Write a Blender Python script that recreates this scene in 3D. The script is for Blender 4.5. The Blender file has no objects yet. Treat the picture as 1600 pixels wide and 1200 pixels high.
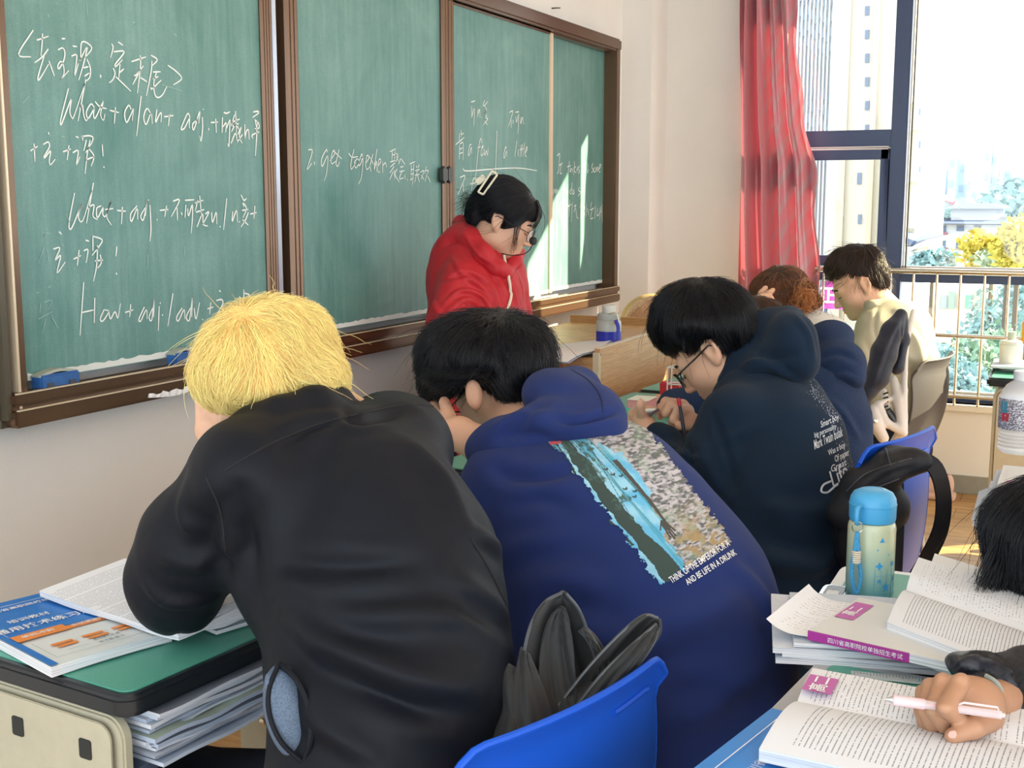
import bpy, bmesh, math, random
import numpy as np
import openvdb
from mathutils import Vector, Matrix
from mathutils.bvhtree import BVHTree

random.seed(7); RNG = np.random.default_rng(7)
SC = bpy.context.scene
COL = SC.collection

# ---------------------------------------------------------------- camera
FPX = 1900.0; YAW = math.radians(25.1); PIT = math.radians(8.53); EYE = 1.35
cF = np.array([math.cos(YAW)*math.cos(PIT), math.sin(YAW)*math.cos(PIT), -math.sin(PIT)])
cR = np.array([math.sin(YAW), -math.cos(YAW), 0.0])
cU = np.cross(cR, cF)
cC = np.array([0.0, 0.0, EYE])
cam_data = bpy.data.cameras.new('camera')
cam_data.sensor_fit = 'HORIZONTAL'; cam_data.sensor_width = 36.0
cam_data.lens = FPX/1600.0*36.0; cam_data.clip_start = 0.05; cam_data.clip_end = 2000
cam = bpy.data.objects.new('camera', cam_data); COL.objects.link(cam)
M = Matrix.Identity(4)
for i in range(3):
    M[i][0] = cR[i]; M[i][1] = cU[i]; M[i][2] = -cF[i]; M[i][3] = cC[i]
cam.matrix_world = M
SC.camera = cam

def ray(u, v): return cF + cR*((u-800)/FPX) - cU*((v-600)/FPX)
def P(u, v, d): return cC + ray(u, v)*d                 # picture point + distance along the view axis -> world
def hit(u, v, ax, val):
    r = ray(u, v); return cC + r*((val-cC[ax])/r[ax])
def depth(q): return float((np.array(q)-cC) @ cF)

# ---------------------------------------------------------------- light
SUN_TO = Vector((1.0, -1.23, 0.77)).normalized()       # direction towards the sun
sun_d = bpy.data.lights.new('sun', 'SUN'); sun_d.energy = 15.0; sun_d.angle = math.radians(0.6); sun_d.color = (1.0, 0.82, 0.50)
sun = bpy.data.objects.new('sun', sun_d); COL.objects.link(sun)
sun.rotation_euler = SUN_TO.to_track_quat('Z', 'Y').to_euler(); sun.location = (20, -16, 14)
world = bpy.data.worlds.new('sky'); SC.world = world; world.use_nodes = True
wn = world.node_tree; bg = wn.nodes['Background']
bg.inputs[0].default_value = (0.86, 0.94, 1.0, 1); bg.inputs[1].default_value = 1.9
SC.view_settings.view_transform = 'Standard'; SC.view_settings.look = 'None'
SC.view_settings.gamma = 1.0; SC.view_settings.use_curve_mapping = False
SC.view_settings.exposure = 0.98
SC.cycles.use_denoising = True
SC.cycles.max_bounces = 8; SC.cycles.transparent_max_bounces = 16; SC.cycles.caustics_reflective = False; SC.cycles.caustics_refractive = False

# ---------------------------------------------------------------- materials
MATS = {}
def srgb(h):
    h = h.lstrip('#'); c = [int(h[i:i+2], 16)/255 for i in (0, 2, 4)]
    return tuple(((x+0.055)/1.055)**2.4 if x > 0.04045 else x/12.92 for x in c)+(1.0,)
def mat(name, col, rough=0.6, metal=0.0, spec=0.5, sheen=0.0, bump=0.0, bscale=200.0, mottle=0.0, mscale=6.0, trans=0.0, alpha=1.0, sss=0.0, coat=0.0, aniso=None, emit=None):
    if name in MATS: return MATS[name]
    m = bpy.data.materials.new(name); m.use_nodes = True
    nt = m.node_tree; b = nt.nodes['Principled BSDF']
    c = srgb(col) if isinstance(col, str) else tuple(col)+(1.0,)
    b.inputs['Base Color'].default_value = c
    b.inputs['Roughness'].default_value = rough; b.inputs['Metallic'].default_value = metal
    b.inputs['Specular IOR Level'].default_value = spec
    b.inputs['Sheen Weight'].default_value = sheen; b.inputs['Sheen Roughness'].default_value = 0.6
    b.inputs['Transmission Weight'].default_value = trans; b.inputs['Alpha'].default_value = alpha
    b.inputs['Coat Weight'].default_value = coat
    if sss:
        b.inputs['Subsurface Weight'].default_value = sss; b.inputs['Subsurface Radius'].default_value = (1.0, 0.35, 0.2); b.inputs['Subsurface Scale'].default_value = 0.008
    tc = nt.nodes.new('ShaderNodeTexCoord')
    if bump:
        n = nt.nodes.new('ShaderNodeTexNoise'); n.inputs['Scale'].default_value = bscale; n.inputs['Detail'].default_value = 4
        if aniso:
            mp = nt.nodes.new('ShaderNodeMapping'); mp.inputs['Scale'].default_value = aniso
            nt.links.new(tc.outputs['Object'], mp.inputs[0]); nt.links.new(mp.outputs[0], n.inputs['Vector'])
        else: nt.links.new(tc.outputs['Object'], n.inputs['Vector'])
        bp = nt.nodes.new('ShaderNodeBump'); bp.inputs['Strength'].default_value = bump; bp.inputs['Distance'].default_value = 0.01
        nt.links.new(n.outputs['Fac'], bp.inputs['Height']); nt.links.new(bp.outputs[0], b.inputs['Normal'])
    if mottle:
        n = nt.nodes.new('ShaderNodeTexNoise'); n.inputs['Scale'].default_value = mscale; n.inputs['Detail'].default_value = 5; n.inputs['Roughness'].default_value = 0.6
        nt.links.new(tc.outputs['Object'], n.inputs['Vector'])
        mx = nt.nodes.new('ShaderNodeMix'); mx.data_type = 'RGBA'; mx.blend_type = 'MULTIPLY'; mx.inputs[0].default_value = 1.0
        rp = nt.nodes.new('ShaderNodeValToRGB'); rp.color_ramp.elements[0].position = 0.3; rp.color_ramp.elements[1].position = 0.7
        a = 1.0-mottle; rp.color_ramp.elements[0].color = (a, a, a, 1); rp.color_ramp.elements[1].color = (1, 1, 1, 1)
        nt.links.new(n.outputs['Fac'], rp.inputs[0]); mx.inputs[6].default_value = c
        nt.links.new(rp.outputs[0], mx.inputs[7]); nt.links.new(mx.outputs[2], b.inputs['Base Color'])
    if emit:
        b.inputs['Emission Color'].default_value = c; b.inputs['Emission Strength'].default_value = emit
    MATS[name] = m
    return m
class NT:                                               # small node helper
    def __init__(s, m): s.t = m.node_tree; s.b = s.t.nodes['Principled BSDF']
    def n(s, kind, **kw):
        x = s.t.nodes.new(kind)
        for k, v in kw.items():
            if k.startswith('i_'):
                key = k[2:]; key = int(key) if key.isdigit() else key.replace('_', ' ')
                x.inputs[key].default_value = v
            else: setattr(x, k, v)
        return x
    def l(s, a, b): s.t.links.new(a, b)
    def math(s, op, a, b=None, clamp=False):
        x = s.t.nodes.new('ShaderNodeMath'); x.operation = op; x.use_clamp = clamp
        for i, q in enumerate((a, b)):
            if q is None: continue
            if isinstance(q, (int, float)): x.inputs[i].default_value = q
            else: s.l(q, x.inputs[i])
        return x.outputs[0]
    def mix(s, fac, a, b):
        x = s.t.nodes.new('ShaderNodeMix'); x.data_type = 'RGBA'
        for i, q in ((0, fac), (6, a), (7, b)):
            if isinstance(q, (int, float)): x.inputs[i].default_value = q
            elif isinstance(q, tuple): x.inputs[i].default_value = q
            else: s.l(q, x.inputs[i])
        return x.outputs[2]
    def ramp(s, src, stops):
        x = s.t.nodes.new('ShaderNodeValToRGB'); cr = x.color_ramp
        while len(cr.elements) < len(stops): cr.elements.new(0.5)
        for e, (p, c) in zip(cr.elements, stops):
            e.position = p; e.color = srgb(c) if isinstance(c, str) else (tuple(c)+(1,) if isinstance(c, tuple) else (c, c, c, 1))
        s.l(src, x.inputs[0]); return x.outputs[0]

# ---------------------------------------------------------------- objects
def tag(o, label=None, cat=None, group=None, kind=None):
    if label: o['label'] = label
    if cat: o['category'] = cat
    if group: o['group'] = group
    if kind: o['kind'] = kind
    return o
def setpar(o, parent):
    if parent is not None:
        o.parent = parent
        o.matrix_parent_inverse = parent.matrix_world.inverted() if parent.type != 'X' else Matrix.Identity(4)
def empty(name, loc, label=None, cat=None, group=None, parent=None, kind=None):
    o = bpy.data.objects.new(name, None); o.empty_display_size = 0.05; COL.objects.link(o)
    o.location = tuple(loc); o.matrix_world = Matrix.Translation(Vector(tuple(map(float, loc))))
    if parent is not None: setpar(o, parent)
    return tag(o, label, cat, group, kind)
def link_mesh(name, me, m=None, parent=None, smooth=False, **t):
    o = bpy.data.objects.new(name, me); COL.objects.link(o)
    if m is not None:
        for mm in (m if isinstance(m, (list, tuple)) else [m]): me.materials.append(mm)
    if smooth: me.polygons.foreach_set('use_smooth', np.ones(len(me.polygons), bool))
    setpar(o, parent); tag(o, **t)
    return o
class MB:                                               # mesh builder in world coordinates
    def __init__(s): s.bm = bmesh.new(); s.mi = 0
    def _fin(s, vs, fs):
        b = [s.bm.verts.new(tuple(map(float, v))) for v in vs]
        for f in fs:
            try:
                ff = s.bm.faces.new([b[i] for i in f]); ff.material_index = s.mi
            except ValueError: pass
        return b
    def box(s, a, b, rot=None, piv=None):
        a = np.array(a, float); b = np.array(b, float); lo = np.minimum(a, b); hi = np.maximum(a, b)
        vs = [(x, y, z) for z in (lo[2], hi[2]) for y in (lo[1], hi[1]) for x in (lo[0], hi[0])]
        if rot is not None:
            pv = np.array(piv if piv is not None else (lo+hi)/2); vs = [pv+rot@(np.array(v)-pv) for v in vs]
        s._fin(vs, [(0, 2, 3, 1), (4, 5, 7, 6), (0, 1, 5, 4), (2, 6, 7, 3), (0, 4, 6, 2), (1, 3, 7, 5)]); return s
    def obox(s, c, ax, h):                              # oriented box: centre, 3 axes (rows), half sizes
        c = np.array(c, float); ax = np.array(ax, float)
        vs = [c+ax[0]*h[0]*i+ax[1]*h[1]*j+ax[2]*h[2]*k for k in (-1, 1) for j in (-1, 1) for i in (-1, 1)]
        s._fin(vs, [(0, 2, 3, 1), (4, 5, 7, 6), (0, 1, 5, 4), (2, 6, 7, 3), (0, 4, 6, 2), (1, 3, 7, 5)]); return s
    def prism(s, poly, off):                            # polygon (3D pts) extruded by vector
        n = len(poly); off = np.array(off, float); poly = [np.array(p, float) for p in poly]
        vs = poly+[p+off for p in poly]
        s._fin(vs, [tuple(range(n))[::-1], tuple(range(n, 2*n))]+[(i, (i+1) % n, n+(i+1) % n, n+i) for i in range(n)]); return s
    def tube(s, pts, r, seg=10, flat=None, cap=True):
        pts = [np.array(p, float) for p in pts]; n = len(pts)
        rr = r if isinstance(r, (list, tuple, np.ndarray)) else [r]*n
        t0 = pts[1]-pts[0]; up = np.array([0, 0, 1.0]) if abs(t0[2]) < 0.9*np.linalg.norm(t0) else np.array([1.0, 0, 0])
        if flat is not None: up = np.array(flat[0], float)
        rings = []
        for i in range(n):
            t = pts[min(i+1, n-1)]-pts[max(i-1, 0)]; t = t/(np.linalg.norm(t)+1e-9)
            a = np.cross(t, up); a /= (np.linalg.norm(a)+1e-9); b = np.cross(a, t)
            if flat is None: up = b
            k = flat[1] if flat is not None else 1.0
            rings.append([pts[i]+(a*math.cos(q)*rr[i]+b*math.sin(q)*rr[i]*k) for q in [2*math.pi*j/seg for j in range(seg)]])
        vs = [v for r_ in rings for v in r_]
        fs = [(i*seg+j, i*seg+(j+1) % seg, (i+1)*seg+(j+1) % seg, (i+1)*seg+j) for i in range(n-1) for j in range(seg)]
        if cap: fs += [tuple(range(seg))[::-1], tuple((n-1)*seg+j for j in range(seg))]
        s._fin(vs, fs); return s
    def lathe(s, c, prof, seg=32, ax=None):             # prof [(r,z)] about axis at c
        c = np.array(c, float)
        A = np.eye(3) if ax is None else np.array(ax, float)
        vs = [c+A[0]*r*math.cos(2*math.pi*j/seg)+A[1]*r*math.sin(2*math.pi*j/seg)+A[2]*z for r, z in prof for j in range(seg)]
        n = len(prof)
        fs = [(i*seg+j, i*seg+(j+1) % seg, (i+1)*seg+(j+1) % seg, (i+1)*seg+j) for i in range(n-1) for j in range(seg)]
        if prof[0][0] > 1e-6: fs.append(tuple(range(seg))[::-1])
        if prof[-1][0] > 1e-6: fs.append(tuple((n-1)*seg+j for j in range(seg)))
        s._fin(vs, fs); return s
    def sheet(s, rows, thick=0.0):                      # rows of 3D points -> surface, optional thickness along normal
        n = len(rows); m = len(rows[0]); G = np.array(rows, float)
        idx = lambda i, j: i*m+j
        if thick:
            du = np.gradient(G, axis=0); dv = np.gradient(G, axis=1); N = np.cross(du, dv); N /= (np.linalg.norm(N, axis=2, keepdims=True)+1e-12)
            A = (G+N*thick/2).reshape(-1, 3); B = (G-N*thick/2).reshape(-1, 3); k = n*m
            fs = [(idx(i, j), idx(i+1, j), idx(i+1, j+1), idx(i, j+1)) for i in range(n-1) for j in range(m-1)]
            fs2 = [tuple(k+q for q in f[::-1]) for f in fs]
            rim = [idx(0, j) for j in range(m)]+[idx(i, m-1) for i in range(1, n)]+[idx(n-1, j) for j in range(m-2, -1, -1)]+[idx(i, 0) for i in range(n-2, 0, -1)]
            fr = [(rim[(q+1) % len(rim)], rim[q], rim[q]+k, rim[(q+1) % len(rim)]+k) for q in range(len(rim))]
            s._fin(list(A)+list(B), fs+fs2+fr)
        else:
            s._fin(list(G.reshape(-1, 3)), [(idx(i, j), idx(i+1, j), idx(i+1, j+1), idx(i, j+1)) for i in range(n-1) for j in range(m-1)])
        return s
    def build(s, name, m=None, parent=None, smooth=False, bevel=0.0, bseg=2, ang=40, **t):
        bmesh.ops.remove_doubles(s.bm, verts=s.bm.verts, dist=1e-6)
        bmesh.ops.recalc_face_normals(s.bm, faces=s.bm.faces)
        if bevel:
            es = [e for e in s.bm.edges if len(e.link_faces) == 2 and e.calc_face_angle(0) > math.radians(30)]
            if es: bmesh.ops.bevel(s.bm, geom=es, offset=bevel, segments=bseg, affect='EDGES', clamp_overlap=True)
            smooth = True
        me = bpy.data.meshes.new(name); s.bm.to_mesh(me); s.bm.free()
        o = link_mesh(name, me, m, parent, smooth, **t)
        if smooth: me.set_sharp_from_angle(angle=math.radians(ang))
        return o
def rotz(a):
    c, s = math.cos(a), math.sin(a); return np.array([[c, -s, 0], [s, c, 0], [0, 0, 1]])
def basis(yaw, pitch, roll):                            # columns: right, forward, up of a head/body; yaw from +Y, pitch down positive
    Rz = rotz(yaw); c, s = math.cos(-pitch), math.sin(-pitch)
    Rx = np.array([[1, 0, 0], [0, c, -s], [0, s, c]]); c, s = math.cos(roll), math.sin(roll)
    Ry = np.array([[c, 0, s], [0, 1, 0], [-s, 0, c]])
    return Rz@Rx@Ry
def crom(pts, n=6, closed=False):
    pts = [np.array(p, float) for p in pts]
    if len(pts) < 3: 
        return [pts[0]+(pts[-1]-pts[0])*k/n for k in range(n+1)] if len(pts) == 2 else pts
    Q = [2*pts[0]-pts[1]]+pts+[2*pts[-1]-pts[-2]]; out = []
    for i in range(1, len(Q)-2):
        p0, p1, p2, p3 = Q[i-1:i+3]
        for k in range(n):
            t = k/n
            out.append(0.5*((2*p1)+(-p0+p2)*t+(2*p0-5*p1+4*p2-p3)*t*t+(-p0+3*p1-3*p2+p3)*t**3))
    out.append(pts[-1]); return out

# ---------------------------------------------------------------- noise (numpy value noise)
def vnoise(p, seed=0):
    p = np.asarray(p, float); i = np.floor(p).astype(np.int64); f = p-i; f = f*f*(3-2*f)
    def h(a, b, c):
        n = (a*374761393+b*668265263+c*2147483647+seed*1274126177) & 0xffffffff
        n = ((n ^ (n >> 13))*1274126177) & 0xffffffff
        return ((n ^ (n >> 16)) & 0xffff)/65535.0
    r = 0
    for a in (0, 1):
        for b in (0, 1):
            for c in (0, 1):
                w = (f[..., 0] if a else 1-f[..., 0])*(f[..., 1] if b else 1-f[..., 1])*(f[..., 2] if c else 1-f[..., 2])
                r = r+w*h(i[..., 0]+a, i[..., 1]+b, i[..., 2]+c)
    return r*2-1
def fbm(p, oct=3, seed=0):
    r = 0; a = 1.0
    for k in range(oct): r = r+a*vnoise(p*(2**k), seed+k); a *= 0.5
    return r

# ---------------------------------------------------------------- signed distance modelling
class SDF:
    def __init__(s): s.ops = []
    def cap(s, a, b, ra, rb=None, k=0.02, sub=False):
        a = np.array(a, float); b = np.array(b, float); rb = ra if rb is None else rb
        m = max(ra, rb); s.ops.append(('c', a, b, ra, rb, k, sub, np.minimum(a, b)-m, np.maximum(a, b)+m)); return s
    def ell(s, c, r, A=None, k=0.02, sub=False):        # A columns = axes
        c = np.array(c, float); r = np.array(r, float)*np.ones(3); A = np.eye(3) if A is None else np.array(A, float)
        e = np.sqrt(((A*r)**2).sum(1)); s.ops.append(('e', c, r, A, None, k, sub, c-e, c+e)); return s
    def rbox(s, c, h, rad, A=None, k=0.01, sub=False):
        c = np.array(c, float); h = np.array(h, float); A = np.eye(3) if A is None else np.array(A, float)
        e = np.abs(A)@h+rad*0; s.ops.append(('b', c, h, A, rad, k, sub, c-e, c+e)); return s
    def chain(s, pts, k=0.02, sub=False):               # [(xyz, r)]
        for (a, ra), (b, rb) in zip(pts[:-1], pts[1:]): s.cap(a, b, ra, rb, k, sub)
        return s
    def pch(s, pts, k=0.02, off=0.0, sub=False):        # [(u,v,d,r_px)] chain placed through the camera frame, radii scaled to the depth
        return s.chain([(P(u, v, d), r*d/FPX+off) for u, v, d, r in pts], k, sub)
    def pell(s, u, v, d, ru, rv, rd, k=0.03, rot=0.0, sub=False):
        c_, s_ = math.cos(rot), math.sin(rot); A = np.stack([cR*c_-cU*s_, cU*c_+cR*s_, cF], 1)
        return s.ell(P(u, v, d), (ru*d/FPX, rv*d/FPX, rd), A, k, sub)
    def mesh(s, vox, clip=None, post=None):
        lo = np.min([o[7] for o in s.ops if not o[6]], 0)-vox*4; hi = np.max([o[8] for o in s.ops if not o[6]], 0)+vox*4
        if clip is not None: lo = np.maximum(lo, clip[0]); hi = np.minimum(hi, clip[1])
        n = np.maximum(np.ceil((hi-lo)/vox).astype(int)+1, 4)
        xs = [lo[i]+np.arange(n[i])*vox for i in range(3)]
        D = np.full(n, 0.1, np.float32)
        for o in s.ops:
            k = o[5]; m = k+vox*3
            a = np.clip(((o[7]-m-lo)/vox).astype(int), 0, n); b = np.clip(((o[8]+m-lo)/vox).astype(int)+2, 0, n)
            if (b <= a).any(): continue
            X, Y, Z = np.meshgrid(xs[0][a[0]:b[0]], xs[1][a[1]:b[1]], xs[2][a[2]:b[2]], indexing='ij')
            if o[0] == 'c':
                _, A_, B_, ra, rb = o[:5]; ab = B_-A_; L = float(ab@ab)+1e-12
                t = np.clip(((X-A_[0])*ab[0]+(Y-A_[1])*ab[1]+(Z-A_[2])*ab[2])/L, 0, 1)
                d = np.sqrt((X-A_[0]-ab[0]*t)**2+(Y-A_[1]-ab[1]*t)**2+(Z-A_[2]-ab[2]*t)**2)-(ra+(rb-ra)*t)
            else:
                c, h, A = o[1], o[2], o[3]
                q = [(X-c[0])*A[0, i]+(Y-c[1])*A[1, i]+(Z-c[2])*A[2, i] for i in range(3)]
                if o[0] == 'e':
                    k0 = np.sqrt(sum((q[i]/h[i])**2 for i in range(3))); k1 = np.sqrt(sum((q[i]/h[i]**2)**2 for i in range(3)))
                    d = k0*(k0-1)/(k1+1e-9); d = np.where(k0 < 0.05, -h.min(), d)
                else:
                    rd = o[4]; w = [np.abs(q[i])-(h[i]-rd) for i in range(3)]
                    d = np.sqrt(sum(np.maximum(x, 0)**2 for x in w))+np.minimum(np.maximum(np.maximum(w[0], w[1]), w[2]), 0)-rd
            S = D[a[0]:b[0], a[1]:b[1], a[2]:b[2]]
            if o[6]:
                hh = np.clip(0.5-0.5*(S+d)/k, 0, 1); r = S+(-d-S)*hh+k*hh*(1-hh)
            else:
                hh = np.clip(0.5+0.5*(S-d)/k, 0, 1); r = S+(d-S)*hh-k*hh*(1-hh)
            D[a[0]:b[0], a[1]:b[1], a[2]:b[2]] = r
        if post is not None:
            X, Y, Z = np.meshgrid(*xs, indexing='ij'); D = post(D, X, Y, Z).astype(np.float32)
        if clip is not None:
            for ax in range(3):
                sl = [slice(None)]*3
                for e in (0, -1): sl[ax] = e; D[tuple(sl)] = np.maximum(D[tuple(sl)], vox*0.5)
        g = openvdb.FloatGrid(); g.background = 0.1
        g.copyFromArray(np.ascontiguousarray(D)); 
        pts, quads = g.convertToQuads(isovalue=0.0)
        pts = pts*vox+lo
        if len(quads):                                   # outward orientation
            q = quads; v0, v1, v2 = pts[q[:, 0]], pts[q[:, 1]], pts[q[:, 2]]; v3 = pts[q[:, 3]]
            vol = np.einsum('ij,ij->i', v0-lo, np.cross(v1-lo, v2-lo)).sum()+np.einsum('ij,ij->i', v0-lo, np.cross(v2-lo, v3-lo)).sum()
            if vol < 0: quads = quads[:, ::-1]
        return np.array(pts, float), np.array(quads)
def vnormals(V, Q):
    n = np.cross(V[Q[:, 2]]-V[Q[:, 0]], V[Q[:, 3]]-V[Q[:, 1]]); N = np.zeros_like(V)
    for i in range(4): np.add.at(N, Q[:, i], n)
    return N/(np.linalg.norm(N, axis=1, keepdims=True)+1e-12)
def relax(V, Q, it=2, w=0.5):
    for _ in range(it):
        S = np.zeros_like(V); c = np.zeros(len(V))
        for a, b in ((0, 1), (1, 2), (2, 3), (3, 0)):
            np.add.at(S, Q[:, a], V[Q[:, b]]); np.add.at(c, Q[:, a], 1)
            np.add.at(S, Q[:, b], V[Q[:, a]]); np.add.at(c, Q[:, b], 1)
        V = V+(S/np.maximum(c, 1)[:, None]-V)*w
    return V
def seg_dist(V, pl):
    best = np.full(len(V), 9.0); tt = np.zeros(len(V)); L = len(pl)-1
    for i in range(L):
        a, b = np.array(pl[i]), np.array(pl[i+1]); ab = b-a; l2 = ab@ab+1e-12
        t = np.clip((V-a)@ab/l2, 0, 1); d = np.linalg.norm(V-a-t[:, None]*ab, axis=1)
        m = d < best; best = np.where(m, d, best); tt = np.where(m, (i+t)/L, tt)
    return best, tt
def bvh_of(V, Q): return BVHTree.FromPolygons([tuple(v) for v in V], [tuple(int(i) for i in q) for q in Q])
def cast(bvh, u, v):
    r = Vector(ray(u, v)); r.normalize(); h = bvh.ray_cast(Vector(cC), r)
    return (np.array(h[0]), np.array(h[1])) if h[0] is not None else (None, None)
def folds(V, Q, lines, near=0.18):                      # lines: (pixel polyline, width, amp): ridges (+) and creases (-) on the cloth
    bvh = bvh_of(V, Q); N = vnormals(V, Q); out = V.copy()
    for pl, w, amp in lines:
        pts = []
        for q in crom([(a, b, 0) for a, b in pl], 4):
            h, _ = cast(bvh, q[0], q[1])
            if h is not None: pts.append(h)
        if len(pts) < 2: continue
        pts = [pts[0]]+[b for a, b in zip(pts[:-1], pts[1:]) if np.linalg.norm(a-b) < near]
        if len(pts) < 2: continue
        d, t = seg_dist(V, pts); e = np.sin(np.clip(t, 0.02, 0.98)*math.pi)**0.6
        g = np.exp(-(d/w)**2)*e*amp
        g -= np.exp(-((d-2.0*w)/(1.1*w))**2)*e*amp*0.35
        out += N*g[:, None]*1.5
    return out
def mk(name, V, Q, m, parent=None, smooth=True, **t):
    me = bpy.data.meshes.new(name)
    me.vertices.add(len(V)); me.vertices.foreach_set('co', np.asarray(V, np.float32).ravel())
    me.loops.add(len(Q)*4); me.loops.foreach_set('vertex_index', np.asarray(Q, np.int32).ravel())
    me.polygons.add(len(Q)); me.polygons.foreach_set('loop_start', np.arange(len(Q), dtype=np.int32)*4)
    me.update(); me.validate()
    return link_mesh(name, me, m, parent, smooth, **t)

# ---------------------------------------------------------------- text
def text_mesh(body, size=1.0, align='CENTER', bold=0.0, shear=0.0):
    c = bpy.data.curves.new('text', 'FONT'); c.body = body; c.size = size; c.align_x = align; c.align_y = 'CENTER'; c.resolution_u = 3; c.offset = bold; c.shear = shear
    o = bpy.data.objects.new('text', c); COL.objects.link(o)
    dg = bpy.context.evaluated_depsgraph_get(); me = bpy.data.meshes.new_from_object(o.evaluated_get(dg))
    bpy.data.objects.remove(o); return me
def put_text(body, origin, ux, uy, size, m, parent, name='lettering', align='CENTER', lift=0.0006, bold=0.0, sx=1.0, shear=0.0, fmap=None):
    me = text_mesh(body, size, align, bold*size, shear)
    ux = np.array(ux, float); uy = np.array(uy, float); nz = np.cross(ux, uy); o = np.array(origin, float)
    co = np.zeros(len(me.vertices)*3); me.vertices.foreach_get('co', co); co = co.reshape(-1, 3)
    if fmap is not None: W = np.array([fmap(x*sx, y) for x, y, _ in co])
    else: W = o+co[:, :1]*sx*ux+co[:, 1:2]*uy+nz*lift
    me.vertices.foreach_set('co', W.ravel()); me.update(); me.materials.clear()
    me.name = name
    return link_mesh(name, me, m, parent)
# ================================================================ THE ROOM
YA = 2.08; XB = 5.93; ZC = 2.95; YBK = -6.5; XL = -1.3
m_wall = mat('wall_paint', (0.80, 0.79, 0.765), rough=0.75, spec=0.3, bump=0.08, bscale=260, mottle=0.05, mscale=3)
m_floor = mat('wood_floor', (0.55, 0.36, 0.19), rough=0.38, spec=0.5)
def wood_nodes(m, c1, c2, c3, scale, axis, plank=None):
    t = NT(m); tc = t.n('ShaderNodeTexCoord'); mp = t.n('ShaderNodeMapping'); t.l(tc.outputs['Object'], mp.inputs[0]); mp.inputs['Scale'].default_value = scale
    n = t.n('ShaderNodeTexNoise', i_Scale=3.0, i_Detail=6.0, i_Roughness=0.65, i_Distortion=1.2); t.l(mp.outputs[0], n.inputs['Vector'])
    r = t.ramp(n.outputs['Fac'], [(0.25, c1), (0.5, c2), (0.75, c3)]); col = r
    if plank:
        br = t.n('ShaderNodeTexBrick', i_Scale=1.0, i_Mortar_Size=0.0025, i_Brick_Width=plank[0], i_Row_Height=plank[1]); br.offset = 0.37
        br.inputs['Color1'].default_value = (1, 1, 1, 1); br.inputs['Color2'].default_value = (0.8, 0.8, 0.8, 1); br.inputs['Mortar'].default_value = (0.35, 0.3, 0.25, 1)
        m2 = t.n('ShaderNodeMapping'); t.l(tc.outputs['Object'], m2.inputs[0])
        if axis == 'Y': m2.inputs['Rotation'].default_value = (0, 0, math.pi/2)
        t.l(m2.outputs[0], br.inputs['Vector'])
        x = t.n('ShaderNodeMix'); x.data_type = 'RGBA'; x.blend_type = 'MULTIPLY'; x.inputs[0].default_value = 1
        t.l(r, x.inputs[6]); t.l(br.outputs['Color'], x.inputs[7]); col = x.outputs[2]
    t.l(col, t.b.inputs['Base Color'])
    bp = t.n('ShaderNodeBump', i_Strength=0.15, i_Distance=0.004); t.l(n.outputs['Fac'], bp.inputs['Height']); t.l(bp.outputs[0], t.b.inputs['Normal'])
    return m
wood_nodes(m_floor, '#8a6238', '#b98f58', '#cfae78', (14, 1.6, 1), 'Y', plank=(1.2, 0.16))
fl = MB().box((XL, YBK, -0.1), (XB+0.24, YA+0.2, 0)).build('floor', m_floor, kind='structure')
MB().box((XL, YBK, ZC), (XB+0.24, YA+0.2, ZC+0.12)).build('ceiling', mat('ceiling_paint', (0.82, 0.82, 0.80), rough=0.9), kind='structure')
MB().box((XL, YA, 0), (XB+0.24, YA+0.2, ZC)).build('wall_front', m_wall, kind='structure')
MB().box((5.69, 1.93, 0), (XB, YA, ZC)).build('trim_1', m_wall, kind='structure', label='wall pillar in the corner beside the blackboard')
WZ0, WZ1 = 0.42, 2.42; WY1, WY0 = 1.47, -0.10; W2Y = -0.75
wr = MB()
wr.box((XB, WY1, 0), (XB+0.24, YA, ZC)).box((XB, WY0, 0), (XB+0.24, WY1, WZ0)).box((XB, WY0, WZ1), (XB+0.24, WY1, ZC))
wr.box((XB, W2Y, 0), (XB+0.24, WY0, ZC)).box((XB, -4.6, 0), (XB+0.24, W2Y, WZ0)).box((XB, -4.6, WZ1), (XB+0.24, W2Y, ZC)).box((XB, YBK, 0), (XB+0.24, -4.6, ZC))
wr.build('wall_right', m_wall, kind='structure')
wl = MB()
wl.box((XL, YBK, 0), (XL-0.15, YA+0.2, 0.25)).box((XL, YBK, 2.6), (XL-0.15, YA+0.2, ZC)).box((XL, 1.9, 0.25), (XL-0.15, YA+0.2, 2.6))
wl.build('wall_left', m_wall, kind='structure')  # unseen wall, opened low and set close to let in more fill light
m_base = mat('skirting_tile', (0.30, 0.30, 0.27), rough=0.35, mottle=0.12, mscale=20)
MB().box((XB-0.012, WY0, 0), (XB, 1.93, 0.085)).build('baseboard_right', m_base, kind='structure', bevel=0.002)
MB().box((XL, YA-0.012, 0), (5.69, YA, 0.085)).build('baseboard_front', m_base, kind='structure', bevel=0.002)

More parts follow.
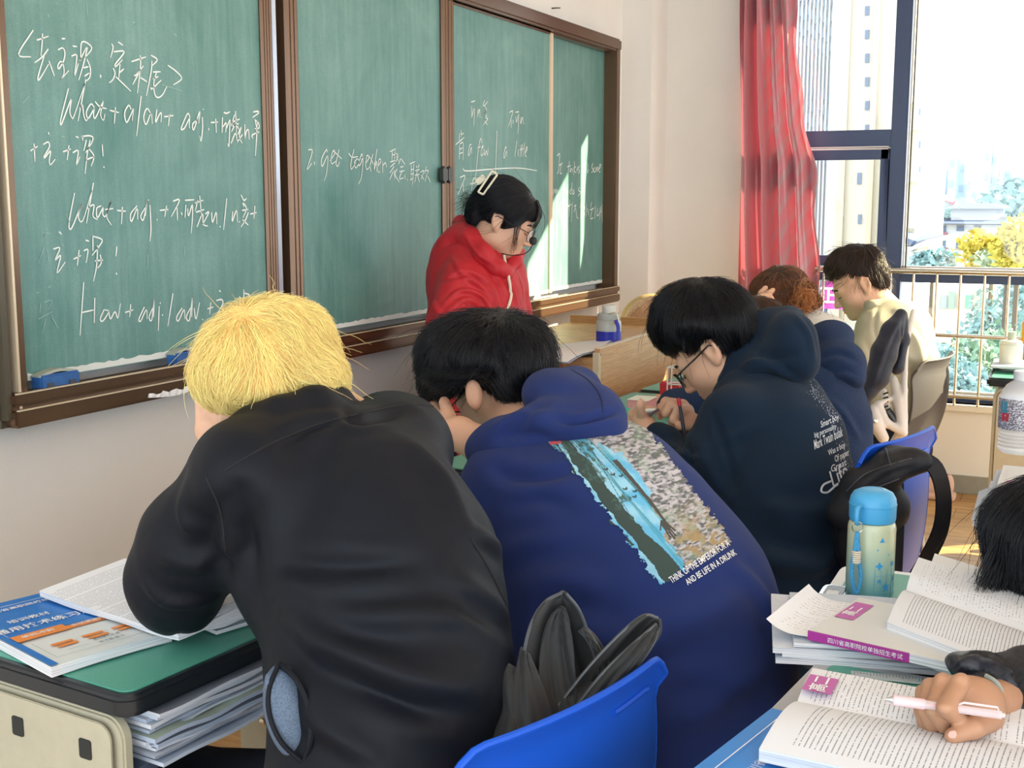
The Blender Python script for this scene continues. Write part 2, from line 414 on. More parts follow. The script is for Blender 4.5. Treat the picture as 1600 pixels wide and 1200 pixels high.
# ---------------- window
m_fr = mat('window_aluminium', '#33456b', rough=0.38, spec=0.5, metal=0.0)
m_seal = mat('window_gasket', '#c9ccd0', rough=0.5)
m_glass = bpy.data.materials.new('window_glass'); m_glass.use_nodes = True
_t = m_glass.node_tree; _t.nodes.clear(); _o = _t.nodes.new('ShaderNodeOutputMaterial'); _mx = _t.nodes.new('ShaderNodeMixShader')
_tr = _t.nodes.new('ShaderNodeBsdfTransparent'); _gl = _t.nodes.new('ShaderNodeBsdfGlossy'); _gl.inputs['Roughness'].default_value = 0.02
_tr.inputs[0].default_value = (0.96, 0.98, 0.98, 1); _mx.inputs[0].default_value = 0.05
_t.links.new(_tr.outputs[0], _mx.inputs[1]); _t.links.new(_gl.outputs[0], _mx.inputs[2]); _t.links.new(_mx.outputs[0], _o.inputs[0])
XF = 5.99
def wz(u, v, x=XF): return hit(u, v, 0, x)[2]
def wy(u, v, x=XF): return hit(u, v, 0, x)[1]
win = empty('window_1', (XF, 0.4, WZ0), kind='structure')
def wbar(y0, y1, z0, z1, x0=XF, x1=XF+0.07, name='frame_bar', m=None, bev=0.003): return MB().box((x0, y0, z0), (x1, y1, z1)).build(name, m or m_fr, win, bevel=bev)
ym1, ym0 = wy(1388, 300), wy(1413, 300)
wbar(ym0, ym1, WZ0, WZ1); wbar(WY1-0.05, WY1, WZ0, WZ1); wbar(WY0, WY0+0.05, WZ0, WZ1); wbar(WY0, WY1, WZ1-0.06, WZ1); wbar(WY0, WY1, WZ0, WZ0+0.035)
zt1, zt0 = wz(1330, 203.5), wz(1330, 231)
wbar(ym1, WY1-0.05, zt0, zt1)
zl1, zl0 = wz(1500, 420), wz(1500, 443)
wbar(WY0+0.05, ym0, zl0, zl1); wbar(ym1, WY1-0.05, zl0, zl1)
# opening casement at left of the mullion
ca = MB(); cz1, cz0 = zt0-0.006, zl1+0.006; cy0, cy1 = ym1+0.006, WY1-0.056; w = 0.045
ca.box((XF-0.012, cy0, cz0), (XF+0.04, cy0+0.035, cz1)).box((XF-0.012, cy1-w, cz0), (XF+0.04, cy1, cz1)).box((XF-0.012, cy0, cz1-0.05), (XF+0.04, cy1, cz1)).box((XF-0.012, cy0, cz0), (XF+0.04, cy1, cz0+w))
ca.build('casement_frame', m_fr, win, bevel=0.003)
for z in (cz1-0.052+0.05, zt0+0.002): wbar(cy0, cy1, z-0.002, z+0.003, XF-0.016, XF-0.004, 'gasket', m_seal, 0)
wbar(ym0-0.012, ym0-0.006, zl1, WZ1-0.06, XF-0.004, XF+0.02, 'gasket', m_seal, 0)
wbar(ym0-0.024, ym0-0.018, zl1, WZ1-0.06, XF-0.004, XF+0.02, 'gasket', mat('black_rubber', (0.02, 0.02, 0.022), rough=0.6), 0)
wbar(WY0+0.05, ym0, zl1, zl1+0.008, XF-0.004, XF+0.02, 'gasket', m_seal, 0)
wbar(WY0+0.05, ym0, WZ0+0.035, WZ0+0.05, XF-0.004, XF+0.02, 'gasket', m_seal, 0)
def pane(y0, y1, z0, z1): MB().box((XF+0.025, y0, z0), (XF+0.031, y1, z1)).build('pane', m_glass, win)
pane(WY0+0.05, ym0, zl1, WZ1-0.06); pane(WY0+0.05, ym0, WZ0+0.035, zl0); pane(ym1, WY1-0.05, zt1, WZ1-0.06); pane(cy0+0.03, cy1-0.04, cz0+0.04, cz1-0.04); pane(ym1, WY1-0.05, WZ0+0.035, zl0)
MB().box((XB-0.035, WY0-0.03, WZ0-0.03), (XF+0.0, WY1+0.03, WZ0)).build('sill', mat('sill_stone', (0.82, 0.80, 0.74), rough=0.35), win, bevel=0.004)
w2 = empty('window_2', (XF, -2.9, WZ0), kind='structure')
for y in (W2Y-0.05, -2.0, -3.3, -4.55): MB().box((XF, y-0.05, WZ0), (XF+0.07, y, WZ1)).build('frame_bar', m_fr, w2)
MB().box((XF, -4.6, zl0), (XF+0.07, W2Y, zl1)).build('frame_bar', m_fr, w2)
MB().box((XF+0.025, -4.6, WZ0), (XF+0.031, W2Y, WZ1)).build('pane', m_glass, w2)

# ---------------- guard rail
m_steel = mat('stainless_steel', (0.62, 0.58, 0.50), rough=0.22, metal=1.0)
XR = 5.87
gr = empty('window_guard_rail', (XR, 0.3, WZ0), 'stainless steel guard rail of thin upright bars across the lower window', 'railing')
zr = wz(1500, 425, XR)
def hbar(z, r): MB().tube([(XR, WY0, z), (XR, WY1, z)], r, 12).build('rail', m_steel, gr, smooth=True)
hbar(zr, 0.014); hbar(wz(1500, 525, XR), 0.009); hbar(wz(1500, 621, XR)+0.004, 0.009)
y_a, y_b = wy(1464, 440, XR), wy(1577, 440, XR); dy = (y_a-y_b)/3
for k in range(-8, 14):
    y = y_a-dy*k
    if WY0 < y < WY1: MB().tube([(XR, y, WZ0+0.0), (XR, y, zr-0.006)], 0.0065, 10).build('baluster', m_steel, gr, smooth=True)

# ---------------- curtain
m_cur = bpy.data.materials.new('curtain_satin'); m_cur.use_nodes = True
t = NT(m_cur); uv = t.n('ShaderNodeUVMap'); uv.uv_map = 'UVMap'; sx = t.n('ShaderNodeSeparateXYZ'); t.l(uv.outputs[0], sx.inputs[0])
nz = t.n('ShaderNodeTexNoise', i_Scale=5.0, i_Detail=2.0); t.l(uv.outputs[0], nz.inputs['Vector'])
ph = t.math('ADD', t.math('ADD', t.math('MULTIPLY', sx.outputs[0], 2.4), t.math('MULTIPLY', sx.outputs[1], 8.5)), t.math('MULTIPLY', nz.outputs['Fac'], 0.22))
st = t.math('MULTIPLY', t.math('MULTIPLY', t.math('GREATER_THAN', t.math('FRACT', ph), 0.60), 0.75), t.math('GREATER_THAN', sx.outputs[0], 1.25))
col = t.mix(st, srgb('#c27a88'), srgb('#a89098')); t.l(col, t.b.inputs['Base Color'])
t.b.inputs['Roughness'].default_value = 0.30; t.b.inputs['Sheen Weight'].default_value = 0.5; t.b.inputs['Specular IOR Level'].default_value = 0.6
tl = t.n('ShaderNodeBsdfTranslucent'); t.l(t.mix(st, srgb('#c05f70'), srgb('#c08890')), tl.inputs[0])
ms = t.n('ShaderNodeMixShader'); ms.inputs[0].default_value = 0.20; t.l(t.b.outputs[0], ms.inputs[1]); t.l(tl.outputs[0], ms.inputs[2])
t.l(ms.outputs[0], t.t.nodes['Material Output'].inputs[0])
def curtain():
    xc = 5.80; nv, nu = 130, 150
    ed = [(-60, 1236), (0, 1241), (60, 1246), (130, 1250), (200, 1258), (260, 1273), (330, 1276), (400, 1279), (460, 1284), (700, 1288)]
    le = [(-60, 1157), (0, 1156), (200, 1153), (330, 1151), (460, 1152), (700, 1152)]
    ir = lambda T, v: np.interp(v, [a for a, _ in T], [b for _, b in T])
    ztop, zbot = 2.70, 0.25; rows = []
    for i in range(nv):
        z = ztop+(zbot-ztop)*i/(nv-1); v = 318-(z-EYE)/5.75*FPX*1.0
        yl = hit(ir(le, v), v, 0, xc)[1]; yr = hit(ir(ed, v), v, 0, xc)[1]; row = []
        for j in range(nu):
            s = j/(nu-1); s2 = s+0.012*math.sin(z*5+s*7)
            wv = math.sin(s2*2*math.pi*4.5+0.7*math.sin(z*1.3))*0.048+math.sin(s2*2*math.pi*9.7+1.1+z*0.8)*0.016+0.012*vnoise(np.array([s*14, z*2.2, 3.0]), 5)
            flap = 0.03*max(0, s-0.62)*math.sin(z*9+s*5)
            row.append((xc+wv*(0.55+0.6*abs(math.sin(z*0.7+s*2)))+flap, yl+(yr-yl)*s2+0.010*math.sin(z*16)*max(0, s-0.8)*4, z))
        rows.append(row)
    b = MB(); b.sheet(rows)
    bm = b.bm; me = bpy.data.meshes.new('curtain'); bm.to_mesh(me); bm.free()
    u = me.uv_layers.new(name='UVMap'); yl = rows[0][0][1]
    li = np.zeros(len(me.loops), np.int32); me.loops.foreach_get('vertex_index', li)
    uvs = np.array([((k % nu)/nu*3.0, (k//nu)/nv*2.4) for k in range(nv*nu)])[li]; u.data.foreach_set('uv', uvs.ravel())
    o = link_mesh('curtain', me, m_cur, None, True, label='pink and silver striped satin curtain gathered at the window corner', cat='curtain')
curtain()

# ================================================================ BLACKBOARD
m_bf = mat('board_frame', (0.155, 0.088, 0.052), rough=0.24, spec=0.7, metal=0.6, mottle=0.08, mscale=14)
m_bd = mat('board_post_dark', (0.10, 0.085, 0.06), rough=0.4, metal=0.3)
m_silver = mat('board_strip_silver', (0.55, 0.60, 0.70), rough=0.3, metal=0.7)
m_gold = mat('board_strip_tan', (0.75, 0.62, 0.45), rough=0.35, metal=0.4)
m_board = mat('chalkboard_green', (0.035, 0.17, 0.145), rough=0.42, spec=0.75)
def board_nodes(m):
    t = NT(m); tc = t.n('ShaderNodeTexCoord')
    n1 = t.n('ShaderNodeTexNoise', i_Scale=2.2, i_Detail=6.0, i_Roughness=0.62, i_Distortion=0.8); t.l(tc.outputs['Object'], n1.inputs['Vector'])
    mp = t.n('ShaderNodeMapping'); mp.inputs['Scale'].default_value = (26, 1, 2.2); mp.inputs['Rotation'].default_value = (0, 0.12, 0); t.l(tc.outputs['Object'], mp.inputs[0])
    n2 = t.n('ShaderNodeTexNoise', i_Scale=1.6, i_Detail=5.0, i_Roughness=0.7); t.l(mp.outputs[0], n2.inputs['Vector'])
    n3 = t.n('ShaderNodeTexNoise', i_Scale=420.0, i_Detail=2.0); t.l(tc.outputs['Object'], n3.inputs['Vector'])
    a = t.ramp(n1.outputs['Fac'], [(0.30, 0.10), (0.72, 0.75)]); b = t.ramp(n2.outputs['Fac'], [(0.42, 0.0), (0.78, 0.42)])  # random chalk smears; pale haze range widened to stand in for window glare
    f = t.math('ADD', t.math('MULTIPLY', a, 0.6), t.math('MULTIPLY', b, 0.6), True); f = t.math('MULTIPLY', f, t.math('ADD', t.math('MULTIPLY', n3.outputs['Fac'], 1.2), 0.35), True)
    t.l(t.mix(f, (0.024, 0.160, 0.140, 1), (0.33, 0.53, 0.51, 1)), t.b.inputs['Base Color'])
    t.l(t.math('ADD', t.math('MULTIPLY', f, 0.35), 0.40, True), t.b.inputs['Roughness'])
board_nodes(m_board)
m_chalk = mat('chalk', (0.88, 0.92, 0.90), rough=0.95, spec=0.1)
m_chalk2 = mat('faint_chalk', (0.34, 0.52, 0.48), rough=0.95, spec=0.1)
bb = empty('blackboard', (3.4, YA, 0.86), 'long green sliding blackboard in a brown metal frame covered in chalk writing', 'blackboard')
YP = 2.015; YPB = 2.045; YF = 1.985
bx = lambda u, v=300, y=YP: hit(u, v, 1, y)[0]
bz = lambda u, v, y=YP: hit(u, v, 1, y)[2]
ZB0 = bz(515, 511); ZB1 = bz(857, 52)
ZO0 = bz(962, 471, YF); ZO1 = bz(965, 60, YF)
XO0 = bx(-22, 300, YF); XO1 = bx(967.5, 300, YF)
panels = [(bx(25), bx(412), YP), (bx(467), bx(689), YP), (bx(706), bx(857), YP), (bx(862, 300, YPB), bx(946, 300, YPB), YPB)]
PAN = []
for x0, x1, y in panels:
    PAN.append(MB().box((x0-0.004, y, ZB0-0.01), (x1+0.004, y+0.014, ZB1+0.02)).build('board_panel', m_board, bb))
def fbar(x0, x1, z0, z1, y0=YF, y1=YA-0.01, name='frame', m=None, bev=0.005): return MB().box((x0, y0, z0), (x1, y1, z1)).build(name, m or m_bf, bb, bevel=bev)
# ribbed uprights
def ribbed(x0, x1, z0, z1, y, n, name='panel_frame'):
    b = MB(); wd = (x1-x0)/n
    for i in range(n): b.tube([(x0+wd*(i+0.5), y, z0), (x0+wd*(i+0.5), y, z1)], wd*0.56, 8, cap=True)
    b.box((x0, y, z0), (x1, y+0.03, z1)); return b.build(name, m_bf, bb, smooth=True)
fbar(XO0, bx(10, 300, YF), ZO0, ZO1, bev=0.018, m=m_bd); fbar(bx(9, 300, YF), bx(13, 300, YF), ZO0+0.03, ZO1, YF-0.004, m=m_gold, bev=0.001)
fbar(bx(13, 300, YF), bx(27, 300, YF+0.004), ZO0, ZO1, YF+0.004)
ribbed(panels[0][1], bx(428), ZB0-0.02, ZB1, YP-0.004, 4)
fbar(bx(429.5), bx(436), ZB0-0.02, ZB1, YP-0.006, m=m_silver, bev=0.001, name='seal_strip')
fbar(bx(436), bx(450), ZB0-0.02, ZB1, YP+0.03, m=m_bd, bev=0.0)
ribbed(bx(449), panels[1][0], ZB0-0.02, ZB1, YP-0.004, 3)
ribbed(panels[1][1], bx(697), ZB0-0.02, ZB1, YP-0.006, 2); fbar(bx(697), bx(698.5), ZB0, ZB1, YP+0.004, m=m_bd, bev=0)
ribbed(bx(698.5), panels[2][0], ZB0-0.02, ZB1, YP-0.006, 2)
fbar(panels[2][1], bx(862), ZB0-0.01, ZB1+0.012, YP-0.006, m=m_gold, bev=0.003, name='panel_frame')
fbar(bx(946, 300, YPB), bx(962, 300, YF), ZO0+0.03, ZO1-0.03, YP+0.01, m=m_bd, bev=0)
fbar(bx(961, 300, YF), XO1, ZO0, ZO1, bev=0.008); fbar(XO1+0.002, XO1+0.012, 1.10, bz(970, 101, YF), YF+0.03, m=mat('blue_edge', (0.05, 0.06, 0.20), rough=0.5), bev=0, name='edge_strip')
# bottom rails and chalk ledge, top rails
zA, zB_, zC = bz(50, 609, YF), bz(50, 629, YF), ZO0
fbar(XO0+0.03, XO1-0.004, zB_-0.002, zA, YF-0.012, YF+0.02, name='bottom_rail', bev=0.006)
fbar(XO0+0.03, XO1-0.004, zC, zB_-0.008, YF-0.014, YA-0.01, name='bottom_rail', bev=0.006)
fbar(XO0+0.034, XO1-0.006, zA-0.0035, zA-0.0005, YF-0.0135, YF-0.008, name='rail_highlight', m=m_gold, bev=0); fbar(XO0+0.034, XO1-0.006, zB_-0.0115, zB_-0.0085, YF-0.0155, YF-0.01, name='rail_highlight', m=m_gold, bev=0)  # thin pale strips added as painted highlights along the bottom rails
fbar(XO0+0.03, XO1-0.01, zB_-0.010, zB_, YF-0.002, YA-0.01, name='chalk_ledge', bev=0)
fbar(XO0+0.03, XO1-0.01, ZB1, ZO1-0.012, YP-0.008, YA-0.01, name='top_rail', bev=0.003)
fbar(XO0+0.01, XO1-0.002, bz(800, 27, YF), ZO1, YF-0.006, YA-0.01, name='top_rail', bev=0.009)
fbar(bx(706), bx(857), ZB1-0.004, ZB1+0.018, YP-0.008, YP+0.01, name='panel_frame', bev=0.003)
for k, (x0, x1, y) in enumerate(panels):               # dust line along the foot of every panel
    b = MB(); n = 60
    top = [(x0+(x1-x0)*i/n, y-0.0012, ZB0+0.004+0.005*abs(vnoise(np.array([i*0.7, k*3.0, 0.0]), 2))) for i in range(n+1)]
    bot = [(x0+(x1-x0)*i/n, y-0.0012, ZB0-0.008) for i in range(n+1)]
    b.sheet([top, bot]); b.build('chalk_dust', mat('chalk_dust', (0.75, 0.78, 0.76), rough=1), PAN[k])
# latch between panel 2 and 3: two hexagonal pulls
for du in (-1, 7.5):
    b = MB(); c = hit(698+du-3, 273, 1, YP-0.02)
    pts = [(-0.0, 0.030), (0.022, 0.018), (0.022, -0.018), (0.0, -0.030), (-0.016, -0.018), (-0.016, 0.018)]
    b.prism([(c[0]+a, c[1]-0.004, c[2]+z) for a, z in pts], (0, 0.016, 0)); b.build('latch', mat('latch_black', (0.035, 0.036, 0.03), rough=0.4), bb, bevel=0.002)
# peeling film under the frame
b = MB(); rows = []
for i in range(30):
    u = 232+i*3.0; v = 617.5-(u-232)*0.205; c = hit(u, v, 1, YF-0.018)
    rows.append([c+np.array([0, 0.004*math.sin(i*1.7), 0.003*math.sin(i)]), c+np.array([0, 0.002*math.cos(i*2.1), -0.006-0.008*math.sin(math.pi*i/29)])])
b.sheet(rows, 0.001); b.build('peeling_film', mat('film', (0.8, 0.8, 0.82), rough=0.4), bb)
hk = MB(); c = hit(862, 13, 1, YA); hk.tube([c+np.array([0, 0, 0]), c+np.array([0.0, -0.02, 0]), c+np.array([0.03, -0.025, 0.004])], 0.003, 6)
hk.build('wall_hook', m_bd, None, label='tiny dark wall hook above the blackboard top rail', cat='hook')

# ---------------- chalk writing
CROPS = {'A': (0.2875, 0, 0), 'B': (0.2875, 0, 300), 'C': (0.1, 20, 50), 'D': (0.0875, 160, 60), 'E': (0.1, 90, 130), 'F': (0.1, 250, 150), 'G': (0.1375, 470, 220), 'H': (0.1, 700, 140), 'I': (0.1166, 850, 220), 'J': (0.225, 640, 230)}
def strokes(panel, crop, txt, wpx=2.5, m=None, name='chalk_writing'):
    s, ou, ov = CROPS[crop]; x0, x1, y = panels[panel]; b = MB()
    for st in txt.split(';'):
        pts = [tuple(map(float, q.split(','))) for q in st.split()]
        if len(pts) < 2: continue
        w3 = [hit(ou+a*s, ov+c*s, 1, y-0.0015) for a, c in pts]
        w3 = crom(w3, 4 if len(pts) > 2 else 2); L = []
        d = (w3[0]-cC) @ cF; hw = wpx*d/FPX*0.5
        hw = min(hw, 0.0046)
        for i, p in enumerate(w3):
            tg = w3[min(i+1, len(w3)-1)]-w3[max(i-1, 0)]; tg = tg/(np.linalg.norm(tg)+1e-9)
            nn = np.array([-tg[2], 0, tg[0]]); k = hw*(0.62+0.38*math.sin(math.pi*min(1, 0.2+0.8*i/(len(w3)-1))))
            L.append([p+nn*k, p-nn*k])
        b.sheet(L)
    return b.build(name, m or m_chalk, PAN[panel], kind='stuff')
strokes(0, 'C', '320,-30 90,345 285,390;465,25 455,200 440,380;375,115 400,120 560,65;555,265 460,390 340,480;490,370 395,700 420,735 560,500;565,450 650,690;765,105 820,103;705,280 780,250 815,330 790,460 720,575 705,520 750,460 790,520 800,650 750,745 875,600;935,220 1005,228;915,378 990,355 995,450 965,695 1025,490;1060,450 1080,155 1235,245 1130,400;1045,450 1150,240;1165,240 1110,480 1030,755;1160,425 1210,560 1205,700 1150,765;1105,560 1185,540;1120,690 1195,640;1370,665 1375,720')
strokes(0, 'D', '165,95 190,170 145,345;280,62 370,125;205,238 390,238 230,460 250,495 360,380;315,460 290,720;310,610 385,540;190,530 225,620 190,730 120,795;240,685 510,945;675,300 680,500 625,980;520,415 780,330;565,650 600,655 735,490;660,600 540,825;680,700 800,775;865,300 980,380 885,490;885,400 870,600 785,1025;905,600 1040,595;965,610 920,780 930,980 985,1055 1070,1010 1150,860;900,725 1000,680;865,870 885,900 1050,745;1170,480 1330,600 1415,720 1270,830')
strokes(0, 'E', '170,80 50,560 65,630 210,250 190,440 225,540 260,500 430,0;440,-60 320,590;340,400 385,340 410,500 445,585 475,545;575,380 520,325 450,450 480,550 570,400 560,480 590,545 715,280 670,480 715,580 740,480;585,285 650,360 765,400;905,375 885,630;815,425 960,460;1150,410 1110,345 1050,450 1055,560 1085,610 1150,480 1185,395 1165,590;1305,195 1235,825;1465,490 1395,395 1345,530 1385,645 1460,470 1480,635;1550,410 1530,610 1590,490 1620,470 1615,610')
strokes(0, 'F', '150,280 130,470;65,325 210,305;470,340 430,275 335,490 345,525 390,490 460,350 455,450 465,505;590,370 510,440 530,525 620,240 605,430;660,330 665,500 640,705 620,620;670,200 680,215;755,500 768,535;870,355 880,575;795,415 905,410;995,255 1040,270 1095,245;975,330 970,575;985,480 1035,420 1025,570;1040,500 1090,370;1095,370 1085,600 1075,785 1055,740;1180,235 1195,570;1120,410 1245,360;1165,290 1110,470;1130,470 1230,430;1175,440 1115,560;1205,470 1230,520;1110,740 1180,580 1210,735;1215,600 1265,490 1240,640 1285,740;1290,600 1200,730;1325,440 1325,670 1345,560 1380,530 1395,680;1455,250 1530,240 1535,270 1445,335;1480,360 1510,500;1490,380 1540,430 1545,500 1480,510;1450,660 1440,610 1550,560;1520,400 1505,700 1490,940')
strokes(0, 'A', '185,780 190,880;165,820 205,795;262,718 268,732;235,785 262,772 268,800 240,850 245,855 275,820 268,870 275,895 300,865;375,790 365,870;342,825 385,810;412,742 428,748;395,830 425,820 415,895 435,850;448,735 450,765;440,742 490,738 505,760 465,830;470,760 455,820;490,760 475,830 462,945;485,810 510,850 495,905;465,870 515,850;555,785 560,850;562,905 568,912')
strokes(0, 'B', '405,5 375,170 390,195 445,60 425,130 450,155 500,-10;508,-50 470,170;475,90 510,70 505,130 530,150;550,75 525,90 530,140 560,85 558,120 575,130 605,50 580,130 605,180;570,95 615,90;665,80 660,175;635,100 685,105;745,75 710,120 715,160 745,90 748,150;790,85 765,130 780,150 800,45 790,130;815,70 820,200 815,268;805,40 808,48;852,148 856,153;905,75 895,135;868,100 915,95;940,50 975,45 930,135;962,85 965,155;985,110 990,125;1005,45 1055,42;1010,70 1005,140;1020,90 1025,130 1045,70 1045,150 1038,225;1085,20 1095,130;1060,60 1105,45;1075,45 1060,105;1065,110 1110,95;1070,190 1100,120 1105,175 1130,185;1115,120 1135,110 1100,180;1150,110 1155,165 1175,110 1178,175;1195,185 1198,192;1232,35 1215,205;1265,105 1262,160 1285,100 1290,165;1300,160 1303,165;1310,15 1325,45 1340,35;1325,80 1320,60 1340,90 1320,140;1315,100 1350,95;1350,110 1335,150 1310,190;1318,150 1350,180;1385,75 1380,145;1360,120 1395,112')
strokes(0, 'B', '320,215 335,230;290,310 325,305 300,370 330,345 310,440 355,380;430,315 420,400;400,365 440,345;465,262 485,268;455,320 478,315 468,385;505,235 505,320;505,240 555,260 535,300 500,345;530,290 525,400 508,485;545,340 550,385 530,415;515,375 560,370;635,295 630,350;632,438 634,450;455,490 435,780;515,575 512,712;445,655 515,640;565,640 545,690 560,700 590,650 565,640;590,640 600,690 625,650 640,685 655,605;710,610 705,680;680,655 725,640;785,625 755,690 765,700 795,640 800,690;830,630 810,680 825,695 838,580 835,680;865,620 860,755;870,600 872,608;882,665 885,672;940,550 912,730;990,630 960,680 970,700 1000,640 1005,690;1035,630 1012,680 1030,695 1045,575 1042,680;1055,630 1065,690 1085,600;1100,690 1103,697;1145,600 1140,665;1128,635 1160,625;1190,535 1200,542;1175,590 1205,585 1210,610 1180,660;1300,570 1310,578;1325,530 1325,610;1325,550 1355,560 1345,600')
strokes(0, 'B', '255,195 240,260;230,220 275,225;240,300 210,385;255,310 265,380;330,275 350,300;195,550 215,545;260,520 275,512;222,605 215,660;240,600 280,590 265,640;210,690 285,650;250,690 230,765;275,665 315,740;1000,290 1003,350;805,340 800,420;380,170 360,120', 1.3, m_chalk2)
strokes(0, 'A', '262,75 268,95;310,18 316,20;470,5 475,80;720,120 735,122;945,183 962,195;125,560 160,520;335,742 352,745;880,460 990,495', 1.3, m_chalk2)
strokes(1, 'G', '85,105 110,100 130,130 70,325 125,255;155,235 155,275;300,130 290,100 235,210 245,290 305,170 295,350 265,460;330,230 385,140 370,110 345,180 350,260 400,230;435,100 400,250 420,290 440,240;375,120 465,205;605,95 570,250 575,325 620,250;545,140 580,185 650,180;640,200 610,250 625,310 665,240 640,200;700,180 690,150 660,250 670,280 705,200 690,400 655,495;735,260 775,190 750,170 735,280 760,325 800,250;820,150 785,280 800,350;780,180 830,270;865,95 830,340 860,230 860,350;870,300 910,230 890,210 870,340 900,355;930,240 930,370;935,280 960,250 975,300;1010,125 1080,90;1040,120 1035,230;1070,110 1065,230;1040,160 1070,155;1015,240 1075,225;1080,140 1105,170 1080,240;1085,170 1110,235;1070,250 1015,300;1060,290 1010,370;1060,330 1070,440;1050,350 1010,440;1095,320 1070,380 1120,470;1135,200 1110,270;1140,205 1185,270;1130,300 1170,290;1120,350 1180,340;1150,345 1120,430 1170,420;1180,380 1185,440;1210,435 1212,450;1235,265 1300,235;1255,270 1250,440;1285,260 1270,500;1255,330 1285,320;1255,380 1285,370;1240,450 1280,420;1310,280 1320,310;1345,270 1330,310;1300,340 1350,325;1295,390 1350,380;1325,330 1295,470;1325,390 1350,470;1360,360 1400,340 1365,440;1365,390 1400,440;1425,290 1410,370;1415,340 1450,340 1440,370;1435,370 1410,465;1440,400 1475,475', 1.7)
strokes(2, 'H', '360,195 425,175;370,260 370,440;375,420 400,300;415,290 405,570;470,300 465,435;470,380 495,310 500,435;525,430 528,438;575,165 550,240 570,250 620,185;580,260 605,330 575,370 600,340;580,420 610,410;600,380 590,440 620,460 550,555;570,490 615,550;960,360 1010,330 1000,400 945,575;985,470 990,595;1015,470 1020,540;1055,355 1110,345;1060,420 1070,510 1095,400;1105,380 1100,560 1090,690;1140,430 1135,535 1165,430 1175,540;1205,525 1208,532;205,635 205,740;180,680 175,790;210,700 245,680;120,860 255,745;180,870 175,1090;185,850 235,840 235,1100;185,930 230,910;185,1000 230,980;365,860 340,870 315,990 330,1025 365,900 370,1000;530,830 510,765 480,880 445,1200 430,1400;460,910 510,890;510,950 550,890 540,880 515,960 520,1035 560,990;560,920 575,1030 600,950 615,1030 630,900;765,640 745,1200 748,1380;915,920 900,895 870,1020 880,1070 915,960 920,1050;1075,800 1045,1050;1100,930 1095,1040;1100,875 1103,882;1145,860 1125,1060;1165,850 1150,1050;1120,940 1180,920;1195,830 1180,1050;1210,990 1240,920 1225,900 1205,1010 1230,1055', 1.6)
strokes(2, 'J', '370,145 400,165 600,150 760,145 885,163;350,210 385,205 335,330;370,240 375,310;455,210 440,230 430,300;420,255 460,245;465,260 480,270 475,300', 1.8)
strokes(3, 'I', '175,205 210,180 195,400 175,440;235,290 215,430 240,435;205,330 245,300;340,270 325,430;310,350 360,330;355,360 350,420 375,370 380,430;410,280 400,460;425,340 400,390 430,430;440,400 455,340 440,420;480,330 460,380 480,410 455,440;560,290 540,340 560,380 535,420;590,300 580,430 600,380;655,300 640,350 660,390 635,430;680,350 665,400 685,420 695,360;700,410 705,350 715,410 725,350 735,410;740,380 765,330 745,320 735,410 755,415;110,620 105,720;130,640 120,730;140,700 150,650 160,700 170,650 185,680;170,740 185,735;280,560 255,750;235,660 290,640;300,650 285,700 310,710 315,660;375,560 370,720;370,640 345,690 365,720;395,650 385,710 405,700 400,650;480,620 460,660 490,690 455,740;530,540 500,740;500,640 530,620;220,830 195,930;215,900 215,1030;245,870 235,1020;260,860 260,1000;300,820 290,1000;345,790 335,1020;320,880 370,850;380,820 365,1090;400,880 430,860;430,850 400,960;425,900 440,1020 460,1040;510,790 480,900;500,870 490,1050;520,850 540,1000;545,880 510,1040;570,840 560,1020;580,900 600,1000;640,820 625,900;615,930 670,900;650,900 625,1040 660,1030;690,870 680,1050;720,900 710,1000 740,980 750,900;760,880 745,1060;760,960 770,930;775,850 778,980 782,1100', 1.5)
# erasers lying on the ledge
def eraser(u0, u1, v, label, dust=False):
    a = hit(u0, v, 1, YF+0.002); b_ = hit(u1, v-0.21*(u1-u0), 1, YF+0.002); x0, x1 = a[0], b_[0]
    z0 = zB_+0.001; e = empty('board_eraser', ((x0+x1)/2, YF+0.01, z0), label, 'eraser')
    m1 = mat('eraser_blue', (0.03, 0.14, 0.42), rough=0.55, mottle=0.35, mscale=60); h = 0.052
    b = MB(); b.box((x0, YF-0.004, z0), (x1, YF+0.028, z0+h)); b.build('body', m1, e, bevel=0.004)
    top = [[(x0+(x1-x0)*i/12, yy, z0+h-0.004+0.010*math.sin(math.pi*i/12)) for i in range(13)] for yy in (YF+0.001, YF+0.027)]
    MB().sheet(top, 0.006).build('felt', mat('eraser_felt', (0.42, 0.46, 0.40), rough=0.95), e)
    for f in (0.22, 0.78):
        xc = x0+(x1-x0)*f; MB().box((xc-0.009, YF-0.006, z0+0.012), (xc+0.009, YF-0.003, z0+0.034)).build('slot', mat('slot_grey', (0.06, 0.07, 0.10), rough=0.7), e)
eraser(62, 123, 602, 'blue board eraser standing at the left end of the chalk ledge')
eraser(272, 308, 565, 'blue board eraser on the ledge beside the blond head')
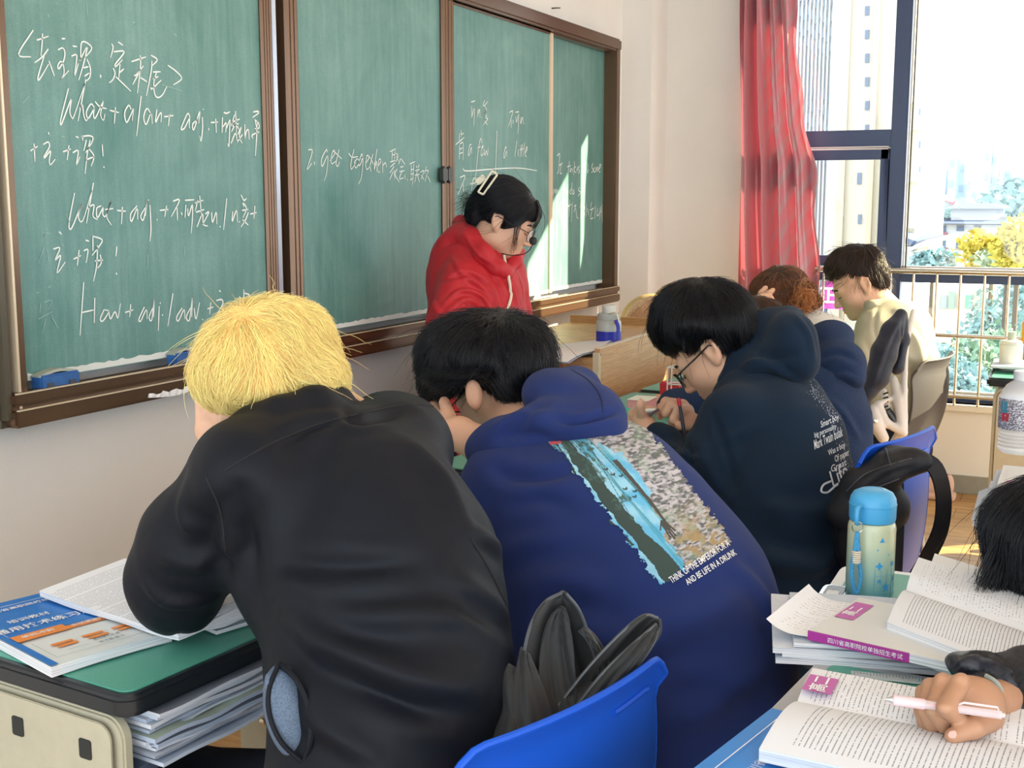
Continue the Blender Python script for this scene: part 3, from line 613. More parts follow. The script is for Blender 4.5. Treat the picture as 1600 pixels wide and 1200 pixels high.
# ================================================================ PEOPLE
m_skin = mat('skin', (0.70, 0.42, 0.29), rough=0.5, spec=0.4, sss=0.25, bump=0.04, bscale=900)
m_skin2 = mat('skin_tan', (0.46, 0.25, 0.15), rough=0.5, spec=0.4, sss=0.2, bump=0.06, bscale=900)
m_lip = mat('lips', (0.55, 0.20, 0.16), rough=0.4)
m_dark = mat('lash_brow', (0.015, 0.012, 0.01), rough=0.8)
m_trouser = mat('dark_trousers', (0.012, 0.014, 0.022), rough=0.9, spec=0.2, bump=0.1, bscale=700)
def cloth(name, col, rough=0.9, sheen=0.3, bump=0.12, bscale=1400, spec=0.10): return mat(name, col, rough=rough, sheen=sheen*0.12, bump=bump, bscale=bscale, spec=spec)
def hair_mat(name, col, rough=0.32):
    if name in MATS: return MATS[name]
    m = bpy.data.materials.new(name); m.use_nodes = True; b = m.node_tree.nodes['Principled BSDF']; nt = m.node_tree
    hi = nt.nodes.new('ShaderNodeHairInfo'); mx = nt.nodes.new('ShaderNodeMix'); mx.data_type = 'RGBA'
    mx.inputs[6].default_value = tuple(c*0.75 for c in col)+(1,); mx.inputs[7].default_value = tuple(min(1, c*1.35) for c in col)+(1,)
    nt.links.new(hi.outputs['Random'], mx.inputs[0]); nt.links.new(mx.outputs[2], b.inputs['Base Color'])
    b.inputs['Roughness'].default_value = rough; b.inputs['Specular IOR Level'].default_value = 0.35
    MATS[name] = m; return m
def head(S, c, A, s=1.0, open_=False, neck=(0, -0.05, -0.17), female=False, prof=1.0):
    c = np.array(c, float)
    L = lambda x, y, z: c+A@(np.array([x, y, z])*s)
    e = lambda p, r, k=0.015, sub=False: S.ell(L(*p), np.array(r)*s, A, k, sub)
    e((0, -0.012, 0.035), (0.074, 0.094, 0.086)); e((0, 0.030, -0.030), (0.060, 0.064, 0.086), 0.03)
    e((0, 0.050, -0.085), (0.036, 0.036, 0.030), 0.035)
    for q in (-1, 1):
        e((q*0.036, 0.055, -0.032), (0.026, 0.030, 0.026), 0.03); e((q*0.050, 0.012, -0.070), (0.016, 0.03, 0.022), 0.03)
    S.cap(L(-0.034, 0.080, 0.014), L(0.034, 0.080, 0.014), 0.013*s, None, 0.02)
    for q in (-1, 1): e((q*0.031, 0.103, -0.005), (0.017, 0.014, 0.011), 0.012, True)
    for q in (-1, 1): e((q*0.031, 0.081, -0.006), (0.0135, 0.0125, 0.0115), 0.004)
    S.cap(L(0, 0.092, 0.004), L(0, 0.112*prof, -0.036), 0.007*s, 0.0105*s, 0.012)
    for q in (-1, 1): e((q*0.011, 0.102, -0.041), (0.008, 0.010, 0.007), 0.008)
    S.cap(L(-0.016, 0.090, -0.061), L(0.016, 0.090, -0.061), 0.0065*s, None, 0.008); S.cap(L(-0.013, 0.089, -0.072), L(0.013, 0.089, -0.072), 0.0068*s, None, 0.008)
    S.cap(L(-0.02, 0.104, -0.0665), L(0.02, 0.104, -0.0665), 0.0016*s, None, 0.003, True)
    e((0, 0.080, -0.098), (0.017, 0.014, 0.014), 0.02)
    for q in (-1, 1):
        e((q*0.076, -0.008, -0.010), (0.008, 0.019, 0.031), 0.008); e((q*0.072, 0.0, -0.034), (0.007, 0.010, 0.012), 0.006)
        e((q*0.086, -0.006, -0.008), (0.006, 0.011, 0.020), 0.004, True)
        S.chain([(L(q*0.080, 0.008, 0.006), 0.0035*s), (L(q*0.083, -0.006, 0.022), 0.004*s), (L(q*0.085, -0.024, 0.010), 0.004*s), (L(q*0.083, -0.022, -0.012), 0.0038*s), (L(q*0.076, -0.006, -0.036), 0.005*s)], 0.004)
    S.cap(L(0, -0.018, -0.055), L(*neck), 0.050*s, 0.054*s, 0.03)
    return L
def face_bits(L, A, s, parent, iris=False):
    for q in (-1, 1):
        b = MB(); b.tube(crom([L(q*0.045, 0.0845, -0.0085), L(q*0.031, 0.0945, -0.013), L(q*0.018, 0.0875, -0.010)], 4), [0.0006*s]+[0.0013*s]*7+[0.0006*s], 6); b.build('eyelash', m_dark, parent, smooth=True)
        b = MB(); b.tube(crom([L(q*0.048, 0.084, 0.016), L(q*0.034, 0.0945, 0.0215), L(q*0.016, 0.0955, 0.016)], 4), [0.001*s]+[0.0026*s]*7+[0.0015*s], 6, flat=(A[:, 2], 1.2)); b.build('eyebrow', m_dark, parent, smooth=True)
    b = MB(); b.tube(crom([L(-0.019, 0.0905, -0.0645), L(0, 0.0975, -0.0625), L(0.019, 0.0905, -0.0645)], 4), [0.001*s]+[0.0042*s]*7+[0.001*s], 8); b.tube(crom([L(-0.017, 0.090, -0.0695), L(0, 0.0965, -0.0725), L(0.017, 0.090, -0.0695)], 4), [0.001*s]+[0.0044*s]*7+[0.001*s], 8)
    b.build('lips', m_lip, parent, smooth=True)
def glasses(L, A, s, parent, rnd=False, m=None, w=0.0015):
    m = m or mat('glasses_black', (0.01, 0.01, 0.012), rough=0.25); g = empty('glasses', L(0, 0.11, -0.01), parent=parent)
    fr = MB()
    for q in (-1, 1):
        R_, H_ = (0.024, 0.022) if rnd else (0.026, 0.019); pw = 2 if rnd else 3.2
        ring = [L(q*0.034+R_*math.copysign(abs(math.cos(a))**(2/pw), math.cos(a)), 0.112-abs(q*0.034+R_*math.cos(a))**2*3.5, -0.010+H_*math.copysign(abs(math.sin(a))**(2/pw), math.sin(a))) for a in np.linspace(0, 2*math.pi, 29)]
        fr.tube(ring, w*s, 6)
        fr.tube([L(q*0.060, 0.100, -0.004), L(q*0.078, 0.085, -0.002), L(q*0.083, 0.03, 0.0), L(q*0.084, -0.012, 0.004), L(q*0.082, -0.03, -0.014)], w*1.1*s, 6)
        MB().prism([p-A[:, 1]*0.0004 for p in ring[:-1]], A[:, 1]*0.0008).build('lens', mat('lens_glass', (0.8, 0.86, 0.9), rough=0.05, alpha=0.22, spec=0.8), g)
    fr.tube([L(-0.010, 0.112, -0.004), L(0, 0.116, -0.001), L(0.010, 0.112, -0.004)], w*s, 6)
    fr.build('frame', m, g, smooth=True)
def to_mesh_obj(S, name, m, parent=None, vox=0.005, rel=1, lines=None, wr=0.0, wfreq=(9, 9, 9), seed=1, ret=False, clip=None, **t):
    V, Q = S.mesh(vox, clip)
    V = relax(V, Q, rel)
    if lines: V = folds(V, Q, lines)
    if wr:
        N = vnormals(V, Q); f = fbm(V*np.array(wfreq), 3, seed); r = 1-np.abs(fbm(V*np.array(wfreq)*0.8+11.3, 2, seed+5))*1.6
        V = V+N*((f*0.5+np.clip(r, -1, 1)*0.5)*wr)[:, None]
    o = mk(name, V, Q, m, parent, True, **t)
    return (o, V, Q) if ret else o
def strands(name, parent, V, Q, m, crown, n=6000, seg=7, length=0.05, rad=0.00035, lift=0.006, grav=0.3, noise=0.5, gdir=(0, 0, -1), seed=3, keep=None, taper=0.35, clump=0.6, curl=0.0, wild=0.05):
    rng = np.random.default_rng(seed); V = np.asarray(V); bvh = bvh_of(V, Q)
    a = V[Q[:, 0]]; b_ = V[Q[:, 1]]; c = V[Q[:, 2]]; d = V[Q[:, 3]]
    ar = np.linalg.norm(np.cross(c-a, d-b_), axis=1); cdf = np.cumsum(ar)/ar.sum()
    crown = np.array(crown, float); gd = np.array(gdir, float); pts = []; cnt = 0
    idx = np.searchsorted(cdf, rng.random(n)); uv = rng.random((n, 2))
    roots = (a[idx]*(1-uv[:, :1])+b_[idx]*uv[:, :1])*(1-uv[:, 1:])+(d[idx]*(1-uv[:, :1])+c[idx]*uv[:, :1])*uv[:, 1:]
    if keep is not None: roots = roots[np.array([keep(p) for p in roots])]
    n = len(roots); Ls = length*(0.6+0.8*rng.random(n))
    cl = np.stack([vnoise(roots*48+k*17, seed+k)*0.7+vnoise(roots*110+k*9, seed+k+4)*0.5 for k in range(3)], 1)*clump+rng.normal(size=(n, 3))*noise*0.35
    wl = (rng.random(n) < wild)
    path = np.zeros((n, seg, 3)); P0 = roots.copy(); path[:, 0] = P0; dirs = None
    for k in range(1, seg):
        st = Ls/(seg-1); out = np.zeros_like(P0)
        for i in range(n):
            h = bvh.find_nearest(Vector(P0[i])); nrm = np.array(h[1])
            away = P0[i]-crown; away -= nrm*(away@nrm); away /= (np.linalg.norm(away)+1e-6)
            dv = away*(1-grav)+gd*grav+cl[i]*(0.5+0.5*k/seg)
            if curl: dv = dv+np.cross(nrm, away)*curl*math.sin(k*1.9+i)
            dv -= nrm*(dv@nrm)*(0.0 if wl[i] else 0.85); dv /= (np.linalg.norm(dv)+1e-6)
            if wl[i]: dv = dv+nrm*0.5; dv /= np.linalg.norm(dv)
            if dirs is not None: dv = dirs[i]*0.45+dv*0.55; dv /= (np.linalg.norm(dv)+1e-6)
            q = P0[i]+dv*st[i]
            if not wl[i]:
                h = bvh.find_nearest(Vector(q)); q = np.array(h[0])+np.array(h[1])*lift*(k/(seg-1))*(0.4+(i*0.618) % 1.0)
            out[i] = q
        dirs = out-P0; dirs /= (np.linalg.norm(dirs, axis=1, keepdims=True)+1e-9); P0 = out; path[:, k] = out
    return hair_curves(name, parent, path, m, rad, taper)
def hair_curves(name, parent, path, m, rad, taper=0.35):
    n, seg = path.shape[:2]
    hc = bpy.data.hair_curves.new(name); hc.add_curves([seg]*n)
    hc.attributes['position'].data.foreach_set('vector', path.astype(np.float32).ravel())
    ra = hc.attributes.get('radius') or hc.attributes.new('radius', 'FLOAT', 'POINT')
    r = (rad*np.linspace(1, taper, seg))[None, :]*np.ones((n, 1)); ra.data.foreach_set('value', r.astype(np.float32).ravel())
    hc.materials.append(m); o = bpy.data.objects.new(name, hc); COL.objects.link(o); setpar(o, parent); o['kind'] = 'stuff'
    return o
def on_surface(V, Q, pl, lift=0.001):
    bvh = bvh_of(V, Q); out = []
    for q in crom([(a, b, 0) for a, b in pl], 5):
        h, n = cast(bvh, q[0], q[1])
        if h is not None: out.append(h+n*lift)
    return out
def seam(V, Q, pl, m, parent, r=0.0012, name='seam'):
    p = on_surface(V, Q, pl, 0.0003)
    p = [p[0]]+[b for a, b in zip(p[:-1], p[1:]) if np.linalg.norm(a-b) < 0.1] if p else p
    if len(p) > 2: MB().tube(p, r, 6).build(name, m, parent, smooth=True)
def person(name, S, m, label, vox=0.0045, group=None, lines=None, rel=1):
    V, Q = S.mesh(vox); V = relax(V, Q, rel)
    return mk(name, V, Q, m, None, True, label=label, cat='person')
def body_core(S, pts, arms=(), legs=()):                # inner body so that head, hands and torso are one continuous surface
    S.pch(pts, 0.03)
    for a in arms: S.pch(a, 0.015)
    for a in legs: S.chain(a, 0.02)

def hair_cap(H, L, A, s=1.0):                           # hair over the whole skull so that no scalp shows
    for p, r in (((0, -0.024, 0.048), (0.083, 0.099, 0.086)), ((0, 0.03, 0.085), (0.06, 0.05, 0.045)), ((0, -0.05, 0.0), (0.070, 0.065, 0.07))): H.ell(L(*p), np.array(r)*s, A, 0.02)
def hair_cut(H, L, A, s=1.0, face=True):               # clears ears and face
    for q in (-1, 1): H.ell(L(q*0.092, -0.004, -0.016), np.array((0.030, 0.026, 0.036))*s, A, 0.006, True)
    if face: H.ell(L(0, 0.085, -0.045), np.array((0.090, 0.062, 0.062))*s, A, 0.008, True)
def legs(o, hip, s=1.0, sp=0.10, fwd=(0, 1), m=None, foot=True):
    hip = np.array(hip, float); f = np.array([fwd[0], fwd[1], 0.0]); r = np.array([fwd[1], -fwd[0], 0.0]); T = SDF()
    T.ell(hip, (0.17*s, 0.14*s, 0.11*s), None, 0.04)
    for q in (-1, 1):
        a = hip+r*sp*q*0.8; k = a+f*0.40*s+r*q*0.03; k[2] = 0.50; g = k+f*0.04; g[2] = 0.10; T.cap(a, k, 0.085*s, 0.062*s, 0.03); T.cap(k, g, 0.058*s, 0.045*s, 0.02)
    to_mesh_obj(T, 'trousers', m or m_trouser, o, 0.011, 1)
    for q in (-1, 1):
        g = hip+r*sp*q*0.8+f*0.44*s+r*q*0.03; g[2] = 0.05; S = SDF(); S.ell(g+f*0.05, (0.045, 0.12, 0.045), None, 0.02); S.rbox(g+f*0.05-np.array([0, 0, 0.035]), (0.048, 0.13, 0.014), 0.012, None, 0.005); S.cap(g, g+np.array([0, 0, 0.06]), 0.04, None, 0.02)
        to_mesh_obj(S, 'shoe', mat('shoe_dark', (0.05, 0.05, 0.055), rough=0.6), o, 0.008, 1)
# ---------------------------------------------------------------- A: blond student in the black jacket
def student_blond():
    S = SDF(); A = basis(math.radians(6), math.radians(42), math.radians(-10)); c = P(424, 602, 1.71)
    L = head(S, c, A, 1.0)
    S.pell(532, 580, 1.665, 9, 25, 0.012, 0.004, rot=-0.1)                      # right ear seen from behind
    S.ell(L(0.078, -0.01, -0.01), (0.010, 0.02, 0.03), A, 0.006)
    S.pell(368, 642, 1.60, 20, 15, 0.012, 0.006, rot=-0.5); S.pell(372, 640, 1.585, 9, 7, 0.006, 0.004, rot=-0.5, sub=True)
    # left hand held against the face: palm, five fingers running up under the hair
    S.pch([(350, 705, 1.61, 22), (332, 672, 1.62, 24), (330, 645, 1.63, 24)], 0.012)
    S.pch([(322, 648, 1.615, 17), (316, 628, 1.62, 11), (322, 606, 1.63, 9), (332, 588, 1.64, 8)], 0.004)
    S.pch([(332, 640, 1.605, 17), (334, 618, 1.61, 11), (342, 598, 1.62, 9), (350, 582, 1.63, 8)], 0.004)
    S.pch([(342, 640, 1.60, 16), (352, 622, 1.60, 10), (360, 604, 1.61, 9), (368, 590, 1.62, 8)], 0.004)
    S.pch([(346, 655, 1.60, 16), (362, 645, 1.595, 9), (372, 632, 1.60, 8)], 0.004)
    S.pch([(322, 665, 1.64, 16), (338, 650, 1.67, 11), (352, 636, 1.69, 10)], 0.006)
    body_core(S, [(450, 655, 1.66, 34), (500, 715, 1.64, 44), (560, 850, 1.56, 90), (600, 1000, 1.5, 100), (610, 1200, 1.46, 100)],
              [[(500, 700, 1.6, 50), (380, 740, 1.52, 38), (285, 880, 1.6, 34), (278, 925, 1.64, 30), (330, 800, 1.63, 26), (350, 705, 1.62, 20)],
               [(520, 720, 1.66, 40), (600, 720, 1.74, 26), (570, 790, 1.85, 20), (480, 760, 1.88, 18), (450, 690, 1.84, 16)]])
    o = person('person', S, m_skin, 'blond student in a black jacket with head propped on one hand, seen from behind')
    mj = cloth('jacket_black', (0.0060, 0.0078, 0.0125), rough=0.55, sheen=0.06, bump=0.08, spec=0.15)
    J = SDF(); k = 0.06
    J.pell(520, 775, 1.60, 185, 135, 0.13, k); J.pell(615, 705, 1.71, 92, 88, 0.10, k); J.pell(598, 900, 1.53, 188, 190, 0.14, k)
    J.pell(612, 1075, 1.47, 196, 190, 0.15, k); J.pell(600, 1260, 1.44, 190, 160, 0.16, k); J.pell(440, 860, 1.58, 80, 120, 0.10, k)
    J.pell(395, 735, 1.52, 80, 72, 0.09, k); J.pell(612, 655, 1.76, 62, 42, 0.05, 0.03); J.pell(470, 690, 1.58, 90, 50, 0.08, 0.04)
    J.pch([(375, 745, 1.51, 74), (300, 845, 1.58, 74), (277, 900, 1.62, 70), (278, 925, 1.64, 58)], 0.035)
    J.pch([(280, 925, 1.64, 56), (318, 820, 1.63, 46), (340, 735, 1.62, 34), (347, 708, 1.615, 30)], 0.03)
    J.pch([(640, 700, 1.74, 60), (640, 800, 1.85, 50), (560, 820, 1.92, 44), (480, 740, 1.86, 30)], 0.03)
    # standing collar
    J.pch([(362, 672, 1.59, 12), (398, 660, 1.55, 20), (440, 648, 1.545, 24), (490, 632, 1.575, 24), (530, 622, 1.63, 20)], 0.02)
    lines = [([(440, 905), (520, 920), (640, 910)], 0.012, 0.004), ([(435, 935), (490, 1000), (600, 1045), (745, 1085)], 0.016, 0.008), ([(430, 960), (500, 1050), (620, 1100), (740, 1110)], 0.014, -0.007),
             ([(430, 900), (540, 960), (700, 965), (780, 1010)], 0.014, 0.007), ([(450, 880), (560, 885), (660, 880)], 0.012, -0.005), ([(640, 690), (700, 760), (740, 860)], 0.02, 0.006),
             ([(350, 760), (330, 840), (370, 900)], 0.016, -0.010), ([(375, 740), (385, 830), (395, 930)], 0.02, -0.012), ([(240, 860), (300, 880), (340, 860)], 0.012, 0.006), ([(300, 745), (290, 800), (330, 850)], 0.014, 0.006),
             ([(470, 1110), (530, 1150), (600, 1190)], 0.014, 0.007), ([(700, 900), (770, 940), (800, 985)], 0.014, 0.006), ([(735, 830), (770, 850), (790, 890)], 0.010, 0.006), ([(540, 640), (560, 660), (640, 640)], 0.01, -0.006),
             ([(480, 1010), (560, 1060), (690, 1130)], 0.010, -0.005), ([(520, 860), (560, 760), (600, 680)], 0.03, 0.003), ([(440, 700), (480, 670), (530, 655)], 0.010, -0.006), ([(220, 900), (260, 940), (330, 940)], 0.01, 0.005)]
    jo, V, Q = to_mesh_obj(J, 'jacket', mj, o, 0.0065, 2, lines, 0.0045, (8, 8, 11), 3, True)
    ms = mat('seam_black', (0.006, 0.006, 0.008), rough=0.8)
    seam(V, Q, [(352, 735), (420, 695), (500, 662), (570, 645), (640, 632), (700, 640)], ms, o); seam(V, Q, [(322, 745), (345, 800), (352, 860)], ms, o)
    seam(V, Q, [(735, 840), (770, 900), (800, 965), (815, 985)], ms, o)
    # lining showing at the open hem
    G = SDF(); G.pell(450, 1112, 1.368, 36, 76, 0.03, 0.01, rot=-0.22); G.pell(428, 1105, 1.35, 9, 56, 0.014, 0.008, rot=-0.2)
    ml = mat('mesh_lining', (0.16, 0.21, 0.30), rough=0.8); t = NT(ml); tc = t.n('ShaderNodeTexCoord'); vr = t.n('ShaderNodeTexVoronoi', i_Scale=520.0); t.l(tc.outputs['Object'], vr.inputs['Vector'])
    t.l(t.ramp(vr.outputs['Distance'], [(0.25, (0.05, 0.075, 0.12)), (0.45, (0.10, 0.145, 0.22))]), t.b.inputs['Base Color'])
    to_mesh_obj(G, 'lining', ml, o, 0.004)
    MB().tube(crom([P(436, 1038, 1.36), P(462, 1060, 1.345), P(482, 1105, 1.34), P(486, 1150, 1.335), P(476, 1188, 1.34)], 5), 0.0035, 8).build('hem_edge', mj, o, smooth=True)
    MB().tube(crom([P(434, 1040, 1.355), P(420, 1080, 1.34), P(422, 1120, 1.335), P(440, 1160, 1.335), P(472, 1190, 1.34)], 5), 0.0030, 8).build('hem_edge', mj, o, smooth=True)
    legs(o, P(610, 1330, 1.50))
    # hair
    mh = hair_mat('hair_blond', (1.0, 0.68, 0.26), 0.5); mc = mat('hair_blond_base', (1.0, 0.62, 0.20), rough=0.7, bump=0.5, bscale=160)
    H = SDF(); k = 0.03
    H.pell(414, 551, 1.655, 92, 66, 0.10, k); H.pell(370, 584, 1.63, 48, 50, 0.08, k); H.pell(470, 562, 1.67, 44, 58, 0.08, k); H.pell(428, 514, 1.67, 72, 38, 0.08, k)
    H.pell(430, 528, 1.74, 74, 48, 0.08, k); H.pell(400, 600, 1.60, 62, 34, 0.05, k, rot=0.25); H.pell(490, 590, 1.64, 40, 26, 0.04, k, rot=0.2)
    ho, V, Q = to_mesh_obj(H, 'hair', mc, o, 0.005, 1, None, 0.010, (24, 24, 18), 8, True)
    crown = P(388, 492, 1.60)
    strands('hair_strands', ho, V, Q, mh, crown, n=13000, seg=8, length=0.066, rad=0.00040, lift=0.010, grav=0.25, noise=0.35, clump=1.5, curl=0.35, seed=5, wild=0.006)
student_blond()
# ---------------------------------------------------------------- B: student in the navy hoodie with the forest print
def decal(V, Q, quad, nu, nv, fn, name, m, parent, lift=0.0014):
    # flat print on cloth: a grid laid over the garment; fn(s,t)->rgb or None (nothing printed there)
    bvh = bvh_of(V, Q); q = [np.array(x, float) for x in quad]; pts = {}; G = np.zeros((nv+1, nu+1, 3)); ok = np.zeros((nv+1, nu+1), bool)
    for j in range(nv+1):
        for i in range(nu+1):
            s_, t_ = i/nu, j/nv; p = q[0]*(1-s_)*(1-t_)+q[1]*s_*(1-t_)+q[2]*s_*t_+q[3]*(1-s_)*t_
            h, n = cast(bvh, p[0], p[1])
            if h is not None: G[j, i] = h+n*lift; ok[j, i] = True
    ss, tt = np.meshgrid((np.arange(nu)+0.5)/nu, (np.arange(nv)+0.5)/nv); col, mask = fn(ss, tt)
    good = ok[:-1, :-1] & ok[1:, :-1] & ok[:-1, 1:] & ok[1:, 1:] & mask
    e = np.maximum(np.linalg.norm(G[1:, :-1]-G[:-1, :-1], axis=2), np.linalg.norm(G[:-1, 1:]-G[:-1, :-1], axis=2)); good &= e < 0.03
    J, I = np.nonzero(good); idx = lambda j, i: j*(nu+1)+i
    F = np.stack([idx(J, I), idx(J+1, I), idx(J+1, I+1), idx(J, I+1)], 1)
    o = mk(name, G.reshape(-1, 3), F, m, parent, True)
    ca = o.data.color_attributes.new('print', 'FLOAT_COLOR', 'CORNER')
    cc = np.repeat(np.concatenate([col[J, I], np.ones((len(J), 1))], 1), 4, axis=0)
    ca.data.foreach_set('color', cc.astype(np.float32).ravel()); return o
def print_mat(name):
    m = mat(name, (0.5, 0.5, 0.5), rough=0.75, spec=0.25); t = NT(m); a = t.n('ShaderNodeVertexColor'); a.layer_name = 'print'; t.l(a.outputs[0], t.b.inputs['Base Color']); return m
def n2(s, t, f, seed): return fbm(np.stack([s*f[0], t*f[1], np.zeros_like(s)], -1), 4, seed)
def mixc(a, b, k): return a*(1-k[..., None])+np.array(b)*k[..., None]
def forest(s, t):                                       # s: left to right of the print, t: top to bottom
    C = np.zeros(s.shape+(3,)); sky = np.array([0.16, 0.52, 0.78]); C[:] = sky
    C = mixc(C, (0.42, 0.74, 0.88), np.clip(0.5+n2(s, t, (7, 12), 1)*0.9, 0, 1)*0.8)
    C = mixc(C, (0.05, 0.30, 0.50), np.clip(n2(s, t, (3, 3), 2)+t*0.5-0.2, 0, 1)*0.6)
    for c0, c1, w, k in ((0.30, 0.36, 0.018, .5), (0.44, 0.50, 0.016, .5), (0.38, 0.58, 0.02, .6), (0.24, 0.42, 0.012, .6)):   # far trunks
        C = mixc(C, (0.06, 0.32, 0.42), (np.abs(s-(c0+(c1-c0)*t)) < w).astype(float)*k)
    dk = (0.055, 0.085, 0.075)
    c = 0.13+0.06*t+0.015*np.sin(t*9); w = 0.050+0.055*t+0.02*n2(s, t, (6, 18), 3); C = mixc(C, dk, (np.abs(s-c) < w).astype(float))        # main trunk
    c = 0.03+0.03*np.sin(t*8+1); C = mixc(C, dk, (np.abs(s-c) < 0.014+0.01*n2(s, t, (8, 30), 4)).astype(float)*(t < 0.75))
    c = 0.50+0.10*(t-0.6); C = mixc(C, (0.05, 0.16, 0.16), ((np.abs(s-c) < 0.022) & (t > 0.55)).astype(float)*0.9)
    fo = (n2(s, t, (9, 14), 6)+0.9*(0.33-t)*3-np.abs(s-0.2)*1.2 > 0.15) & (s < 0.55)
    C = mixc(C, (0.08, 0.15, 0.13), fo.astype(float)*np.clip(0.4+n2(s, t, (40, 60), 7), 0, 1))
    for k in range(10):                                 # thin branches
        a = 0.04+0.03*k; C = mixc(C, dk, (np.abs(s-(0.10+a*0.9+0.25*t*((k % 3)-1))) < 0.004).astype(float)*(t < 0.12+0.05*k)*0.8)
    edge = 0.50+0.10*np.sin(t*5)+0.05*n2(s, t, (10, 14), 8)-0.12*(t < 0.22)            # leafy curtain on the right
    lf = np.clip(0.5+n2(s, t, (26, 90), 9)*0.9, 0, 1); right = (s > edge)
    L = mixc(np.zeros_like(C)+np.array((0.60, 0.57, 0.60)), (0.13, 0.14, 0.14), (1-lf))
    L = mixc(L, (0.42, 0.30, 0.14), (np.clip((t-0.62)*4, 0, 1)*np.clip(0.5+n2(s, t, (14, 30), 10), 0, 1)))
    L = mixc(L, (0.30, 0.42, 0.30), np.clip(n2(s, t, (10, 20), 12), 0, 1)*0.5)
    C = np.where(right[..., None], L, C)
    # reaching arm and hand silhouette
    ac = 0.475+0.03*np.sin((t-0.3)*5); arm = (t > 0.26) & (t < 0.70) & (np.abs(s-ac) < 0.026-0.012*(t-0.26)/0.44)
    hand = ((s-0.475)**2/0.036**2+(t-0.72)**2/0.035**2 < 1)
    for x0, x1, y1 in ((0.455, 0.400, 0.735), (0.46, 0.440, 0.80), (0.475, 0.470, 0.815), (0.49, 0.500, 0.805), (0.50, 0.530, 0.775)):
        tt_ = np.clip((t-0.70)/(y1-0.70), 0, 1.0); hand |= (np.abs(s-(x0+(x1-x0)*tt_)) < 0.0105) & (t > 0.70) & (t < y1)
    C = mixc(C, (0.09, 0.085, 0.075), (arm | hand).astype(float))
    for bx_, by_ in ((0.36, 0.34), (0.42, 0.36), (0.37, 0.44), (0.44, 0.47), (0.40, 0.50), (0.33, 0.30)):               # birds
        C = mixc(C, dk, ((np.abs(t-by_+0.35*np.abs(s-bx_)-0.006) < 0.006) & (np.abs(s-bx_) < 0.022)).astype(float))
    red = (n2(s, t, (16, 16), 13)+1.6*(0.10-np.hypot((s+0.02)*1.0, (t-0.0)*1.1)) > -0.2) & (s < 0.14) & (t < 0.10); C = mixc(C, (0.62, 0.12, 0.13), red.astype(float))
    m = (s > 0.035+0.04*n2(s, t, (4, 22), 14)+0.02*n2(s, t, (60, 90), 15)) & (s < 0.97+0.03*n2(s, t, (20, 60), 16)) & (t < 0.985+0.02*n2(s, t, (30, 9), 17))
    m |= red
    return C*0.85, m
def surf_text(V, Q, body, p0, p1, h_px, m, parent, name='lettering', skew=0.0, sx=1.0, bold=0.0, lift=0.0016):
    # lettering lying on cloth: baseline from picture point p0 to p1, letter height h_px
    bvh = bvh_of(V, Q); me = text_mesh(body, 1.0, 'LEFT', bold); n = len(me.vertices); co = np.zeros(n*3); me.vertices.foreach_get('co', co); co = co.reshape(-1, 3)
    w = co[:, 0].max(); p0 = np.array(p0, float); d = np.array(p1, float)-p0; up = np.array([d[1], -d[0]])/np.linalg.norm(d); 
    if up[1] > 0: up = -up
    out = np.zeros_like(co); bad = False; last = None
    for i, (x, y, _) in enumerate(co):
        q = p0+d*(x/w)+(up+d/np.linalg.norm(d)*skew)*(y+0.25)*h_px
        h, nn = cast(bvh, q[0], q[1])
        if h is None: h, nn = (last if last is not None else (P(q[0], q[1], 1.9), np.array([0, 0, 0.])))
        last = (h, nn); out[i] = h+nn*lift
    me.vertices.foreach_set('co', out.ravel()); me.update(); me.materials.clear(); return link_mesh(name, me, m, parent)
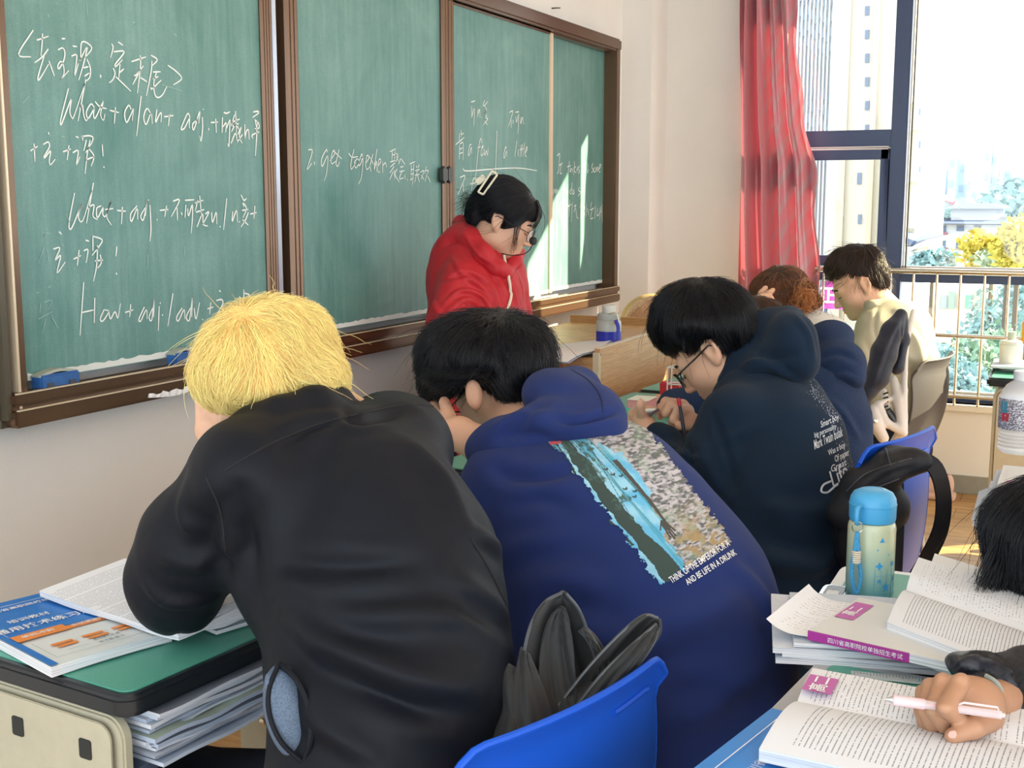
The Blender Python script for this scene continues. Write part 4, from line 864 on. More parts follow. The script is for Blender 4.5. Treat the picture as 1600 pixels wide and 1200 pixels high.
def student_print():
    S = SDF(); A = basis(math.radians(-22), math.radians(36), math.radians(4)); c = P(784, 606, 2.30)
    L = head(S, c, A, 1.0)
    S.pell(741, 617, 2.175, 14, 25, 0.012, 0.004, rot=-0.15); S.pell(738, 615, 2.160, 7, 15, 0.007, 0.003, rot=-0.15, sub=True)
    S.pch([(690, 668, 2.16, 18), (718, 678, 2.12, 26), (742, 690, 2.10, 26), (772, 720, 2.08, 26)], 0.012)   # bare wrist under the chin
    S.pch([(690, 668, 2.16, 17), (672, 655, 2.22, 10), (660, 640, 2.27, 9)], 0.005); S.pch([(695, 660, 2.18, 14), (684, 645, 2.24, 10), (676, 628, 2.29, 9)], 0.005)
    S.pch([(690, 676, 2.16, 14), (668, 672, 2.22, 10), (652, 662, 2.27, 8)], 0.005); S.pch([(700, 684, 2.14, 14), (678, 686, 2.20, 9), (660, 682, 2.25, 8)], 0.005); S.pch([(706, 665, 2.14, 14), (700, 645, 2.17, 10), (694, 628, 2.21, 9)], 0.005)
    body_core(S, [(790, 640, 2.26, 38), (850, 700, 2.12, 60), (950, 830, 2.0, 90), (1020, 1000, 1.93, 100), (1060, 1150, 1.9, 100)],
              [[(830, 730, 2.0, 45), (770, 790, 2.0, 26), (772, 720, 2.08, 22)]])
    o = person('person', S, m_skin, 'student in a bright navy hoodie with a large forest picture on the back')
    face_bits(L, A, 1.0, o); glasses(L, A, 1.0, o)
    mh = cloth('hoodie_navy', (0.018, 0.033, 0.135), rough=0.95, sheen=0.45, bump=0.15, bscale=1600)
    J = SDF(); k = 0.06
    J.pch([(880, 740, 2.06, 112), (960, 840, 1.98, 150), (1015, 950, 1.93, 182), (1042, 1070, 1.90, 186), (1050, 1200, 1.88, 180)], k)
    J.pell(790, 760, 2.00, 66, 66, 0.08, k); J.pell(960, 735, 2.06, 85, 62, 0.09, k); J.pell(870, 860, 1.96, 120, 150, 0.12, k)
    J.pch([(790, 755, 1.98, 62), (762, 800, 1.98, 50), (770, 740, 2.06, 34), (765, 715, 2.09, 28)], 0.03)
    J.pell(900, 1000, 1.90, 110, 160, 0.12, k)
    lines = [([(770, 870), (830, 850), (900, 840)], 0.016, 0.005), ([(800, 920), (880, 905), (960, 925)], 0.02, 0.005), ([(1140, 880), (1190, 930), (1215, 1000)], 0.014, 0.006), ([(1000, 980), (1080, 965), (1170, 930)], 0.02, 0.007),
             ([(940, 1060), (1030, 1040), (1150, 1010)], 0.022, -0.007), ([(900, 960), (960, 1000), (1060, 1010)], 0.02, 0.005), ([(1060, 1130), (1130, 1090), (1200, 1040)], 0.02, 0.007), ([(800, 790), (850, 780), (900, 800)], 0.014, -0.006),
             ([(770, 730), (800, 745), (850, 748), (900, 735)], 0.012, -0.008), ([(830, 990), (870, 950), (950, 950)], 0.018, -0.006), ([(1020, 1090), (1100, 1080), (1190, 1100)], 0.018, -0.006)]
    jo, V, Q = to_mesh_obj(J, 'hoodie', mh, o, 0.007, 2, lines, 0.0045, (7, 7, 8), 5, True)
    Hd = SDF(); k = 0.035
    Hd.pell(885, 628, 2.10, 72, 50, 0.11, k, rot=0.35); Hd.pell(935, 655, 2.03, 44, 50, 0.08, k); Hd.pell(905, 672, 1.97, 66, 26, 0.06, k, rot=-0.15); Hd.pell(945, 682, 1.98, 32, 18, 0.04, 0.02)
    Hd.pch([(748, 708, 2.02, 18), (790, 690, 1.99, 32), (850, 670, 1.98, 36), (900, 668, 1.98, 34)], k); Hd.pch([(858, 640, 2.18, 26), (880, 615, 2.2, 30), (905, 606, 2.16, 32)], k)
    Hd.pell(800, 700, 2.03, 62, 30, 0.07, 0.04, rot=0.2)
    hl = [([(868, 655), (900, 660), (930, 655), (965, 640)], 0.007, -0.008), ([(890, 668), (925, 662), (960, 655)], 0.006, 0.004), ([(770, 668), (820, 650), (868, 655)], 0.012, 0.005), ([(790, 685), (830, 680), (870, 690)], 0.009, -0.006), ([(800, 715), (850, 712), (900, 700)], 0.008, 0.005), ([(770, 690), (810, 665), (850, 625)], 0.01, -0.005), ([(950, 690), (975, 682), (985, 665)], 0.004, -0.003)]
    ho2, V2, Q2 = to_mesh_obj(Hd, 'hood', mh, o, 0.0055, 2, hl, 0.002, (10, 10, 10), 7, True)
    seam(V2, Q2, [(893, 578), (920, 595), (938, 620), (942, 645)], mat('seam_navy', (0.006, 0.010, 0.05), rough=0.9), o)
    decal(V, Q, [(842, 672), (1000, 650), (1148, 846), (1030, 918)], 170, 250, forest, 'back_print', print_mat('forest_print'), o)
    mw = mat('print_white', (0.8, 0.8, 0.8), rough=0.7)
    surf_text(V, Q, 'THINK OF THE EMPEROR FOR A', (1049, 911), (1140, 852), 15, mw, o, bold=0.012); surf_text(V, Q, 'AND BE LIFE IN A DRUNK', (1074, 914), (1150, 866), 14, mw, o, bold=0.012)
    legs(o, P(1060, 1180, 1.92))
    hm = hair_mat('hair_black', (0.006, 0.007, 0.011), 0.25); hb = mat('hair_black_base', (0.004, 0.005, 0.008), rough=0.5, bump=0.6, bscale=120)
    H = SDF(); k = 0.025
    hair_cap(H, L, A, 1.0)
    H.pell(758, 545, 2.26, 97, 56, 0.10, k); H.pell(700, 565, 2.28, 42, 50, 0.09, k, rot=0.1); H.pell(814, 562, 2.22, 48, 60, 0.09, k); H.pell(806, 596, 2.22, 46, 34, 0.07, k, rot=0.3); H.pell(748, 560, 2.20, 60, 34, 0.06, k); H.pell(680, 600, 2.31, 16, 28, 0.05, k)
    H.pell(736, 642, 2.14, 52, 56, 0.12, 0.008, rot=0.25, sub=True); hair_cut(H, L, A, 1.0, False)
    hh, V, Q = to_mesh_obj(H, 'hair', hb, o, 0.005, 1, None, 0.005, (24, 24, 24), 9, True)
    strands('hair_strands', hh, V, Q, hm, P(785, 505, 2.24), n=9000, seg=7, length=0.075, rad=0.00045, lift=0.012, grav=0.25, noise=0.4, clump=0.8, seed=6, wild=0.015)
student_print()

# ---------------------------------------------------------------- C: student in the dark hoodie, writing
def fingers(S, defs, k=0.004):
    for f in defs: S.pch(f, k)
def student_dark():
    S = SDF(); A = basis(math.radians(2), math.radians(42), math.radians(3)); c = P(1118, 543, 2.87)
    L = head(S, c, A, 1.02)
    # left hand (near) holding the pen case, right hand holding the red pen
    S.pch([(1030, 700, 2.86, 18), (1012, 672, 2.90, 17), (1003, 656, 2.92, 17)], 0.01)
    fingers(S, [[(1000, 650, 2.91, 9), (998, 638, 2.93, 7), (1006, 632, 2.95, 6)], [(1006, 650, 2.90, 9), (1012, 640, 2.90, 7), (1024, 642, 2.91, 6)], [(996, 655, 2.94, 9), (988, 646, 2.96, 7), (996, 638, 2.98, 6)], [(994, 662, 2.95, 8), (984, 656, 2.98, 7), (990, 648, 3.0, 6)], [(1002, 646, 2.89, 8), (1000, 634, 2.88, 7), (1001, 628, 2.88, 6)]])
    S.pch([(1072, 712, 2.90, 16), (1066, 685, 2.92, 19), (1066, 660, 2.92, 22)], 0.01)
    fingers(S, [[(1074, 642, 2.91, 11), (1060, 640, 2.88, 8), (1052, 656, 2.88, 7.5)], [(1066, 634, 2.92, 11), (1048, 632, 2.90, 8), (1040, 646, 2.90, 7.5)], [(1056, 632, 2.94, 10), (1040, 628, 2.93, 8), (1034, 642, 2.93, 7)], [(1048, 636, 2.96, 9), (1034, 636, 2.96, 7.5), (1032, 650, 2.96, 7)], [(1082, 655, 2.90, 11), (1076, 668, 2.88, 9), (1062, 666, 2.87, 8)]])
    body_core(S, [(1150, 560, 2.88, 28), (1190, 620, 2.80, 45), (1220, 720, 2.74, 60), (1225, 860, 2.68, 65)],
              [[(1180, 650, 2.72, 30), (1120, 760, 2.70, 22), (1065, 730, 2.80, 16), (1030, 700, 2.86, 15)], [(1180, 650, 2.85, 30), (1140, 730, 2.95, 20), (1072, 712, 2.90, 14)]])
    o = person('person', S, m_skin, 'student in a dark hoodie with white script lettering, black glasses and a red pen')
    face_bits(L, A, 1.02, o); glasses(L, A, 1.04, o, w=0.0019)
    mh = cloth('hoodie_dark', (0.008, 0.020, 0.042), rough=0.95, sheen=0.5, bump=0.15, bscale=1500)
    J = SDF(); k = 0.05
    J.pch([(1185, 635, 2.80, 74), (1215, 700, 2.74, 98), (1222, 790, 2.68, 112), (1212, 880, 2.64, 108), (1205, 990, 2.62, 100)], k)
    J.pell(1235, 640, 2.80, 52, 60, 0.08, k)
    J.pch([(1150, 660, 2.70, 60), (1120, 725, 2.68, 54), (1112, 775, 2.68, 48)], 0.03); J.pch([(1112, 780, 2.68, 46), (1075, 740, 2.76, 38), (1040, 695, 2.86, 25), (1026, 680, 2.88, 21)], 0.03)
    J.pch([(1170, 680, 2.85, 40), (1110, 720, 2.93, 28), (1078, 712, 2.90, 21)], 0.03)
    lines = [([(1050, 655), (1075, 700), (1080, 740)], 0.012, -0.006), ([(1095, 690), (1110, 740), (1150, 790)], 0.014, 0.006), ([(1040, 690), (1070, 710), (1100, 720)], 0.006, 0.004), ([(1110, 640), (1130, 690), (1150, 760)], 0.008, -0.004),
             ([(1180, 790), (1250, 800), (1320, 790)], 0.02, 0.008), ([(1180, 830), (1240, 850), (1310, 850)], 0.02, -0.008), ([(1150, 860), (1220, 880), (1300, 890)], 0.018, 0.007), ([(1260, 900), (1290, 880), (1315, 850)], 0.012, 0.005), ([(1120, 700), (1150, 680), (1200, 660)], 0.012, 0.004)]
    jo, V, Q = to_mesh_obj(J, 'hoodie', mh, o, 0.007, 2, lines, 0.0045, (7, 7, 9), 15, True)
    Hd = SDF(); k = 0.03
    Hd.pch([(1138, 598, 2.80, 18), (1165, 560, 2.82, 28), (1200, 520, 2.84, 34), (1232, 505, 2.82, 28)], k); Hd.pell(1235, 540, 2.76, 42, 55, 0.09, k); Hd.pell(1250, 570, 2.72, 28, 30, 0.06, k); Hd.pell(1205, 570, 2.76, 50, 30, 0.06, k, rot=-0.3)
    hl = [([(1150, 575), (1190, 565), (1230, 585), (1250, 598)], 0.008, 0.005), ([(1165, 590), (1200, 585), (1240, 602)], 0.007, -0.006), ([(1175, 545), (1210, 560), (1250, 550)], 0.012, -0.005), ([(1240, 490), (1262, 520), (1272, 560)], 0.008, 0.004)]
    _, V2, Q2 = to_mesh_obj(Hd, 'hood', mh, o, 0.006, 2, hl, 0.002, (12, 12, 12), 17, True)
    mw = mat('print_grey', (0.55, 0.60, 0.66), rough=0.7)
    for tx, p0, p1, h in (('Smart boy', (1282, 668), (1310, 655), 13), ('big personality', (1272, 684), (1306, 669), 11), ('Mark Twain bulak', (1272, 702), (1316, 680), 20), ('Was a boy', (1294, 712), (1320, 698), 12), ('Of paper', (1304, 722), (1326, 710), 13), ('Great', (1298, 738), (1322, 726), 14), ('Life', (1300, 762), (1326, 744), 36), ('Love', (1316, 770), (1336, 756), 16)):
        surf_text(V, Q, tx, p0, p1, h, mw, o, skew=0.35, bold=0.01)
    b = MB(); p = on_surface(V, Q, [(1298, 752), (1286, 758), (1283, 768), (1292, 770), (1302, 762)], 0.0015)
    if len(p) > 2: b.tube(p, 0.0022, 6, flat=(-cF, 0.3)); b.build('lettering', mw, o)
    rng = np.random.default_rng(4); b = MB(); bvh = bvh_of(V, Q)
    for i in range(150):                                # speckled flourish above the lettering
        a = rng.random(); u = 1264+a*46+rng.normal()*4; v = 600+a*55+rng.normal()*9; h, n = cast(bvh, u, v)
        if h is not None: q = h+n*0.001; e1 = np.cross(n, cF); e1 /= np.linalg.norm(e1)+1e-9; e2 = np.cross(n, e1); r = 0.0008+0.0012*rng.random(); b._fin([q-e1*r, q-e2*r*1.8, q+e1*r, q+e2*r*1.8], [(0, 1, 2, 3)])
    for i in range(140):
        a = rng.random(); u = 1316+a*18+rng.normal()*5; v = 690+a*78+rng.normal()*6; h, n = cast(bvh, u, v)
        if h is not None: q = h+n*0.001; e1 = np.cross(n, cF); e1 /= np.linalg.norm(e1)+1e-9; e2 = np.cross(n, e1); r = 0.0008+0.0014*rng.random(); b._fin([q-e1*r, q-e2*r, q+e1*r, q+e2*r], [(0, 1, 2, 3)])
    b.build('speckle_print', mat('print_dim', (0.22, 0.25, 0.32), rough=0.8), o, kind='stuff')
    hm = hair_mat('hair_black', 0); hb = MATS['hair_black_base']
    H = SDF(); k = 0.022
    hair_cap(H, L, A, 1.02)
    H.pell(1096, 482, 2.88, 70, 46, 0.10, k); H.pell(1058, 505, 2.90, 40, 44, 0.08, k, rot=0.25); H.pell(1130, 502, 2.84, 38, 42, 0.08, k); H.pell(1090, 505, 2.82, 46, 32, 0.05, k); H.pell(1146, 530, 2.86, 20, 34, 0.06, k, rot=0.3); H.pell(1098, 572, 2.80, 34, 28, 0.08, 0.01, sub=True); hair_cut(H, L, A, 1.02, False)
    hh, V, Q = to_mesh_obj(H, 'hair', hb, o, 0.005, 1, None, 0.004, (24, 24, 24), 19, True)
    strands('hair_strands', hh, V, Q, hm, P(1092, 444, 2.86), n=7000, seg=7, length=0.085, rad=0.0005, lift=0.010, grav=0.35, noise=0.25, clump=0.5, seed=16, wild=0.01)
    legs(o, P(1205, 960, 2.68), 0.95)
student_dark()
pn = MB(); pn.tube([P(1061, 628, 2.86), P(1066, 655, 2.86), P(1071, 690, 2.85), P(1073, 700, 2.85)], [0.0035, 0.0045, 0.0045, 0.003], 10)
pno = pn.build('pen', mat('pen_dark', (0.03, 0.03, 0.05), rough=0.3), None, smooth=True, label='slim pen with a red clip held upright by the writing student', cat='pen')
MB().tube([P(1060, 622, 2.855), P(1062, 634, 2.855)], 0.005, 10).build('clip', mat('pen_red', (0.6, 0.02, 0.05), rough=0.3), pno, smooth=True)

# ---------------------------------------------------------------- D: girl in the blue fleece
def student_fleece():
    S = SDF(); A = basis(math.radians(0), math.radians(35), 0); c = P(1180, 536, 3.42); L = head(S, c, A, 0.92)
    S.pch([(1060, 650, 3.42, 14), (1042, 640, 3.46, 13), (1032, 634, 3.48, 12)], 0.01)
    fingers(S, [[(1030, 634, 3.48, 6), (1020, 632, 3.5, 5), (1014, 638, 3.5, 4.5)], [(1030, 638, 3.47, 6), (1020, 640, 3.48, 5), (1015, 645, 3.48, 4.5)], [(1034, 628, 3.5, 6), (1024, 625, 3.52, 5), (1018, 630, 3.53, 4.5)], [(1038, 624, 3.52, 5), (1028, 620, 3.54, 4.5), (1022, 624, 3.55, 4)], [(1036, 644, 3.46, 6), (1028, 650, 3.45, 5), (1020, 650, 3.45, 4.5)]])
    body_core(S, [(1205, 530, 3.40, 24), (1250, 600, 3.35, 35), (1290, 700, 3.25, 45), (1300, 800, 3.2, 45)], [[(1230, 590, 3.3, 25), (1150, 640, 3.35, 18), (1060, 650, 3.42, 13)]])
    o = person('person', S, m_skin, 'student in a royal blue fleece coat mostly hidden behind the dark hoodie')
    face_bits(L, A, 0.95, o)
    mf = cloth('fleece_blue', (0.014, 0.042, 0.125), rough=1.0, sheen=0.8, bump=0.9, bscale=420)
    J = SDF(); k = 0.05
    J.pch([(1260, 590, 3.36, 58), (1288, 660, 3.28, 66), (1298, 740, 3.22, 64), (1298, 840, 3.18, 62)], k); J.pell(1290, 600, 3.3, 50, 40, 0.08, k)
    J.pch([(1220, 610, 3.34, 44), (1150, 640, 3.38, 34), (1090, 632, 3.42, 28), (1052, 634, 3.45, 22), (1046, 640, 3.45, 18)], 0.03)
    to_mesh_obj(J, 'coat', mf, o, 0.008, 1, [([(1290, 620), (1320, 650), (1345, 690)], 0.012, 0.006)], 0.004, (14, 14, 14), 25)
    Hd = SDF(); Hd.pell(1298, 528, 3.36, 34, 28, 0.08, 0.03); Hd.pell(1310, 570, 3.28, 42, 40, 0.08, 0.03); Hd.pell(1328, 590, 3.24, 24, 20, 0.05, 0.02); Hd.pell(1262, 540, 3.4, 30, 26, 0.06, 0.03)
    to_mesh_obj(Hd, 'hood', mf, o, 0.007, 1, [([(1280, 560), (1310, 552), (1340, 565)], 0.009, -0.006), ([(1290, 592), (1320, 588), (1345, 600)], 0.008, 0.005)], 0.003, (16, 16, 16), 27)
    legs(o, P(1296, 830, 3.24), 0.85)
    H = SDF(); hair_cap(H, L, A, 0.92); H.pell(1176, 512, 3.44, 34, 30, 0.09, 0.03)
    hh, V, Q = to_mesh_obj(H, 'hair', mat('hair_brown_base', (0.03, 0.014, 0.008), rough=0.6, bump=0.5, bscale=120), o, 0.006, 1, None, 0.004, (20, 20, 20), 29, True)
    strands('hair_strands', hh, V, Q, hair_mat('hair_brown', (0.07, 0.03, 0.015)), P(1176, 485, 3.40), n=2500, seg=6, length=0.11, rad=0.0006, grav=0.4, noise=0.2, seed=26)
student_fleece()

# ---------------------------------------------------------------- E: girl with the brown bun
def student_bun():
    S = SDF(); A = basis(math.radians(8), math.radians(30), math.radians(8)); c = P(1222, 480, 3.98); L = head(S, c, A, 0.95)
    S.pch([(1190, 500, 3.86, 15), (1190, 480, 3.86, 14), (1192, 470, 3.86, 12)], 0.01)
    fingers(S, [[(1194, 466, 3.86, 6.5), (1202, 458, 3.86, 5), (1208, 453, 3.87, 4)], [(1197, 470, 3.85, 6.5), (1204, 466, 3.85, 5), (1209, 472, 3.85, 4)], [(1196, 476, 3.85, 6), (1203, 474, 3.84, 5), (1205, 482, 3.84, 4)], [(1194, 480, 3.85, 6), (1199, 482, 3.84, 4.5), (1200, 488, 3.84, 4)], [(1188, 468, 3.87, 7), (1190, 458, 3.89, 5.5), (1196, 450, 3.9, 4.5)]])
    body_core(S, [(1240, 490, 3.95, 22), (1270, 530, 3.9, 30), (1285, 620, 3.85, 38), (1290, 720, 3.8, 40)], [[(1240, 530, 3.85, 22), (1195, 560, 3.85, 16), (1190, 500, 3.86, 13)]])
    o = person('person', S, m_skin, 'student in a white top with a loose brown bun, hand raised to the temple')
    face_bits(L, A, 0.95, o)
    J = SDF(); J.pch([(1262, 520, 3.92, 36), (1282, 560, 3.88, 44), (1288, 640, 3.84, 46), (1288, 740, 3.8, 46)], 0.05); J.pell(1290, 520, 3.9, 36, 28, 0.08, 0.04); J.pch([(1240, 530, 3.86, 26), (1200, 560, 3.86, 20), (1191, 520, 3.86, 17)], 0.03)
    to_mesh_obj(J, 'top', cloth('top_white', (0.72, 0.71, 0.66), rough=0.9), o, 0.008, 1, [([(1270, 500), (1300, 510), (1320, 535)], 0.01, 0.005)], 0.004, (14, 14, 14), 35)
    legs(o, P(1290, 745, 3.84), 0.85)
    H = SDF(); hair_cap(H, L, A, 0.86); H.pell(1220, 450, 3.99, 34, 31, 0.09, 0.03); H.pell(1214, 468, 3.95, 26, 26, 0.06, 0.03); H.pell(1260, 454, 3.88, 15, 13, 0.035, 0.006); H.pell(1268, 470, 3.87, 13, 11, 0.03, 0.006); H.pell(1249, 474, 3.88, 14, 12, 0.03, 0.006)
    hh, V, Q = to_mesh_obj(H, 'hair', mat('hair_chestnut_base', (0.025, 0.011, 0.007), rough=0.6, bump=0.5, bscale=120), o, 0.006, 1, None, 0.006, (26, 26, 26), 39, True)
    hm = hair_mat('hair_chestnut', (0.16, 0.06, 0.025))
    strands('hair_strands', hh, V, Q, hm, P(1215, 418, 3.92), n=3500, seg=7, length=0.10, rad=0.0006, grav=0.35, noise=0.4, clump=0.8, curl=0.6, seed=36, wild=0.01)
    rng = np.random.default_rng(77); paths = []
    for i in range(420):
        b0 = P(1260+rng.normal()*8, 466+rng.normal()*9, 3.85+rng.normal()*0.02); r_ = 0.012+0.016*rng.random(); a0 = rng.random()*6.28; ax1 = rng.normal(size=3); ax1 /= np.linalg.norm(ax1); ax2 = np.cross(ax1, rng.normal(size=3)); ax2 /= np.linalg.norm(ax2)
        paths.append([b0+(ax1*math.cos(a0+k*0.5)+ax2*math.sin(a0+k*0.5))*r_ for k in range(7)])
    hair_curves('bun_curls', hh, np.array(paths), hair_mat('hair_bun_sunlit', (0.42, 0.17, 0.06)), 0.0007)  # loops coloured lighter than the hair to carry sunlight on the bun
student_bun()

# ---------------------------------------------------------------- F: boy in the cream sweater by the window
def student_sweater():
    S = SDF(); A = basis(math.radians(18), math.radians(30), math.radians(2)); c = P(1343, 442, 4.42); L = head(S, c, A, 0.98)
    body_core(S, [(1360, 462, 4.42, 21), (1378, 495, 4.40, 28), (1395, 560, 4.35, 36), (1400, 640, 4.3, 40), (1400, 690, 4.3, 40)],
              [[(1370, 520, 4.28, 22), (1350, 590, 4.25, 16), (1320, 600, 4.4, 13), (1300, 590, 4.5, 11)]])
    S.pch([(1300, 590, 4.5, 11), (1290, 586, 4.52, 10)], 0.01)
    fingers(S, [[(1288, 584, 4.52, 5), (1280, 584, 4.54, 4), (1276, 588, 4.55, 3.5)], [(1288, 588, 4.51, 5), (1280, 590, 4.52, 4), (1276, 594, 4.52, 3.5)], [(1290, 580, 4.53, 5), (1283, 578, 4.55, 4), (1278, 582, 4.56, 3.5)], [(1292, 577, 4.54, 4.5), (1286, 574, 4.56, 3.5), (1281, 576, 4.57, 3)], [(1291, 592, 4.5, 5), (1286, 597, 4.5, 4), (1281, 597, 4.5, 3.5)]])
    o = person('person', S, m_skin, 'student in a cream sweater sitting by the window and looking down')
    face_bits(L, A, 0.98, o)
    J = SDF(); k = 0.05; ms = cloth('sweater_cream', (0.47, 0.45, 0.34), rough=1.0, sheen=0.5, bump=0.25, bscale=900)
    J.pch([(1372, 498, 4.40, 26), (1392, 520, 4.36, 50), (1402, 570, 4.33, 58), (1400, 625, 4.31, 52), (1394, 672, 4.33, 44)], k); J.pell(1420, 520, 4.38, 36, 46, 0.08, k)
    J.pch([(1366, 515, 4.30, 30), (1350, 560, 4.26, 24), (1346, 600, 4.26, 21), (1318, 600, 4.42, 15), (1303, 591, 4.49, 13)], 0.03)
    J.pch([(1352, 472, 4.38, 6), (1364, 480, 4.34, 10), (1382, 474, 4.38, 9)], 0.012)
    to_mesh_obj(J, 'sweater', ms, o, 0.008, 2, [([(1400, 500), (1430, 530), (1445, 580)], 0.014, 0.006), ([(1350, 530), (1362, 560), (1360, 600)], 0.01, -0.006), ([(1410, 560), (1430, 580), (1440, 620)], 0.012, -0.007), ([(1372, 480), (1366, 510), (1372, 540)], 0.006, -0.004), ([(1420, 600), (1440, 612), (1452, 600)], 0.008, 0.005)], 0.004, (12, 12, 12), 45)
    legs(o, P(1398, 700, 4.32), 0.92)
    H = SDF(); k = 0.02; hair_cap(H, L, A, 0.90); H.pell(1337, 410, 4.44, 38, 26, 0.09, k); H.pell(1312, 420, 4.46, 20, 18, 0.07, k); H.pell(1356, 424, 4.42, 20, 26, 0.06, k); H.pell(1318, 458, 4.40, 26, 24, 0.10, 0.008, sub=True); hair_cut(H, L, A, 0.98, False)
    hh, V, Q = to_mesh_obj(H, 'hair', mat('hair_dark_base', (0.010, 0.007, 0.006), rough=0.6, bump=0.6, bscale=120), o, 0.006, 1, None, 0.006, (30, 30, 30), 49, True)
    strands('hair_strands', hh, V, Q, hair_mat('hair_darkbrown', (0.035, 0.018, 0.012)), P(1345, 385, 4.40), n=3500, seg=6, length=0.06, rad=0.0006, lift=0.008, grav=0.2, noise=0.6, clump=0.9, seed=46, wild=0.12)
student_sweater()

# ---------------------------------------------------------------- G: the teacher
def teacher():
    S = SDF(); yaw = math.radians(-163); A = basis(yaw, math.radians(25), math.radians(-3)); c = P(787, 343, 3.80); L = head(S, c, A, 0.94, female=True)
    body_core(S, [(770, 380, 3.84, 26), (752, 430, 3.86, 36), (748, 520, 3.86, 44), (748, 640, 3.84, 48), (745, 760, 3.84, 50)],
              [[(730, 440, 3.75, 24), (715, 530, 3.66, 18), (770, 560, 3.58, 14), (800, 560, 3.55, 12)]])
    S.pch([(800, 560, 3.55, 12), (815, 562, 3.54, 12)], 0.01)
    fingers(S, [[(818, 560, 3.54, 6), (828, 560, 3.54, 5), (836, 562, 3.54, 4)], [(818, 564, 3.53, 6), (828, 566, 3.53, 5), (836, 568, 3.53, 4)], [(817, 568, 3.53, 5), (826, 571, 3.52, 4.5), (833, 573, 3.52, 4)], [(816, 571, 3.52, 5), (823, 575, 3.52, 4), (829, 577, 3.52, 3.5)], [(812, 555, 3.55, 5.5), (820, 551, 3.55, 5), (827, 550, 3.55, 4)]])
    o = person('person', S, m_skin, 'teacher in a red jacket and round glasses looking down beside the blackboard')
    face_bits(L, A, 0.94, o); glasses(L, A, 0.96, o, rnd=True, m=mat('glasses_wire', (0.05, 0.045, 0.05), rough=0.3, metal=0.8), w=0.0014)
    mr = cloth('jacket_red', (0.50, 0.012, 0.022), rough=0.55, sheen=0.3, bump=0.1, spec=0.4)
    J = SDF(); k = 0.04
    J.pch([(745, 418, 3.84, 44), (746, 455, 3.84, 68), (746, 520, 3.84, 78), (748, 600, 3.82, 76), (745, 700, 3.82, 74)], k); J.pell(700, 430, 3.88, 34, 60, 0.08, k); J.pell(738, 408, 3.84, 44, 34, 0.09, k)
    J.pch([(722, 440, 3.76, 38), (706, 500, 3.68, 34), (712, 545, 3.62, 30), (760, 562, 3.58, 24), (795, 561, 3.56, 18)], 0.02); J.pch([(790, 430, 3.90, 34), (802, 490, 3.94, 26), (806, 560, 3.9, 20)], 0.02)
    lines = [([(705, 400), (725, 430), (760, 450), (775, 480)], 0.008, 0.007), ([(690, 440), (730, 430), (765, 455), (778, 500)], 0.008, -0.008), ([(690, 480), (720, 455), (755, 465), (772, 500)], 0.007, 0.007), ([(700, 500), (730, 475), (760, 490)], 0.008, -0.007),
             ([(785, 420), (800, 450), (812, 490)], 0.007, 0.006), ([(800, 410), (812, 440), (820, 480)], 0.006, -0.005), ([(675, 470), (690, 500), (700, 540)], 0.008, 0.006), ([(745, 400), (770, 430), (785, 470)], 0.008, -0.006)]
    _, V, Q = to_mesh_obj(J, 'jacket', mr, o, 0.006, 1, lines, 0.006, (13, 13, 13), 55, True)
    Hd = SDF(); k = 0.02; Hd.pell(702, 385, 3.86, 22, 22, 0.06, k); Hd.pch([(720, 350, 3.88, 14), (735, 372, 3.78, 15), (755, 398, 3.74, 15), (778, 420, 3.74, 13), (790, 428, 3.75, 10)], k); Hd.pch([(790, 428, 3.76, 9), (805, 408, 3.80, 10), (812, 395, 3.86, 9)], k); Hd.pell(720, 372, 3.84, 26, 22, 0.06, k)
    to_mesh_obj(Hd, 'hood', mr, o, 0.005, 1, [([(725, 365), (745, 395), (775, 415)], 0.005, 0.004), ([(712, 375), (730, 400), (760, 425)], 0.006, -0.005)], 0.003, (20, 20, 20), 57)
    p = on_surface(V, Q, [(786, 400), (791, 425), (797, 445), (796, 470), (788, 492), (782, 510)], 0.004)
    if len(p) > 3: MB().tube(p, 0.0045, 8).build('piping', mat('piping_cream', (0.75, 0.68, 0.55), rough=0.6), o, smooth=True)
    c0 = P(746, 700, 3.85); T = SDF(); T.ell(c0, (0.17, 0.13, 0.14), None, 0.04)
    for q in (-1, 1):
        a = c0+np.array([0.09*q, 0, 0]); kn = np.array([a[0]-0.02, a[1]+0.03, 0.47]); an = np.array([a[0], a[1]+0.04, 0.09]); T.cap(a, kn, 0.085, 0.06, 0.03); T.cap(kn, an, 0.058, 0.045, 0.02)
    to_mesh_obj(T, 'trousers', m_trouser, o, 0.011, 1)
    for q in (-1, 1):
        g = np.array([c0[0]+0.09*q, c0[1]+0.02, 0.045]); S2 = SDF(); S2.ell(g, (0.045, 0.12, 0.045), None, 0.02); S2.rbox(g-np.array([0, 0, 0.03]), (0.05, 0.13, 0.014), 0.012, None, 0.005); S2.cap(g, g+np.array([0, 0.02, 0.06]), 0.04, None, 0.02); to_mesh_obj(S2, 'shoe', mat('shoe_dark', (0.05, 0.05, 0.055), rough=0.6), o, 0.008, 1)
    mh = hair_mat('hair_black', 0); hb = MATS['hair_black_base']
    H = SDF(); k = 0.02
    e = lambda p, r, kk=k: H.ell(L(*p), np.array(r)*0.97, A, kk)
    e((0, -0.022, 0.048), (0.084, 0.098, 0.086)); e((-0.03, 0.055, 0.062), (0.050, 0.042, 0.036)); e((0.02, 0.055, 0.062), (0.055, 0.042, 0.036)); e((0.060, 0.0, 0.022), (0.026, 0.062, 0.045)); e((-0.060, 0.0, 0.022), (0.026, 0.062, 0.045)); e((0, -0.095, 0.0), (0.055, 0.035, 0.06)); hair_cut(H, L, A, 0.94)
    hh, V, Q = to_mesh_obj(H, 'hair', hb, o, 0.004, 1, None, 0.002, (24, 24, 24), 59, True)
